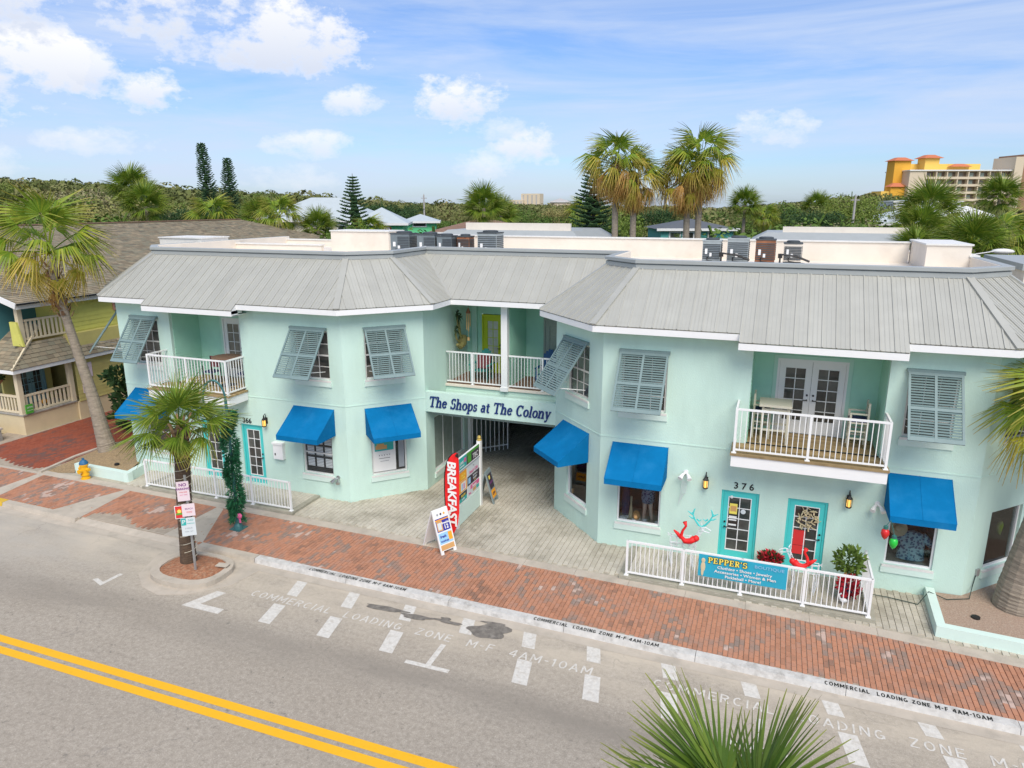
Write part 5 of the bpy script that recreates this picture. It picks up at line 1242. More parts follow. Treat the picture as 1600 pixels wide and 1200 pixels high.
poster(.68, 1.66, .36, .68, 'ink_dark', [('TATTOO &', .075, 'ink_pale', 1.28, .57), ('GALLERY', .075, 'ink_pale', 1.28, .47), ('SUITE B', .05, 'ink_tan', 1.28, .40)], [(.74, .92, .42, .62, 'ink_sky')])
poster(.68, 1.66, .02, .34, 'ink_pale', [('Sweet', .14, 'board_white', 1.22, .20), ('Shop', .09, 'ink_pink', .85, .05)], [(.9, 1.62, .18, .33, 'ink_pink'), (1.1, 1.35, .05, .16, 'ink_tan'), (1.38, 1.6, .05, .16, 'ink_teal')])
# feather flag
t = thing('feather_flag', (-8.5, 18.1, .14), 'red BREAKFAST feather flag on a dark pole before the directory board', 'flag')
fo = Vector((-8.68, 17.87, 0)); yd = Vector((.94, .345, 0)).normalized()
edge = [(.0, .30), (-.02, 1.0), (-.04, 1.7), (-.03, 2.2), (.02, 2.52), (.10, 2.74), (.20, 2.86), (.31, 2.92)]
mb = MB(); mb.tube([fo + yd * x + Vector((0, 0, z)) for x, z in [(.0, .12)] + edge], .016, 6); part('pole', mb, 'iron', t)
mb = MB(); outer = [(.22, .34), (.34, .62), (.39, 1.0), (.40, 1.7), (.41, 2.2), (.41, 2.52), (.40, 2.74), (.40, 2.88)]; nv = Vector((yd.y, -yd.x, 0)); rows = []
for (a, z0), (b, z1) in zip([(.012, .30)] + [(x + .012, z) for x, z in edge[1:]], outer):
    rows.append([fo + yd * (a + (b - a) * k / 5) + Vector((0, 0, z0 + (z1 - z0) * k / 5)) + nv * (.03 * math.sin(k * 1.3 + z0 * 2.2)) for k in range(6)])
for A, Bb in zip(rows, rows[1:]):
    for k in range(5):
        for s in (1, ): mb.quad(A[k], A[k + 1], Bb[k + 1], Bb[k])
part('flag_cloth', mb, 'flag_red', t)
mb = MB(); mb.quad(*[p + nv * .002 for p in (rows[6][0], rows[6][5], rows[7][5], rows[7][0])]); mb.lathe([(.15, 0), (.15, .03), (.03, .05)], (fo.x, fo.y, .14), 10); part('base', mb, 'iron', t)
me = text_mesh('BREAKFAST', .34, .001, .18, .012, .96, 'LEFT', .96); me.transform(Matrix.Translation((0, 0, 0)))
xs = [v.co.x for v in me.vertices]; k = 2.10 / (max(xs) - min(xs))
for v in me.vertices: v.co.x = (v.co.x - min(xs)) * k
mm_ = basis(fo + yd * .075 + Vector((0, 0, 2.66)) + nv * .045, (0, 0, -1), yd); link('flag_lettering', me, 'board_white', t, mm_)
# A-frame boards
def aframe(o, yaw, w, h, spread, frame, label, faces):
    t = thing('sandwich_board', o, label, 'sandwich board'); a = R(yaw); e = Vector((math.cos(a), math.sin(a), 0)); n = Vector((e.y, -e.x, 0)); o = Vector(o)
    for s in (1, -1):
        up = (n * (-s * spread) + Vector((0, 0, h))).normalized(); nn = e.cross(up) * 1.0
        if nn.dot(n) * s < 0: nn = -nn
        m = Matrix((e if s == 1 else -e, up, nn)).transposed().to_4x4(); m.translation = o + n * (s * spread)
        if m.determinant() < 0: m = Matrix((e, up, e.cross(up))).transposed().to_4x4(); m.translation = o + n * (s * spread)
        L_ = math.hypot(h, spread); mb = MB(); mb.box(-w / 2, w / 2, .10, L_, -.02, .02); mb.box(-w / 2, -w / 2 + .1, 0, .1, -.02, .02); mb.box(w / 2 - .1, w / 2, 0, .1, -.02, .02)
        p = link('board', mb.mesh('board'), frame, t, m)
        if s == 1: faces(p, m, w, L_)
    return t
def face1(p, m, w, L_):
    for a, b, c, d, mt, z in ((-.24, .24, .66, 1.05, 'ink_blue', .021), (-.22, -.02, .68, .98, 'ink_tan', .0225), (-.24, .24, .985, 1.02, 'ink_orange', .0228), (-.24, .24, .30, .62, 'ink_sky', .021), (.10, .24, .36, .60, 'ink_orange', .0225), (-.24, .24, .12, .27, 'ink_tan', .021), (-.19, -.06, .72, .92, 'ink_pale', .0235)):
        mb = MB(); mb.box(a, b, c, d, z - .002, z + .001); link('poster', mb.mesh('poster'), mt, p, m)
    words(p, m, 'Breakfast', .085, 'board_white', .11, .86, .025, bold=.003); words(p, m, '12', .17, 'board_white', .10, .71, .025, bold=.005); words(p, m, 'fresh', .11, 'ink_blue', -.08, .48, .025, bold=.004); words(p, m, 'WAFFLES', .07, 'ink_blue', -.06, .35, .025, bold=.003)
    for i in range(3): mb = MB(); mb.ball((-.12 + i * .12, 1.16, .022), (.035, .035, .004), 8, 4); link('emblem', mb.mesh('emblem'), ('ink_grey', 'ink_dark', 'ink_orange')[i], p, m)
aframe((-8.66, 17.33, .12), 64, .56, 1.24, .44, 'board_white', 'white plastic sandwich board with blue breakfast poster standing on the brick edge', face1)
def face2(p, m, w, L_):
    for a, b, c, d, mt, z in ((-.2, .2, .50, 1.02, 'ink_dark', .021), (-.2, .2, .18, .46, 'ink_orange', .021), (-.12, .02, .84, .96, 'ink_yellow', .0225)):
        mb = MB(); mb.box(a, b, c, d, z - .002, z + .001); link('poster', mb.mesh('poster'), mt, p, m)
    words(p, m, 'SALON', .10, 'ink_purple', 0, .68, .025, bold=.003); words(p, m, 'OPEN', .11, 'ink_dark', 0, .28, .025, bold=.003)
aframe((-8.62, 20.98, .14), 95, .54, 1.12, .30, 'aframe_grey', 'grey sandwich board with black and orange poster behind the directory board', face2)
# boutique banner tied to the railing
t = thing('banner', (-.15, 17.41, .62), "turquoise boutique banner reading PEPPER'S tied to the white railing", 'banner')
mB = basis((-1.24, 17.422, .60), (1, 0, 0), (0, 0, 1))
mb = MB(); nx = 12
for i in range(nx):
    a, b = 2.16 * i / nx, 2.16 * (i + 1) / nx; f = lambda x, y: .012 * math.sin(x * 6) * (1 if y else .4)
    mb.quad((a, 0, f(a, 0)), (b, 0, f(b, 0)), (b, .62, 0), (a, .62, 0))
ban = link('cloth', mb.mesh('cloth'), 'banner_blue', t, mB)
for mat, grow, z, dz in (('black', .15, .016, 0), ('ink_yellow', .03, .021, 0)):
    serif_letters("PEPPER'S", .215, .002, 0, .07, grow, .98, mat, t, mB @ Matrix.Translation((.24, .42, z)))
words(t, mB, 'BOUTIQUE', .115, 'ink_sky', 1.73, .47, .018, sx=1.25, name='banner_lettering')
for txt, x, y in (('Clothing • Shoes • Jewelry', 1.14, .285), ('Accessories • Women & Men', 1.16, .17), ('Pickleball • More!', 1.12, .055)): words(t, mB, txt, .108, 'board_white', x, y, .016, bold=.002, sx=1.16, name='banner_lettering')
mb = MB(); mb.ball((.12, .28, .016), (.06, .15, .006), 10, 8); mb.ball((.12, .46, .016), (.05, .07, .006), 10, 6); mb.ball((.11, .14, .016), (.035, .13, .005), 8, 6); link('bird_emblem', mb.mesh('bird_emblem'), 'straw_hat', t, mB)
# ---------------------------------------------------------------- fixtures on the walls
def lantern(w, s, z, label):
    o = w.P(s, .14, z); t = thing('wall_lantern', o, label, 'wall lantern', 'carriage lanterns on the mint wall')
    mb = MB(); mb.lathe([(.075, .24), (.085, .25), (.03, .33), (.02, .36), (.03, .38), (.005, .42)], o, 6); mb.lathe([(.07, 0), (.075, .03), (.06, .035)], o, 6)
    for k in range(6): a = k * math.pi / 3; mb.bar(o + Vector((.07 * math.cos(a), .07 * math.sin(a), .02)), o + Vector((.075 * math.cos(a), .075 * math.sin(a), .25)), .012)
    part('cage', mb, 'iron', t)
    mb = MB(); mb.tube([w.P(s, .0, z + .2), w.P(s, .06, z + .45), w.P(s, .14, z + .40)], .012, 6); w.box(mb, s - .05, s + .05, 0, .02, z + .08, z + .3); part('bracket', mb, 'iron', t)
    mb = MB(); mb.lathe([(.055, .035), (.055, .235)], o, 8); part('glass', mb, 'amber_glow', t)
lantern(FR, fr(-1.32), 2.36, 'black lantern with amber glass left of the 376 door'); lantern(FR, fr(2.30), 2.34, 'black lantern with amber glass under the right balcony, right of the second turquoise door'); lantern(FL, fl(-16.18), 2.52, 'black lantern with amber glass beside the 366 door')
o = FL.P(fl(-15.7), .09, 1.4); t = thing('mailbox', o, 'white wall mailbox between the 366 door and the blue awning', 'mailbox')
mb = MB(); FL.box(mb, fl(-15.9), fl(-15.5), 0, .14, 1.38, 1.92); part('box', mb, 'white', t); mb = MB(); FL.box(mb, fl(-15.92), fl(-15.48), 0, .17, 1.92, 1.99); part('lid', mb, 'white', t); mb = MB(); FL.box(mb, fl(-15.84), fl(-15.80), .14, .15, 1.52, 1.60); part('lock', mb, 'iron', t)
def flood(w, s, z, label, col='white', dx=0):
    t = thing('floodlight', w.P(s, .05, z), label, 'floodlight'); mb = MB(); mb.tube([w.P(s, 0, z), w.P(s, .03, z)], .07, 10); part('mount', mb, col, t)
    for k in (-1, 1): mb = MB(); mb.tube([w.P(s, .03, z), w.P(s + k * .07, .12, z - .04), w.P(s + k * .13, .26, z - .12)], [.02, .04, .07], 8); part('lamp_head', mb, col, t)
flood(FR, fr(-1.88), 2.72, 'white double floodlight on the wall right of the middle blue awning'); flood(FR, fr(2.98), 2.50, 'white double floodlight beside the rightmost blue awning'); flood(FL, fl(-13.38), .98, 'steel double fitting low on the left wing corner', 'steel')
mb = MB(); 
for k in range(5): mb.tube([FR.P(fr(-1.95) + k * .03, .12, 2.5), FR.P(fr(-1.98) + k * .035, .14, 2.15), FR.P(fr(-2.03) + k * .03, .10, 1.75 + .08 * k)], .006, 4)
o = part('ribbon', mb, 'ink_pale', None); tag(o, 'thin pale ribbons hanging below the wall floodlight', 'ribbon')
for nm, mat, x, y, z, lab in (('red', 'bulb_red', 3.06, 18.14, 2.02, 'giant red holiday bulb hanging from the rightmost blue awning'), ('green', 'bulb_green', 3.26, 18.10, 1.82, 'giant green holiday bulb hanging from the rightmost blue awning')):
    t = thing('ornament', (x, y, z), lab, 'ornament'); mb = MB(); mb.lathe([(.004, 0), (.06, .06), (.10, .16), (.09, .24), (.05, .29)], (x, y, z), 12); part('bulb', mb, mat, t, smooth=True); mb = MB(); mb.lathe([(.055, .285), (.055, .36), (.02, .38)], (x, y, z), 10); mb.tube([(x, y, z + .37), (3.16, 18.2, 2.52)], .008, 5); part('cap', mb, 'bulb_cap', t)
# extension cord with outlet
mb = MB(); mb.tube([(2.75, 18.6, .26), (3.4, 18.75, .18), (4.1, 18.65, .17), (4.35, 18.9, .44), (4.75, 18.85, .33), (5.3, 19.1, .32), (5.42, 19.46, .50), (5.47, 19.53, .78)], .012, 6); o = part('extension_cord', mb, 'cord', None); tag(o, 'thin dark extension cord running along the wall foot to the right corner outlet', 'cord')
mb = MB(); ER.box(mb, .42, .54, 0, .05, .76, .95); o = part('outlet_box', mb, 'galvanised', None); tag(o, 'grey outlet box on the right corner wall above the gravel', 'outlet')
mb = MB(); mb.lathe([(.10, 0), (.10, .04), (.05, .06)], (5.25, 18.2, .3), 10); o = part('path_light', mb, 'iron', None); tag(o, 'small black path light in the right gravel bed', 'path light')
mb = MB(); mb.lathe([(.09, 0), (.09, .06), (.05, .08)], (-22.9, 18.7, .38), 10); o = part('path_light', mb, 'iron', None); tag(o, 'small black path light in the left planter mulch', 'path light')
# ---------------------------------------------------------------- display goods
def shirt(cx, cy, z, s, mat, label, yaw=0):
    mb = MB(); rows = [(0, .30, .10), (.25, .27, .11), (.5, .27, .12), (.62, .24, .10), (.68, .10, .06)]; n = 12; o = len(mb.v)
    for h, rx, ry in rows:
        for k in range(n): a = 2 * math.pi * k / n; mb.v.append((cx + rx * s * math.cos(a), cy + ry * s * math.sin(a), z + h * s))
    for i in range(len(rows) - 1):
        for k in range(n): k2 = (k + 1) % n; mb.f.append((i * n + k, i * n + k2, (i + 1) * n + k2, (i + 1) * n + k))
    for sd in (-1, 1): mb.tube([(cx + sd * .18 * s, cy, z + .60 * s), (cx + sd * .40 * s, cy - .03, z + .40 * s)], [.10 * s, .085 * s], 8)
    o = part('shirt', mb, mat, None, smooth=True); tag(o, label, 'shirt'); return o
shirt(3.95, 19.58, .95, 1.15, 'shirt_print', 'pale blue patterned shirt in the rightmost display window')
mb = MB(); mb.lathe([(.22, 0), (.21, .02), (.10, .03), (.09, .10), (.05, .13), (.005, .135)], (0, 0, 0), 16); o = link('straw_hat', mb.mesh('straw_hat'), 'straw_hat', None, Matrix.Translation((3.58, 19.52, 1.80)) @ Matrix.Rotation(R(65), 4, 'X')); tag(o, 'straw sun hat hanging in the rightmost display window', 'hat')
t = thing('mannequin', (-2.95, 19.62, .95), 'half mannequin in blue patterned shorts in the display window left of the floodlight', 'mannequin')
mb = MB(); mb.tube([(-3.05, 19.55, .96), (-3.03, 19.55, 1.3), (-3.02, 19.55, 1.7)], [.045, .06, .08], 8); mb.tube([(-2.80, 19.55, .96), (-2.85, 19.55, 1.3), (-2.88, 19.55, 1.7)], [.045, .06, .08], 8); part('legs', mb, 'skin_plastic', t, smooth=True)
mb = MB(); mb.lathe([(.17, 0), (.2, .12), (.19, .35), (.17, .5), (.20, .8)], (-2.95, 19.57, 1.52), 12); part('shorts', mb, 'shorts_print', t, smooth=True)
mb = MB(); mb.lathe([(.11, 0), (.13, .5), (.10, 1.0)], (-3.6, 19.62, .97), 10); o = part('dress', mb, 'cushion_navy', None); tag(o, 'dark blue dress at the left of the middle display window', 'dress')
mb = MB(); mb.lathe([(.07, 0), (.06, .2), (.025, .45), (.03, .7)], (-3.42, 19.5, .96), 8); o = part('vase', mb, 'straw_hat', None, smooth=True); tag(o, 'slim cream bottle vase standing in the middle display window', 'vase')
mb = MB(); rnd = random.Random(8)
for i in range(14): mb.ball((rnd.uniform(-3.7, -2.62), rnd.uniform(19.4, 19.6), .97), (.09, .07, .05), 8, 5)
o = part('batting', mb, 'white', None); tag(o, 'white snow batting along the floor of the middle display window', 'batting')
mb = MB(); mb.lathe([(.09, 0), (.12, .08), (.10, .2), (.03, .26)], (-3.25, 19.46, .99), 10); o = part('basket', mb, 'ink_tan', None); tag(o, 'small tan basket on the display window floor', 'basket')
for i, (x, y, hh) in enumerate([(-5.35, 20.5, .36), (-5.22, 20.36, .30), (-5.5, 20.62, .26)]):
    mb = MB(); mb.lathe([(.045, 0), (.05, hh * .6), (.02, hh * .75), (.02, hh)], (x, y, 1.0), 8); o = part('bottle', mb, ('straw_hat', 'ink_pale', 'ink_tan')[i], None); tag(o, ('cream', 'pale grey', 'tan')[i] + ' bottle in the narrow display window beside the passage', 'bottle', 'bottles in the narrow display window')
mb = MB(); mb.lathe([(.06, 0), (.16, .12), (.15, .6), (.2, 1.0), (.13, 1.25)], (5.95, 20.45, .9), 10); o = part('dress', mb, 'leaf_green', None, smooth=True); tag(o, 'dark green dress in the end wall display window', 'dress')
mb = MB(); mb.lathe([(.04, 0), (.09, .3), (.05, .62)], (5.65, 20.1, .9), 8); o = part('vase', mb, 'ink_tan', None, smooth=True); tag(o, 'tan vase in the end wall display window', 'vase')
# ---------------------------------------------------------------- terrace decorations
def leafball(mb, c, r, n, size, rnd, flat=1.0):
    for i in range(n):
        d = Vector((rnd.gauss(0, 1), rnd.gauss(0, 1), rnd.gauss(0, 1))); d.normalize(); p = Vector(c) + Vector((d.x * r[0], d.y * r[1], d.z * r[2])) * rnd.uniform(.55, 1.05)
        a = (d + Vector((rnd.uniform(-.7, .7), rnd.uniform(-.7, .7), rnd.uniform(-.3, .7)))).normalized(); b = a.cross(Vector((rnd.uniform(-1, 1), rnd.uniform(-1, 1), rnd.uniform(-1, 1)))).normalized(); s = size * rnd.uniform(.7, 1.3)
        mb.add([p - a * s * .5, p + b * s * .28, p + a * s * .6, p - b * s * .28], [(0, 1, 2, 3)])
def pot_plant(name, x, y, z, label, cat, leaf, pot, r, h, flowers=None):
    t = thing(name, (x, y, z), label, cat); rnd = random.Random(int(x * 100) % 97); mb = MB(); mb.lathe([(.13, 0), (.19, .28), (.2, .3), (.16, .29)], (x, y, z), 12); part('pot', mb, pot, t)
    mb = MB(); leafball(mb, (x, y, z + h), r, 420, .13, rnd); part('foliage', mb, leaf, t, 'stuff')
    if flowers: mb = MB(); leafball(mb, (x + flowers[0], y + flowers[1], z + flowers[2]), flowers[3], 240, .12, rnd); part('flowers', mb, 'poinsettia', t, 'stuff')
pot_plant('poinsettia', .52, 18.75, .225, 'red poinsettia in a pot between the two turquoise doors', 'plant', 'leaf_dark', 'rust_pot', (.30, .22, .2), .50, (0, -.03, .56, (.33, .25, .17)))
pot_plant('potted_shrub', 2.38, 18.3, .225, 'bright green shrub with red poinsettias below it at the right end of the boutique terrace', 'plant', 'leaf_green', 'cushion_navy', (.38, .34, .40), 1.02, (.02, -.24, .42, (.30, .2, .32)))
t = thing('flamingo_ornament', (2.3, 17.85, .225), 'small white bird ornament on the terrace floor by the potted shrub', 'ornament'); mb = MB(); mb.ball((2.3, 17.85, .36), (.09, .06, .06), 8, 6); mb.tube([(2.22, 17.85, .38), (2.18, 17.85, .5), (2.24, 17.85, .54)], .02, 6); mb.tube([(2.3, 17.85, .23), (2.3, 17.85, .33)], .012, 5); part('bird', mb, 'white', t)
def deer(x, y, z, sgn, label, antlers=True, sc=1.0):
    t = thing('deer_ornament', (x, y, z), label, 'deer ornament', 'wire deer on the boutique terrace'); T = lambda a, b, c: (x + sgn * a * sc, y + b * sc, z + c * sc); mb = MB(); w = .009
    for k in range(5):
        u = -.35 + k * .17; ry = .15 + .02 * math.sin(k); mb.tube([T(u, ry * math.cos(R(a)), .78 + .17 * math.sin(R(a))) for a in range(0, 361, 45)], w, 4)
    for a in range(0, 360, 60): mb.tube([T(-.35, .15 * math.cos(R(a)), .78 + .16 * math.sin(R(a))), T(.33, .15 * math.cos(R(a)), .78 + .17 * math.sin(R(a)))], w, 4)
    for lx in (-.3, .28):
        for ly in (-.1, .1): mb.tube([T(lx, ly, .66), T(lx - .05, ly, .38), T(lx + .02, ly, 0)], [.02, .014, .014], 5); mb.tube([T(lx + .06, ly, .64), T(lx, ly, .38), T(lx + .02, ly, 0)], .008, 4)
    for dx in (-.04, .05): mb.tube([T(.30 + dx, 0, .88), T(.40 + dx, 0, 1.08), T(.47 + dx, 0, 1.25)], .012, 5)
    for k in range(4): mb.tube([T(.33 + k * .045 + .06 * math.cos(R(a)), .06 * math.sin(R(a)), .93 + k * .09) for a in range(0, 361, 60)], .007, 4)
    mb.tube([T(.45, 0, 1.24), T(.56, 0, 1.27), T(.70, 0, 1.20), T(.66, 0, 1.13), T(.5, 0, 1.16), T(.45, 0, 1.24)], .014, 5)
    for s in (-1, 1): mb.tube([T(.46, .04 * s, 1.28), T(.42, .15 * s, 1.34), T(.47, .08 * s, 1.27)], .01, 5)
    mb.tube([T(-.36, 0, .88), T(-.44, 0, .97), T(-.42, 0, .88)], .012, 5); part('wire_frame', mb, 'wire_white', t)
    if antlers:
        mb = MB()
        for s in (-1, 1):
            q = [T(.46 + .08 * s * sgn, .03 * s, 1.32), T(.46 + .20 * s, .03 * s, 1.48), T(.46 + .28 * s, .03 * s, 1.68)]; mb.tube([T(.46, .03 * s, 1.28)] + q, [.02, .028, .024, .012], 6)
            for f, g, hgt in ((.2, .36, 1.56), (.24, .40, 1.70), (.26, .2, 1.80), (.14, .02, 1.50)): mb.tube([T(.46 + f * s, .03 * s, 1.5 if hgt < 1.65 else 1.6), T(.46 + (f + g) / 2 * s, .03 * s, hgt - .05), T(.46 + g * s, .03 * s, hgt)], [.024, .02, .008], 5)
        part('antlers', mb, 'turquoise', t)
    mb = MB(); mb.tube([T(.30, -.17, .98), T(.20, -.19, .90), T(.05, -.2, .88), (T(-.06, -.2, 1.0)), T(-.02, -.2, 1.18), T(.06, -.2, 1.32), T(.02, -.2, 1.44)], [.10, .085, .075, .05, .035, .03, .06], 8)
    mb.tube([T(-.05, -.2, .95), T(-.16, -.2, 1.08), T(-.26, -.2, 1.16)], [.05, .05, .02], 6); mb.ball(T(.34, -.19, 1.0), .09 * sc, 8, 6); part('ribbon', mb, 'flag_red', t, smooth=True)
deer(-1.75, 18.45, .225, 1, 'white wire deer with turquoise antlers and red ribbon left of the 376 door'); deer(1.35, 18.15, .225, -1, 'white wire deer with red ribbon before the second turquoise door', antlers=False, sc=.92)
# ---------------------------------------------------------------- balcony furniture
def stool(x, y, z, s, label):
    t = thing('bar_chair', (x, y, z), label, 'chair', 'tall cream chairs on the right balcony'); mb = MB(); mb.box(x - .24, x + .24, y - .24, y + .24, z + .68, z + .72); part('seat', mb, 'furn_cream', t)
    for dx in (-.21, .21):
        for dy in (-.21, .21): m2 = MB(); m2.box(x + dx - .025, x + dx + .025, y + dy - .025, y + dy + .025, z, z + (1.25 if dx * s > 0 else .95)); part('leg', m2, 'furn_cream', t)
    mb = MB()
    for zz in (.25, .45):
        for dy in (-.21, .21): mb.box(x - .2, x + .2, y + dy - .015, y + dy + .015, z + zz, z + zz + .04)
        mb.box(x - .225, x - .195, y - .2, y + .2, z + zz - .05, z + zz - .01); mb.box(x + .195, x + .225, y - .2, y + .2, z + zz - .05, z + zz - .01)
    part('stretcher', mb, 'furn_cream', t); mb = MB()
    for dy in (-.21, .21): mb.box(x - .24, x + .24, y + dy - .03, y + dy + .03, z + .93, z + .96)
    part('armrest', mb, 'furn_cream', t); mb = MB()
    for k in range(4): mb.box(x + s * .2 - .012, x + s * .2 + .012, y - .2, y + .2, z + .82 + k * .11, z + .89 + k * .11)
    part('backrest', mb, 'furn_cream', t); mb = MB(); mb.box(x - .22, x + .22, y - .22, y + .22, z + .722, z + .79); part('cushion', mb, 'cushion_navy', t)
stool(-.02, 20.05, 3.75, -1, 'tall cream chair with navy cushion left of the high table'); stool(2.38, 20.0, 3.75, 1, 'tall cream chair with navy cushion at the right end of the right balcony')
t = thing('high_table', (.30, 19.75, 3.75), 'tall cream table on the right balcony', 'table'); mb = MB(); mb.box(-.10, .72, 19.35, 20.15, 4.78, 4.84); part('tabletop', mb, 'furn_cream', t)
for dx in (-.03, .62):
    for dy in (19.42, 20.05): mb = MB(); mb.box(dx, dx + .06, dy, dy + .06, 3.75, 4.78); part('leg', mb, 'furn_cream', t)
[part('stretcher', (lambda m, q: (m.box(*q), m)[1])(MB(), q), 'furn_cream', t) for q in ((.0, .65, 19.44, 19.46, 4.62, 4.72), (.0, .65, 19.44, 19.46, 4.1, 4.15), (.0, .65, 20.07, 20.09, 4.1, 4.15))]
def bistro(x, y, z, label, s=1):
    t = thing('patio_chair', (x, y, z), label, 'chair', 'dark patio chairs on the left balcony'); mb = MB(); mb.box(x - .22, x + .22, y - .22, y + .22, z + .42, z + .46); part('seat', mb, 'cushion_navy', t)
    for dx in (-.2, .2):
        for dy in (-.2, .2): m2 = MB(); m2.bar((x + dx, y + dy, z), (x + dx, y + dy, z + (.95 if dy * s > 0 else .65)), .03); part('leg', m2, 'iron', t)
    mb = MB(); mb.bar((x - .2, y + .2 * s, z + .93), (x + .2, y + .2 * s, z + .93), .035); mb.box(x - .19, x + .19, y + .2 * s - .012, y + .2 * s + .012, z + .55, z + .85); part('backrest', mb, 'red_cloth', t)
bistro(-18.7, 19.6, 3.75, 'dark patio chair left of the round table on the left balcony'); bistro(-17.35, 19.75, 3.75, 'dark patio chair right of the round table on the left balcony')
t = thing('patio_table', (-18.0, 19.6, 3.75), 'round brown patio table on the left balcony', 'table'); mb = MB(); mb.lathe([(.48, .98), (.5, 1.0), (.5, 1.03), (.02, 1.035)], (-18.0, 19.6, 3.75), 20); part('tabletop', mb, 'deck_dark', t); mb = MB(); mb.lathe([(.3, 0), (.05, .06), (.04, .98)], (-18.0, 19.6, 3.75), 10); part('pedestal', mb, 'iron', t)
t = thing('ceiling_fan', (-17.75, 19.75, 6.3), 'dark ceiling fan under the left balcony ceiling', 'fan'); mb = MB(); mb.lathe([(.10, 0), (.11, .12), (.03, .14), (.03, .3)], (-17.75, 19.75, 6.3), 10); part('motor', mb, 'iron', t)
for k in range(5): a = R(72 * k + 10); mb = MB(); mb.obox(Vector((-17.75, 19.75, 6.36)) + Vector((math.cos(a), math.sin(a), 0)) * .12 - Vector((-math.sin(a), math.cos(a), 0)) * .06, Vector((math.cos(a), math.sin(a), 0)) * .48, Vector((-math.sin(a), math.cos(a), .15)) * .12, Vector((0, 0, .01))); part('blade', mb, 'iron', t)
def adirondack(x, y, z, mat, label, tall=1.12, cush=None):
    t = thing('adirondack_chair', (x, y, z), label, 'chair', 'adirondack chairs on the centre balcony')
    for k in range(6):
        hx = tall - .05 * abs(k - 2.5) ** 1.4; mb = MB(); mb.obox((x - .28 + k * .094, y + .22, z + .36), (.088, 0, 0), (0, .022, 0), (0, .22, hx - .36)); part('back_slat', mb, mat, t)
    for k in range(5): mb = MB(); mb.obox((x - .28, y - .32 + k * .105, z + .40 - k * .012), (.56, 0, 0), (0, .098, -.012), (0, 0, .022)); part('seat_slat', mb, mat, t)
    for s in (-1, 1):
        mb = MB(); mb.box(x + s * .34 - .06, x + s * .34 + .06, y - .36, y + .34, z + .60, z + .625); part('armrest', mb, mat, t)
        for yy in (-.3, .24): mb = MB(); mb.box(x + s * .32 - .025, x + s * .32 + .025, y + yy - .03, y + yy + .03, z, z + .60); part('leg', mb, mat, t)
    if cush: mb = MB(); mb.obox((x - .27, y + .10, z + .42), (.54, 0, 0), (0, .08, 0), (0, .14, .52)); part('towel', mb, cush, t)
adirondack(-9.92, 23.75, 3.655, 'adirondack_teal', 'teal adirondack chair with a dark red towel in front of the lime door', 1.12, 'red_cloth'); adirondack(-7.45, 23.95, 3.655, 'adirondack_blue', 'deep blue adirondack chair right of the white column', 1.22)
# hanging wall plant and wind chime
t = thing('wall_planter', (-10.82, 23.75, 4.9), 'bronze wall sculpture of two spiky stems in a horn shaped holder', 'wall sculpture')
mb = MB(); mb.tube([(-10.85, 24.15, 5.15), (-10.78, 23.95, 4.95), (-10.78, 23.72, 4.88), (-10.8, 23.5, 4.98)], [.16, .15, .12, .05], 8); part('holder', mb, 'horn', t)
mb = MB(); tops = []
for p in ([(-10.8, 24.0, 5.05), (-10.8, 23.72, 5.4), (-10.8, 23.55, 5.75), (-10.8, 23.5, 6.12)], [(-10.8, 23.75, 5.0), (-10.8, 23.45, 5.2), (-10.8, 23.32, 5.55)]): mb.tube(p, [.05, .035, .028, .022][:len(p)], 6); tops.append(p[-1])
mb.tube([(-10.8, 23.85, 5.2), (-10.8, 23.75, 5.6), (-10.8, 23.68, 5.95)], [.03, .025, .02], 6); tops.append((-10.8, 23.68, 5.95)); part('stem', mb, 'horn', t)
mb = MB(); rnd = random.Random(3)
for c in tops:
    for k in range(13): a = rnd.uniform(0, 6.28); l = rnd.uniform(.2, .34); y1, z1 = math.cos(a) * l, math.sin(a) * l * .7 - .03; mb.tube([c, (c[0] + rnd.uniform(.0, .1), c[1] + y1 * .6, c[2] + z1 * .7 + .05), (c[0] + rnd.uniform(.0, .12), c[1] + y1, c[2] + z1 - .05)], [.02, .017, .003], 4)
part('leaves', mb, 'plant_dark', t)
t = thing('wind_chime', (-10.25, 23.3, 5.6), 'brown bamboo wind chime hanging left of the lime door', 'wind chime'); mb = MB(); mb.lathe([(.09, 0), (.09, .04), (.01, .2)], (-10.25, 23.3, 6.2), 8); mb.tube([(-10.25, 23.3, 6.4), (-10.25, 23.3, 6.62)], .008, 4); part('cap', mb, 'rust_pot', t)
for k in range(6): a = k * 1.047; mb = MB(); mb.tube([(-10.25 + .07 * math.cos(a), 23.3 + .07 * math.sin(a), 6.18), (-10.25 + .07 * math.cos(a), 23.3 + .07 * math.sin(a), 5.75 - .04 * k)], .018, 6); part('bamboo_tube', mb, 'bamboo', t)
mb = MB(); mb.tube([(-10.25, 23.3, 6.2), (-10.25, 23.3, 5.3)], .005, 4); mb.box(-10.29, -10.21, 23.28, 23.32, 5.2, 5.32); part('clapper', mb, 'bamboo', t)
# gate inside the passage
t = thing('passage_gate', (-10.85, 24.9, .14), 'white metal gate standing open inside the dark passage', 'gate'); g0, g1 = Vector((-10.85, 24.9, 0)), Vector((-9.75, 26.0, 0)); d = (g1 - g0)
mb = MB()
for z in (.42, 1.75, 2.3): mb.bar(g0 + Vector((0, 0, z)), g1 + Vector((0, 0, z)), .045)
part('rail', mb, 'white', t)
for k in range(9): p = g0 + d * (k / 8); mb = MB(); mb.bar(p + Vector((0, 0, .22)), p + Vector((0, 0, 2.45)), .045 if k in (0, 8) else .028); part('baluster', mb, 'white', t)
mb = MB(); mb.box(-10.98, -10.86, 24.75, 24.87, .14, 2.5); part('post', mb, 'white', t)
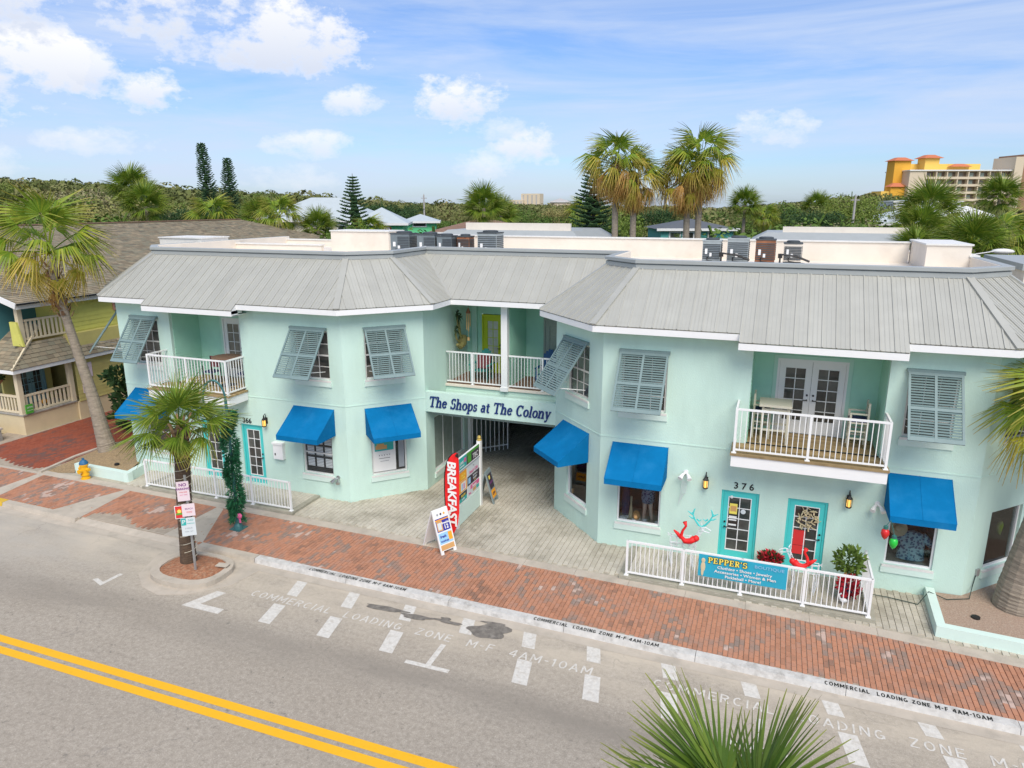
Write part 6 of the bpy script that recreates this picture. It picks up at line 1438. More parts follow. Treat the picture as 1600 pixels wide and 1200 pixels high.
# ---------------------------------------------------------------- roof machinery
def ac(x, y, w, h, mat, label, kind=0, base=8.06):
    t = thing('condenser', (x, y, base), label, 'air conditioner', 'air conditioners on the flat roof'); d = w * .95
    mb = MB(); mb.box(x - w / 2, x + w / 2, y - d / 2, y + d / 2, base + .08, base + h); part('cabinet', mb, mat, t)
    mb = MB(); mb.box(x - w / 2 - .02, x + w / 2 + .02, y - d / 2 - .02, y + d / 2 + .02, base + h, base + h + .04); part('top_panel', mb, 'ac_dark' if kind != 1 else 'ac_light', t); mb = MB(); mb.box(x - w / 2, x + w / 2, y - d / 2, y + d / 2, base, base + .08); part('base_pan', mb, 'ac_dark', t)
    mb = MB(); n = 9
    for k in range(n): z = base + .14 + (h - .2) * k / n; mb.box(x - w * .12 if kind == 0 else x - w * .47, x + w * .48, y - d / 2 - .02, y - d / 2 - .002, z, z + .03)
    for k in range(n): z = base + .14 + (h - .2) * k / n; mb.box(x + w / 2 + .002, x + w / 2 + .02, y - d * .47, y + d * .47, z, z + .03)
    part('grille', mb, 'ac_dark' if mat != 'ac_dark' else 'ac_grey', t)
    mb = MB(); mb.lathe([(w * .38, 0), (w * .38, .05), (w * .30, .07), (.02, .075)], (x, y, base + h + .04), 16); part('fan_guard', mb, 'ac_dark', t)
    mb = MB(); mb.box(x - w * .35, x - w * .22, y - d / 2 - .03, y - d / 2 - .004, base + .3, base + .48); mb.box(x - w * .1, x + w * .02, y - d / 2 - .03, y - d / 2 - .021, base + .22, base + .34); part('service_label', mb, 'white', t)
    mb = MB(); mb.tube([(x - w * .2, y - d / 2 - .02, base + .2), (x - w * .2, y - d / 2 - .2, base + .1), (x + .4, y - d / 2 - .3, base + .04)], .025, 6); part('pipe', mb, 'iron', t)
for a in [(-14.2, 26.0, .84, .78, 'ac_grey', 'grey square condenser against the end of the cream wall, leftmost on the roof'), (-13.05, 26.0, .78, .76, 'ac_grey', 'grey square condenser, second from the left on the roof'), (-12.2, 25.8, .62, .72, 'ac_grey', 'dark grille condenser, third from the left on the roof'), (-11.55, 26.1, .52, .70, 'ac_brown', 'rust brown small condenser in the left roof group', 2), (-10.45, 26.0, .78, .86, 'ac_light', 'tall pale louvred condenser standing apart in the left roof group', 2),
          (-2.1, 25.6, .6, .72, 'ac_light', 'pale ribbed condenser, leftmost of the right roof group', 1), (-1.25, 25.6, .68, .80, 'ac_light', 'larger pale ribbed condenser, second in the right roof group', 1), (-.38, 25.7, .62, .78, 'ac_brown', 'rust brown condenser in the right roof group', 2), (.48, 26.0, .56, .66, 'cream_stucco', 'small cream condenser with brown side, rightmost on the roof', 2)]: ac(*a)
for i, (x, lab) in enumerate(((-1.75, 'left'), (.1, 'right'))):
    t = thing('pipe_riser', (x, 25.0, 8.02), 'dark insulated pipe riser at the ' + lab + ' of the right roof machines', 'pipe'); mb = MB(); mb.tube([(x, 25.0, 8.02), (x, 25.0, 8.42), (x + .5, 25.05, 8.36), (x + .9, 25.1, 8.2)], .035, 6); mb.box(x - .07, x + .07, 24.95, 25.05, 8.3, 8.44); part('pipe', mb, 'iron', t)
# ---------------------------------------------------------------- yellow green neighbour house
H = thing('neighbour_house', (-36, 30, 0), 'yellow green porch house with brown shingle roof left of the mint building', 'house')
def hbox(name, mat, *b, parent=None):
    mb = MB(); mb.box(*b); return part(name, mb, mat, parent or H)
EX, EZ, RX, RZ, Y0, Y1 = -30.1, 5.85, -40.0, 8.82, 20.9, 41.6
hbox('foundation', 'cream_paint', -34, -30.32, 20.55, 23.15, .05, 1.02); hbox('foundation', 'cream_paint', -46, -30.22, 23.16, 41, .05, 1.0); hbox('foundation', 'cream_paint', -46, -34.0, 20.6, 23.1, .05, 1.0)
hbox('porch_floor', 'stone_grey', -46, -30.25, 20.5, 23.1, 1.02, 1.08)
low = Wall(-30.2, 23.2, 90); siding(low, 12, 1.0, 3.25, (), 'siding_olive', H, .17)
lowf = Wall(-46, 22.9, 0); siding(lowf, 14.2, 1.08, 3.3, (), 'siding_olive', H, .17)
lows = Wall(-31.75, 22.9, -90); lows.n = Vector((1, 0, 0))
hbox('wall', 'siding_olive', -31.9, -31.8, 20.9, 23.2, 1.08, 3.3); hbox('wall', 'siding_olive', -46, -30.22, 23.2, 41, 3.2, 4.2); hbox('wall', 'siding_olive', -46, -30.4, 24, 41, 1.0, 3.2)
dw = Wall(-31.78, 20.9, 90)
french_door(dw, .5, 1.9, 1.1, 3.15, 'door_bluegrey', 'pane_dark', 2, 5, leafs=2, d=.06, muntin='door_bluegrey', parent=H)
french_door(Wall(-46, 22.87, 0), 12.4, 13.4, 1.1, 3.15, 'door_bluegrey', 'pane_dark', 2, 5, leafs=1, d=.05, muntin='door_bluegrey', parent=H)
for x, y in ((-30.4, 20.62), (-30.4, 23.05), (-33.2, 20.62)): hbox('porch_post', 'cream_rail', x - .1, x + .1, y - .1, y + .1, 1.05, 3.15)
def crail(w, L_, z0, z1):
    mb = MB(); w.box(mb, 0, L_, -.05, .05, z1 - .09, z1); w.box(mb, 0, L_, -.04, .04, z0, z0 + .08); o = part('porch_rail', mb, 'cream_rail', H)
    n = int(L_ / .19); sl = MB(); sl.box(-.045, .045, -.02, .02, 0, z1 - z0 - .17); me = sl.mesh('baluster'); me.materials.append(MATS['cream_rail']); rot = Matrix.Rotation(math.atan2(w.t.y, w.t.x), 4, 'Z')
    for i in range(n): link('baluster', me, None, o, Matrix.Translation(w.P((i + .5) * L_ / n, 0, z0 + .08)) @ rot)
crail(Wall(-30.4, 20.75, 90), 2.2, 1.1, 1.9); crail(Wall(-36, 20.62, 0), 5.5, 1.1, 1.9)
# shingle roofs, each course a stepped row of separate tabs
def shingle(P0, P1, Q1, Q0, ch=.19, tw=.34, name='roof', seed=1, keep=60, parent=None):
    P0, P1, Q0, Q1 = map(Vector, (P0, P1, Q0, Q1)); e = P1 - P0; L_ = e.length; e.normalize(); q = Q0 - P0; u = q - e * q.dot(e); T = u.length; u.normalize(); n = e.cross(u).normalized()
    b0, a0 = q.dot(e), (Q1 - P0).dot(e); rnd = random.Random(seed); mb = MB(); mb.quad(P0, P1, Q1, Q0); o = part(name, mb, 'dark_roof', parent or H); allmb = MB(); cnt = 0; t = 0; r = 0
    while t < T:
        f = t / T; f2 = min(1, (t + ch) / T); s0, s1 = b0 * f, L_ + (a0 - L_) * f; x = s0 - (tw * .5 if r % 2 else 0)
        while x < s1:
            w = tw * rnd.uniform(.75, 1.2); xa, xb = max(x, s0), min(x + w - .012, s1)
            if xb - xa > .03:
                h0, h1 = .030 + rnd.uniform(-.004, .006), .010; o0 = P0 + e * xa + u * t; p = [o0, o0 + e * (xb - xa), o0 + e * (xb - xa) + u * (min(t + ch, T) - t), o0 + u * (min(t + ch, T) - t)]
                allmb.add([p[0] + n * h0, p[1] + n * h0, p[2] + n * h1, p[3] + n * h1, p[0], p[1]], [(0, 1, 2, 3), (4, 5, 1, 0)])
            x += w
        t += ch; r += 1
    part('shingles', allmb, 'shingle', o, 'stuff'); return o
ridge_y = 46
shingle((EX, Y0, EZ), (EX, Y1 + 14, EZ), (RX, 46.5, RZ), (RX, Y0, RZ), .20, .36, seed=2)
shingle((2 * RX - EX, Y1 + 14, EZ), (EX, Y1 + 14, EZ), (RX, 46.5, RZ), (RX, 46.5, RZ), .3, .6, seed=3) if False else None
mb = MB(); mb.quad((EX, Y1 + 14, EZ), (2 * RX - EX, Y1 + 14, EZ), (RX, 46.5, RZ)); mb.quad((2 * RX - EX, Y1 + 14, EZ), (2 * RX - EX, Y0, EZ), (RX, Y0, RZ), (RX, 46.5, RZ)); part('roof_back', mb, 'dark_roof', H)
mb = MB(); mb.bar((RX, Y0, RZ + .05), (RX, 46.5, RZ + .05), .28, .06); part('ridge_cap', mb, 'deck_dark', H)
hbox('gutter', 'black', EX - .02, EX + .10, Y0, Y1 + 14, EZ - .02, EZ + .05); hbox('fascia', 'white_worn', EX - .06, EX - .02, Y0, Y1 + 14, EZ - .2, EZ - .02)
mb = MB(); mb.bar((EX, Y0 - .03, EZ - .06), (RX, Y0 - .03, RZ - .06), .05, .24); mb.bar((2 * RX - EX, Y0 - .03, EZ - .06), (RX, Y0 - .03, RZ - .06), .05, .24); part('rake_board', mb, 'white', H)
mb = MB(); mb.quad((-30.9, 22.6, 5.8), (-49, 22.6, 5.8), (-40, 22.6, 8.4)); part('gable_wall', mb, 'siding_lime', H)
upw = Wall(-30.55, 23.4, 90); siding(upw, 22, 4.05, 5.85, [(2.6, 3.6, 5.0, 5.75)], 'siding_lime', H, .2)
hbox('wall', 'porch_teal', -32.4, -32.3, 21.2, 23.4, 4.0, 5.9); hbox('wall', 'siding_lime', -32.3, -30.58, 23.3, 23.42, 4.0, 5.9); hbox('wall', 'porch_teal', -48, -32.4, 22.6, 22.7, 4.0, 5.9)
mb = MB(); upw.box(mb, 2.55, 3.65, .0, .05, 4.93, 5.0); upw.box(mb, 2.55, 2.65, .0, .05, 5.0, 5.75); upw.box(mb, 3.55, 3.65, 0, .05, 5.0, 5.75); wn = part('window', mb, 'salmon', H); mb = MB(); upw.box(mb, 2.65, 3.55, -.02, .0, 5.0, 5.75); part('pane', mb, 'pane_dark', wn); mb = MB(); upw.box(mb, 2.65, 3.55, 0, .03, 5.36, 5.4); part('muntins', mb, 'white', wn)
hbox('porch_post', 'cream_rail', -30.75, -30.55, 21.2, 21.4, 4.1, 5.8); crail(Wall(-30.6, 21.45, 90), 2.0, 4.22, 5.12)
mb = MB(); mb.add([(-31.0, 21.1, 4.0), (-30.35, 21.1, 4.0), (-30.6, 21.1, 5.05), (-31.0, 21.1, 5.05), (-31.0, 21.19, 4.0), (-30.35, 21.19, 4.0), (-30.6, 21.19, 5.05), (-31.0, 21.19, 5.05)], [(0, 1, 2, 3), (4, 7, 6, 5), (1, 5, 6, 2), (2, 6, 7, 3), (0, 4, 5, 1), (0, 3, 7, 4)]); part('flared_parapet', mb, 'siding_lime', H)
shingle((-29.95, 20.2, 3.15), (-29.95, 41, 3.15), (-30.57, 41, 4.1), (-30.57, 21.2, 4.1), .2, .34, 'porch_roof', 5)
shingle((-46, 20.2, 3.15), (-29.95, 20.2, 3.15), (-30.87, 22.4, 4.75), (-46, 22.4, 4.75), .2, .34, 'porch_roof', 6)
hbox('fascia', 'white', -30.02, -29.97, 20.2, 41, 2.98, 3.14); hbox('fascia', 'white', -46, -30.02, 20.2, 20.25, 2.98, 3.14); mb = MB(); mb.bar((-29.98, 20.18, 3.16), (-30.9, 22.4, 4.8), .08, .1); part('hip_board', mb, 'cream_rail', H)
for z, h in ((2.05, .7), (1.35, .42)): mb = MB(); low.box(mb, .25, .85, .02, .04, z, z + h); o = part('notice_board', mb, 'sign_rose', H)
mb = MB(); mb.box(-30.22, -30.18, 20.62, 20.95, 1.10, 1.50); gs = part('yard_sign', mb, 'ink_green', None); tag(gs, 'small green sign fixed to the porch corner of the yellow green house', 'sign')
mg = basis((-30.175, 20.64, 1.12), (0, 1, 0), (0, 0, 1)); words(gs, mg, 'OPEN', .10, 'board_white', .15, .22, .004); words(gs, mg, 'WELCOME', .055, 'board_white', .15, .10, .004)
t = thing('hanging_basket', (-31.4, 20.45, 2.4), 'terracotta hanging basket under the porch roof at the left edge', 'hanging basket'); mb = MB(); mb.lathe([(.1, 0), (.2, .12), (.2, .18)], (-31.4, 20.45, 2.4), 10); mb.tube([(-31.4, 20.45, 2.58), (-31.4, 20.45, 3.1)], .01, 4); part('basket', mb, 'rust_pot', t); mb = MB(); leafball(mb, (-31.4, 20.45, 2.68), (.28, .28, .18), 160, .12, random.Random(4)); part('foliage', mb, 'leaf_dark', t, 'stuff')
mb = MB(); mb.ball((-30.75, 21.9, 1.3), (.13, .13, .13), 10, 7); o = part('pumpkin', mb, 'ink_orange', None); tag(o, 'orange pumpkin behind the lower porch rail', 'pumpkin')
t = thing('garden_wall', (-32, 19.6, 0), 'low grey stone wall at the left edge in front of the porch', 'wall'); mb = MB(); mb.box(-40, -30.6, 19.3, 19.7, .05, .62); part('masonry', mb, 'stone_grey', t); mb = MB(); mb.box(-40, -30.55, 19.24, 19.76, .62, .7); part('coping', mb, 'concrete', t)
# ---------------------------------------------------------------- vegetation
def bush_mesh(name, mat, seed, n=900, leaf=.26, lobes=9, w=2.0, h=1.8, twigs=14):
    rnd = random.Random(seed); mb = MB(); L_ = []
    for i in range(lobes): a = rnd.uniform(0, 6.28); r = w * .62 * math.sqrt(rnd.random()); L_.append((r * math.cos(a), r * math.sin(a), h * rnd.uniform(.25, .78), rnd.uniform(.45, .85)))
    for i in range(n):
        c = L_[rnd.randrange(lobes)]; d = Vector((rnd.gauss(0, 1), rnd.gauss(0, 1), abs(rnd.gauss(0, .9)) - .25)).normalized(); p = Vector((c[0], c[1], c[2])) + Vector((d.x * c[3], d.y * c[3], d.z * c[3] * .85)) * rnd.uniform(.72, 1.08)
        nn = (d + Vector((rnd.gauss(0, .38), rnd.gauss(0, .38), rnd.gauss(0, .38)))).normalized(); a = nn.cross(Vector((rnd.uniform(-1, 1), rnd.uniform(-1, 1), rnd.uniform(-1, 1)))).normalized(); b = nn.cross(a); s = leaf * rnd.uniform(.6, 1.4)
        mb.add([p - a * s * .5, p + b * s * .34, p + a * s * .55, p - b * s * .34], [(0, 1, 2, 3)])
    for i in range(twigs):
        c = L_[i % lobes]; mb.bar((c[0] * .2, c[1] * .2, 0), (c[0] + rnd.uniform(-.5, .5), c[1] + rnd.uniform(-.5, .5), c[2] + c[3] * .9), .04)
    me = mb.mesh(name); me.materials.append(MATS[mat]); return me
BUSH = [bush_mesh('shrub', m_, 40 + i, 6000, .10, 15, 2.5, 2.3) for i, m_ in enumerate(['leaf_olive', 'leaf_olive', 'leaf_grey', 'leaf_green', 'leaf_green', 'leaf_green'])]
YB = bush_mesh('shrub', 'leaf_yellow', 77, 1300, .24, 8, 1.6, 2.4)
BARE = bush_mesh('shrub', 'leaf_grey', 78, 260, .16, 8, 1.8, 2.0, 60)
# dune land behind: polar terrain that rises with distance
PROF = [(-64, 2.2), (-57, 1.8), (-50, 1.5), (-44, 1.2), (-38, .9), (-33, .55), (-28, .2), (-20, .1), (-12, 0), (-4, -.1), (2, .3), (6, .9), (10, .3), (16, -.2), (24, -.3)]
def prof(az):
    for (a, b), (c, d) in zip(PROF, PROF[1:]):
        if a <= az <= c: return b + (d - b) * (az - a) / (c - a)
    return PROF[0][1] if az < PROF[0][0] else PROF[-1][1]
def topz(az, D): return 10 + D * math.tan(R(prof(az))) - .3
def gz_(az, D):
    k = max(0, min(1, (D - 52) / 80)); k = k * k * (3 - 2 * k); return max(-.02, k * (topz(az, D) - 4.6))
mb = MB(); AZ = [-80 + 2 * i for i in range(60)]; DD = [48, 58, 70, 85, 100, 120, 150, 190, 240, 320, 450, 700]
for D in DD:
    for a in AZ: mb.v.append((math.sin(R(a)) * D, math.cos(R(a)) * D, gz_(a, D) if D < 500 else -1))
for i in range(len(DD) - 1):
    for k in range(len(AZ) - 1): o = i * len(AZ) + k; mb.f.append((o, o + 1, o + 1 + len(AZ), o + len(AZ)))
me = mb.mesh('dune_terrain', True); link('terrain', me, 'dune', None, None, 'structure')
rnd = random.Random(21); SH = []
def clear(x, y):   # keep shrubs off the buildings
    for x0, x1, y0, y1 in ((-51, -29, 18, 57), (-27, 9, 15, 49), (-52, -38, 59, 72), (-41, -33, 57, 70), (-12, -3, 58, 70), (7, 30, 92, 112), (10, 20, 30, 46), (22, 95, 270, 330)):
        if x0 - 1 < x < x1 + 1 and y0 - 1 < y < y1 + 1: return False
    return True
made = 0
while made < 295:
    az = rnd.uniform(-60, 19); D = 50 + 130 * rnd.random() ** 1.6
    if rnd.random() > (1.0 if az < -30 else .75): continue
    x, y = math.sin(R(az)) * D, math.cos(R(az)) * D
    if not clear(x, y): continue
    g = gz_(az, D); hmax = topz(az, D) - g
    if hmax < 1.5: continue
    hgt = min(hmax * rnd.uniform(.6, 1.0) + (rnd.uniform(.4, 1.8) if rnd.random() < .22 else 0), 10); s = hgt / 2.75
    k = rnd.randrange(6); me = BUSH[k]
    if rnd.random() < .06: me = BARE
    o = link('shrub', me, None, None, Matrix.Translation((x, y, g - .2)) @ Matrix.Rotation(rnd.uniform(0, 6.28), 4, 'Z') @ Matrix.Diagonal((s * rnd.uniform(.9, 1.3), s * rnd.uniform(.9, 1.3), s, 1)))
    lab = {0: 'olive coastal shrub growing on the dune land behind the buildings', 1: 'olive coastal shrub growing on the dune land behind the buildings', 2: 'greyish dry coastal shrub growing on the dune land behind the buildings',}.get(k, 'green coastal shrub growing on the dune land behind the buildings')
    if me is BARE: lab = 'bare twiggy shrub growing on the dune land behind the buildings'
    tag(o, lab, 'shrub', lab.split(' growing')[0] + 's behind the buildings'); made += 1
# far belt nobody could count
mb = MB(); rnd = random.Random(5)
for i in range(3000):
    az = rnd.uniform(-64, 24); D = 112 + 330 * rnd.random() ** 1.4; g = gz_(az, D); x, y = math.sin(R(az)) * D, math.cos(R(az)) * D
    if not clear(x, y): continue
    rr = rnd.uniform(1.1, 2.6) * (D / 150) ** .6; top = g + max(1.2, (topz(az, D) - g)) * rnd.uniform(.35, 1.0) + (rnd.uniform(.2, 1.2) if rnd.random() < .12 else 0); cz = top - rr * .8
    for k in range(85):
        d = Vector((rnd.gauss(0, 1), rnd.gauss(0, 1), abs(rnd.gauss(0, 1)) - .2)).normalized(); nn = (d + Vector((rnd.gauss(0, .35), rnd.gauss(0, .35), rnd.gauss(0, .35)))).normalized(); a = nn.cross(Vector((rnd.uniform(-1, 1), rnd.uniform(-1, 1), rnd.uniform(-1, 1)))).normalized() * rr * rnd.uniform(.08, .2); b = nn.cross(a) * rnd.uniform(.6, 1.1)
        p = Vector((x + d.x * rr * 1.2, y + d.y * rr * 1.2, cz + d.z * rr * .8)); mb.add([p - a, p - b, p + a, p + b], [(0, 1, 2, 3)])
link('far_scrub', mb.mesh('far_scrub'), 'far_leaf', None, None, 'stuff')['label'] = 'distant coastal scrub along the horizon'
# palms of the dune land: one joined crown for the far ones
def palm_obj(keys, name, seed, spec, sc=1.0, h=3.0, trunk_mat='palm_trunk'):
    rnd = random.Random(seed); me = bpy.data.meshes.new('crown'); bm = bmesh.new(); az = 0
    for key, n, e0, e1, s in spec:
        for i in range(n):
            az += 137.5 + rnd.uniform(-12, 12); el = e0 + (e1 - e0) * (i + .5) / n + rnd.uniform(-8, 8); src = FM[key][rnd.randrange(len(FM[key]))].copy()
            src.transform(Matrix.Rotation(R(az), 4, 'Z') @ Matrix.Rotation(R(-el), 4, 'Y') @ Matrix.Rotation(R(rnd.uniform(-20, 20)), 4, 'X') @ Matrix.Scale(s * sc, 4)); bm.from_mesh(src); bpy.data.meshes.remove(src)
    bm.to_mesh(me); bm.free(); me.materials.append(MATS[{'sabal': 'frond_green', 'wash': 'frond'}[keys]]); return me
CR_S = palm_obj('sabal', 'crown', 3, [('sabal', 12, 88, 40, 1.0), ('sabal', 12, 40, 0, 1.0), ('sabal', 8, 0, -35, .9)])
CR_W = palm_obj('wash', 'crown', 4, [('wash', 10, 88, 30, 1.0), ('wash', 10, 30, -10, 1.0), ('wash_y', 8, -10, -50, .9)])
TRM = (lambda m: (m.lathe([(.22, 0), (.16, .4), (.14, 1.0)], (0, 0, 0), 8), m.mesh('trunk'))[1])(MB()); TRM.materials.append(MATS['palm_trunk'])
PG = 'palms scattered behind the buildings'
for x, y, ztop, s, me, lab in [(-3.5, 78.6, 9.9, 1.25, CR_S, 'small dark palm on a bare trunk right of the tall palms'), (-22.9, 55.5, 9.7, 1.35, CR_S, 'rounded palm left of the distant tower'), (-38.7, 49.7, 9.0, 1.25, CR_W, 'bushy palm at the end of the shingle roof'), (-36.8, 52.3, 8.0, 1.2, CR_S, 'low green palm in front of the pale metal roof'),
        (-32.6, 53.5, 7.6, 1.1, CR_W, 'low yellowish palm in front of the green house'), (-57, 53.6, 9.8, 1.6, CR_S, 'rounded palm rising over the shingle roof left of the pine pair'), (-70, 64, 11.6, 1.9, CR_S, 'dark palm crown on the dune skyline'), (-51.1, 55.8, 8.6, 1.6, CR_W, 'yellow green palm clump under the pine pair'), (-47.5, 58, 8.8, 1.3, CR_S, 'green palm left of the pale metal roof'),
        (11.4, 68.1, 9.2, 1.9, CR_S, 'wide palm in front of the hotel'), (19.5, 81.8, 10.6, 1.5, CR_S, 'palm on a tall trunk at the right in front of the hotel'), (9.4, 43.0, 7.75, 1.3, CR_S, 'large spiky palm behind the right end of the roof'), (11.2, 46.0, 7.9, 1.25, CR_W, 'spiky palm beside the right street lamp'), (7.0, 44.5, 7.5, .95, CR_S, 'low palm behind the cream roof box'), (8.4, 52, 8.2, 1.3, CR_S, 'dense palm left of the white metal roof house'), (-1.5, 79.5, 8.6, 1.0, CR_W, 'thin palm beside the small dark palm'),
        (5.0, 120, 9.6, 1.6, CR_S, 'far palm left of the utility pole'), (-30, 76, 8.6, 1.5, CR_S, 'palm right of the green house'), (-28.5, 74, 8.8, 1.4, CR_S, 'second palm right of the green house'), (-18, 70, 8.8, 1.4, CR_W, 'pale palm behind the rear roof')]:
    t = thing('palm', (x, y, gz_(math.degrees(math.atan2(x, y)), math.hypot(x, y))), lab, 'palm tree', PG); g = wm(t).translation.z
    link('trunk', TRM, None, t, Matrix.Translation((x, y, g)) @ Matrix.Diagonal((1.1, 1.1, ztop - g, 1))); link('crown', me, None, t, Matrix.Translation((x, y, ztop)) @ Matrix.Rotation(x, 4, 'Z') @ Matrix.Scale(s, 4))
def pine(x, y, z0, h, w, label, seed, gap=.0, lean=0.0, dens=1.0, narrow=False):
    t = thing('norfolk_pine', (x, y, z0), label, 'pine tree', 'norfolk pines on the skyline'); rnd = random.Random(seed); mb = MB(); mb.tube([(x, y, z0), (x + lean * .5, y, z0 + h * .5), (x + lean, y, z0 + h)], [.22, .14, .02], 8); part('trunk', mb, 'bark', t)
    mb = MB(); z = h * .12
    while z < h * .985:
        f = z / h; L_ = w * (1 - f) ** (.8 if not narrow else .45) * (.55 if narrow else 1) + .12; nb = 6 if not narrow else 5; a0 = rnd.uniform(0, 6.28)
        for k in range(nb):
            a = a0 + k * 6.283 / nb + rnd.uniform(-.15, .15); d = Vector((math.cos(a), math.sin(a), 0)); s = Vector((-d.y, d.x, 0)); base = Vector((x + lean * f, y, z0 + z)); l = L_ * rnd.uniform(.8, 1.1); up = .28 if not narrow else .55; pts = [base + d * (l * q) + Vector((0, 0, up * l * q * q - .06 * l * q)) for q in (0, .25, .5, .75, 1)]
            mb.tube(pts, [.03, .028, .024, .02, .012], 4, caps=False)
            m = max(4, int(l / .16))
            for i in range(1, m + 1):
                q = i / m; c = base + d * (l * q) + Vector((0, 0, up * l * q * q - .06 * l * q)); tl = (.34 * l * (1 - .55 * q) + .12) * .8
                for sg_ in (-1, 1): e = c + s * (sg_ * tl) + d * (tl * .55) + Vector((0, 0, .22 * tl)); mb.bar(c, e, .075, .075)
        z += (.42 if not narrow else .36) * (1 - .45 * f) / dens
    part('foliage', mb, 'needle', t, 'stuff')
pine(-34.0, 53.6, 3.5, 9.0, 2.3, 'symmetrical tiered norfolk pine in the left centre skyline', 1); pine(-13.2, 53.6, 3, 10.8, 2.6, 'dark norfolk pine behind the leftmost tall palm', 2); pine(-62.1, 67.7, 4, 12.9, 2.2, 'slender leaning norfolk pine, taller of the pair on the left', 3, lean=-.6, narrow=True); pine(-60.0, 68.5, 4, 11.1, 2.1, 'slender norfolk pine, shorter of the pair on the left', 4, lean=.1, narrow=True); pine(-37.9, 55, 4, 5.4, 1.2, 'young norfolk pine before the pale metal roof', 5)
# bush between the buildings, yellow bush behind the roof
t = thing('leafy_tree', (-26.3, 23.3, .1), 'dark leafy tree squeezed between the mint building and the yellow green house', 'tree'); mb = MB(); mb.tube([(-26.3, 23.3, .1), (-26.4, 23.2, 2.0), (-26.2, 23.2, 3.6)], [.1, .08, .04], 7); part('trunk', mb, 'bark', t); mb = MB(); rnd = random.Random(9)
for c, r, n in (((-26.6, 23.0, 1.6), (1.0, .8, .8), 420), ((-26.2, 23.3, 2.8), (.9, .8, .8), 420), ((-26.0, 23.6, 3.9), (.7, .6, .7), 320), ((-26.9, 22.7, 2.6), (.9, .6, .4), 240), ((-26.2, 22.6, .9), (1.2, .8, .6), 320)): leafball(mb, c, r, n, .26, rnd)
part('foliage', mb, 'leaf_dark', t, 'stuff')
o = link('shrub', YB, None, None, Matrix.Translation((-23.7, 46.8, 5.6)) @ Matrix.Scale(1.0, 4)); tag(o, 'bright yellow orange bush behind the cream roof wall', 'shrub')
mb = MB(); mb.tube([(-23.7, 46.8, 0), (-23.7, 46.8, 6.5)], .12, 6); part('stem', mb, 'bark', o)
for i, (x, y, z, s, lab) in enumerate([(-27.5, 44.5, 4.2, 1.5, 'green hedge mass behind the left end of the flat roof'), (-31.5, 49.5, 4.8, 1.5, 'green bush right of the shingle roof hip'), (-20, 52, 5.0, 1.4, 'green bush behind the rear metal roof'), (-16, 51, 5.6, 1.2, 'green bush left of the dark pine'), (-11.8, 50, 5.4, 1.3, 'green bush at the foot of the dark pine'), (-8, 52, 5.2, 1.2, 'green bush between the tall palm trunks'), (-14, 60, 5.6, 1.6, 'green bush in the pine shade'), (3, 52, 5.4, 1.2, 'green bush behind the right rear roof'), (12.5, 47.5, 5.0, 1.4, 'green bush behind the right street lamp'), (6, 56, 5.2, 1.5, 'green bush in front of the hotel palms')]):
    o = link('shrub', BUSH[3 + i % 2], None, None, Matrix.Translation((x, y, z - 1.6)) @ Matrix.Rotation(i, 4, 'Z') @ Matrix.Diagonal((s * 1.1, s * 1.1, s * 1.55, 1))); tag(o, lab, 'shrub')
# single broadleaf trees standing out of the scrub
TREE = [bush_mesh('crown', m_, 140 + i, 7000, .085, 18, 2.3, 2.6, 10) for i, m_ in enumerate(['leaf_green', 'leaf_dark', 'leaf_olive'])]
for x, y, ztop, s, k, lab in [(-78, 60, 11.6, 2.4, 0, 'broad green tree at the far left skyline'), (-66, 52, 10.2, 2.0, 2, 'olive tree just above the shingle roof near the left palm'), (-59, 60, 10.6, 1.7, 1, 'dark green tree right of the rounded dune palm'), (-52.5, 66, 10.4, 1.8, 0, 'green tree just right of the pine pair'), (-44, 78, 10.9, 1.6, 1, 'dark tree behind the pale metal roof'),
        (-31, 84, 10.5, 1.8, 0, 'green tree right of the second green house'), (-25, 88, 10.3, 1.7, 2, 'olive tree behind the rounded palm'), (-14.5, 92, 10.4, 1.8, 1, 'dark tree beside the dark norfolk pine'), (-1.5, 90, 10.6, 1.9, 0, 'green tree right of the tall palms'), (3.2, 84, 10.2, 1.7, 1, 'dark green tree left of the utility pole'), (8.2, 96, 11.6, 2.0, 0, 'tall green tree left of the hotel'), (24, 92, 9.8, 1.9, 1, 'dark tree at the right edge under the hotel')]:
    t = thing('broadleaf_tree', (x, y, 0), lab, 'tree', 'single trees standing out of the scrub'); mb = MB(); mb.tube([(x, y, 0), (x + .2, y, ztop - 2.6 * s * .6)], [.25, .14], 7); part('trunk', mb, 'bark', t)
    link('crown', TREE[k], None, t, Matrix.Translation((x, y, ztop - 2.75 * s)) @ Matrix.Rotation(x * 3.1, 4, 'Z') @ Matrix.Diagonal((s * 1.15, s * 1.15, s, 1)))
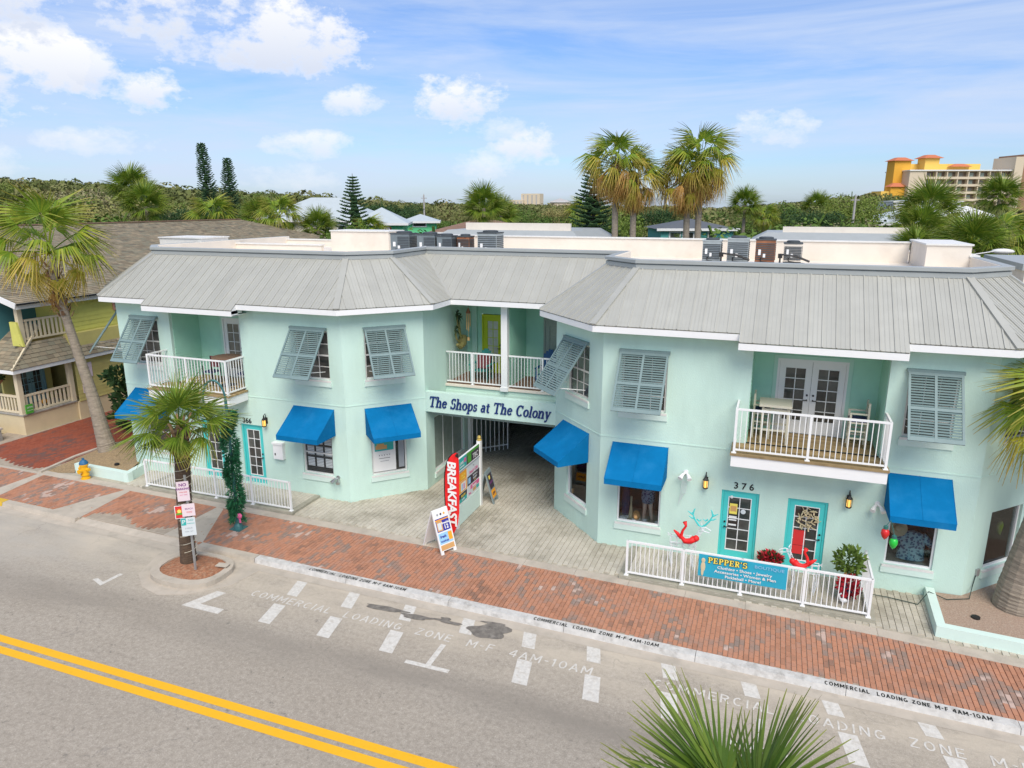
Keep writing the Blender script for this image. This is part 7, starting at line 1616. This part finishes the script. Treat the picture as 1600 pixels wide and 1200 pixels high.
# ---------------------------------------------------------------- far buildings
def gable_house(x, y, w, d, z, roof_z, wall, roofm, label, hip=True, rot=0, ov=.5):
    t = thing('house', (x, y, 0), label, 'house', None, R(rot)); m0 = wm(t)
    def pt(name, mb, mat, par=None): return link(name, mb.mesh(name), mat, par or t, m0)
    mb = MB(); mb.box(-w / 2, w / 2, -d / 2, d / 2, 0, z); pt('wall', mb, wall)
    mb = MB(); W2, D2 = w / 2 + ov, d / 2 + ov; r = min(W2, D2) if hip else 0; rl = W2 - r if W2 > D2 else .01
    if not hip: rl = W2
    mb.add([(-W2, -D2, z), (W2, -D2, z), (W2, D2, z), (-W2, D2, z), (-rl, 0, roof_z), (rl, 0, roof_z)], [(0, 1, 5, 4), (1, 2, 5), (2, 3, 4, 5), (3, 0, 4), (3, 2, 1, 0)]); pt('roof', mb, roofm)
    mb = MB(); mb.box(-W2 - .02, W2 + .02, -D2 - .02, -D2 + .03, z - .15, z + .06); mb.box(W2 - .03, W2 + .02, -D2, D2, z - .15, z + .06); pt('fascia', mb, 'far_white')
    return t, pt
def far_win(t, pt, w_, x0, x1, z0, z1, yf, trim_='far_white', n=1):
    for i in range(n):
        a = x0 + (x1 - x0) * i / n; b = x0 + (x1 - x0) * (i + 1) / n - .12; mb = MB(); mb.box(a, b, yf - .05, yf, z0, z1); f = pt('window', mb, trim_); mb = MB(); mb.box(a + .12, b - .12, yf - .07, yf - .02, z0 + .12, z1 - .12); pt('pane', mb, 'pane_dark', f)
t, pt = gable_house(-46.0, 67, 12, 9, 8.4, 10.7, 'sand_wall', 'metal_roof_far', 'pale house with a wide grey metal hip roof left of the tiered pine', rot=20); far_win(t, pt, 0, -4.5, -2.8, 6.8, 8.0, -4.5); far_win(t, pt, 0, 2.2, 3.2, 6.8, 8.0, -4.5)
t, pt = gable_house(-37.4, 64, 4.6, 7, 8.2, 9.7, 'green_house', 'metal_roof_far', 'bright green house with red window trim behind the tiered pine', rot=25); far_win(t, pt, 0, .3, 1.3, 6.7, 7.9, -3.5, 'red_trim'); far_win(t, pt, 0, .45, 1.15, 6.75, 7.85, -3.58)
t, pt = gable_house(-39.3, 76, 3.6, 6, 8.1, 8.9, 'green_house', 'metal_roof_far', 'second small bright green house behind the palms', rot=25); far_win(t, pt, 0, -.8, .9, 7.5, 8.2, -3)
t, pt = gable_house(-7.6, 66.5, 6.2, 6, 7.95, 8.75, 'teal_siding', 'dark_roof', 'teal house with dark low roof behind the tall palm trunks', rot=20, ov=.4); far_win(t, pt, 0, -2.4, -.1, 7.0, 7.75, -3, n=2); far_win(t, pt, 0, .9, 1.7, 7.0, 7.75, -3)
t, pt = gable_house(21.5, 104.6, 6, 7, 8.1, 9.8, 'far_grey', 'far_white', 'white house with grey white metal hip roof below the hotel', rot=15); far_win(t, pt, 0, .5, 2.4, 6.8, 7.9, -3.5)
t, pt = gable_house(13.2, 101, 7, 7, 7.7, 9.3, 'far_grey', 'metal_roof_far', 'low grey roofed house behind the shrubs left of the wide palm', rot=15)
t, pt = gable_house(18.5, 120, 9, 6, 10.4, 10.6, 'far_white', 'metal_roof_far', 'flat white upper storey just under the hotel balconies', rot=15, ov=.2); far_win(t, pt, 0, 1.0, 2.8, 9.2, 10.0, -3)
t, pt = gable_house(-85, 288, 8, 8, 10.9, 12.4, 'hotel_cream', 'far_grey', 'small distant flat grey house on the centre skyline', rot=20)
t, pt = gable_house(-25.5, 62, 9, 7, 7.6, 8.6, 'sand_wall', 'deck_dark', 'low brown roofed house behind the yellow bush', rot=20)
# rear wings of the shops
for x0, x1, y0, y1, zc, zp, lab in ((-18.6, -10.4, 38.2, 46, 8.55, 8.95, 'rear wing with pale grey metal edge and cream roof wall behind the left machines'), (-1.0, 7.4, 44.6, 50, 8.40, 8.72, 'rear wing with cream roof wall behind the right parapet')):
    t = thing('rear_wing', ((x0 + x1) / 2, y0, 0), lab, 'building'); mb = MB(); mb.box(x0, x1, y0 + .6, y1, 0, 8.0); part('wall', mb, 'stucco', t); mb = MB()
    a = [(x0 - .6, y0 - .4, 7.9), (x1 + .6, y0 - .4, 7.9), (x1 + .6, y1 + .5, 7.9), (x0 - .6, y1 + .5, 7.9)]; b = [(x0 + .3, y0 + .6, zc), (x1 - .3, y0 + .6, zc), (x1 - .3, y1 - .6, zc), (x0 + .3, y1 - .6, zc)]; mb.add(a + b, [(0, 1, 5, 4), (1, 2, 6, 5), (2, 3, 7, 6), (3, 0, 4, 7), (4, 5, 6, 7)]); part('roof', mb, 'cap_metal', t)
    mb = MB(); mb.box(x0 + 1.2, x1 - .6, y0 + 1.2, y0 + 1.4, zc - .1, zp); part('parapet', mb, 'cream_stucco', t)
t = thing('cream_building', (13, 38, 0), 'cream building with pale blue grey cap at the right edge behind the roof', 'building'); mb = MB(); mb.box(9.9, 16, 33.4, 36.4, 0, 8.95); part('wall', mb, 'hotel_cream', t); mb = MB(); mb.box(9.75, 16.1, 33.25, 36.5, 8.95, 9.15); part('coping', mb, 'cap_metal', t)
t = thing('side_wing', (8.2, 29, 0), 'low cream wall with grey cap right of the roof box', 'building'); mb = MB(); mb.box(7.3, 12, 26.5, 31, 0, 8.0); part('wall', mb, 'cream_stucco', t); mb = MB(); mb.box(7.2, 12.1, 26.4, 31.1, 8.0, 8.2); part('coping', mb, 'cap_metal', t)
# cobra head street lamp at the right
t = thing('street_lamp', (8.0, 38.1, 0), 'grey cobra head street lamp rising behind the right end of the roof', 'street lamp'); mb = MB(); mb.tube([(7.9, 38.0, 0), (7.95, 38.05, 7.4), (8.2, 38.2, 7.72), (9.3, 38.65, 7.9)], [.09, .06, .04, .035], 8); part('pole', mb, 'galvanised', t); mb = MB(); mb.ball((9.7, 38.8, 7.9), (.48, .2, .13), 10, 7); part('lamp_head', mb, 'far_white', t, smooth=True)
# utility poles
for x, y, h, lab in ((7.5, 88, 10.9, 'wooden utility pole left of the hotel'), (-48.5, 95, 11.3, 'wooden utility pole on the left skyline'), (-5, 150, 12.5, 'far utility pole in the middle distance')):
    t = thing('utility_pole', (x, y, 0), lab, 'utility pole', 'utility poles on the skyline'); mb = MB(); mb.tube([(x, y, 0), (x, y, h)], [.16, .11], 7); part('pole', mb, 'far_grey', t); mb = MB(); mb.box(x - .45, x + .45, y - .06, y + .06, h - .5, h - .4); mb.tube([(x, y, h), (x, y, h + .15)], .05, 6); part('crossarm', mb, 'far_grey', t)
# resort hotel
hx = Vector((38.8, 291.3, 0)); t = thing('hotel', (58, 300, 0), 'cream and orange resort hotel with red tiled towers on the right skyline', 'hotel')
e = Vector((math.cos(R(20.2)), math.sin(R(20.2)), 0)); nb = Vector((-e.y, e.x, 0)); base = Vector((42, 292.5, 0))
def hb(name, mat, s0, s1, d0, d1, z0, z1, par=None): mb = MB(); mb.obox(base + e * s0 + nb * d0 + Vector((0, 0, z0)), e * (s1 - s0), nb * (d1 - d0), Vector((0, 0, z1 - z0))); return part(name, mb, mat, par or t)
hb('wall', 'hotel_cream', -1, 34.5, .9, 16, 0, 21.3); hb('end_wall', 'hotel_cream', -1, 4.6, -.6, .9, 0, 21.3)
for fl_ in range(6):
    z = 21.3 - 2.5 * (fl_ + 1); hb('balcony_slab', 'hotel_cream', 4.6, 34.5, -.8, .9, z - .25, z + .55); o = hb('balcony_recess', 'hotel_dark', 4.6, 34.5, .85, .95, z + .55, z + 2.2)
    for k in range(8): hb('window', 'pane_grey' if (k + fl_) % 3 else 'pane_blind', 5.6 + k * 3.75, 7.2 + k * 3.75, .80, .86, z + .6, z + 1.9)
for k in range(9): hb('fin_wall', 'hotel_cream', 4.5 + k * 3.75, 4.85 + k * 3.75, -.7, .9, 0, 21.4)
hb('cornice', 'far_white', -1.3, 34.8, -1, 16.2, 21.3, 21.7)
hb('stair_tower', 'hotel_cream', 34.5, 37.5, -2, 10, 0, 26); hb('brick_tower', 'hotel_brown', 37.5, 46, -1.0, 12, 0, 26.8)
hb('orange_tower', 'hotel_orange', -4.2, 1.6, 4.2, 9.5, 0, 25); hb('rear_wing', 'hotel_yellow', 1.6, 30, 10, 20, 0, 24.2); hb('roof_house', 'hotel_yellow', 7.5, 12.6, 6, 11, 21, 26); hb('low_wing', 'hotel_yellow', -9, -.5, 2, 9, 0, 14.5); hb('low_wing', 'hotel_orange', -6, -.9, 1.5, 4, 13, 16)
def pyramid(s0, s1, d0, d1, z0, z1):
    mb = MB(); P = [base + e * s + nb * d + Vector((0, 0, z0)) for s, d in ((s0, d0), (s1, d0), (s1, d1), (s0, d1))]; q = 0.32; Q = [base + e * (s0 + (s1 - s0) * a) + nb * (d0 + (d1 - d0) * b) + Vector((0, 0, z1)) for a, b in ((q, q), (1 - q, q), (1 - q, 1 - q), (q, 1 - q))]; mb.add(P + Q, [(0, 1, 5, 4), (1, 2, 6, 5), (2, 3, 7, 6), (3, 0, 4, 7), (4, 5, 6, 7)]); part('tiled_roof', mb, 'roof_red', t)
pyramid(-5, 2.4, 3.4, 10.3, 25, 26.2); pyramid(6.4, 13.7, 5, 12, 26, 27.2); pyramid(-6.8, -.2, .8, 4.8, 16, 17.3); pyramid(18, 26, 8, 12, 23.2, 24.2)
for k in range(3): hb('window', 'hotel_dark', -7.5 + k * 2.4, -6.7 + k * 2.4, 1.9, 2.0, 11, 12.3)
# distant towers
for x, y, w_, h, lab in ((-193, 568, 16, 18.4, 'distant pale pink apartment tower on the centre skyline'), (-204, 564, 12, 13.4, 'lower distant pale block beside the apartment tower')):
    t = thing('apartment_tower', (x, y, 0), lab, 'tower'); mb = MB(); mb.box(x - w_ / 2, x + w_ / 2, y, y + 10, 0, h); part('wall', mb, 'hotel_cream', t)
    for k in range(4):
        mb = MB(); mb.box(x - w_ / 2 + 1.5 + k * w_ / 4.3, x - w_ / 2 + 2.6 + k * w_ / 4.3, y - .2, y - .05, 9, h - 1); part('window_strip', mb, 'far_grey', t)
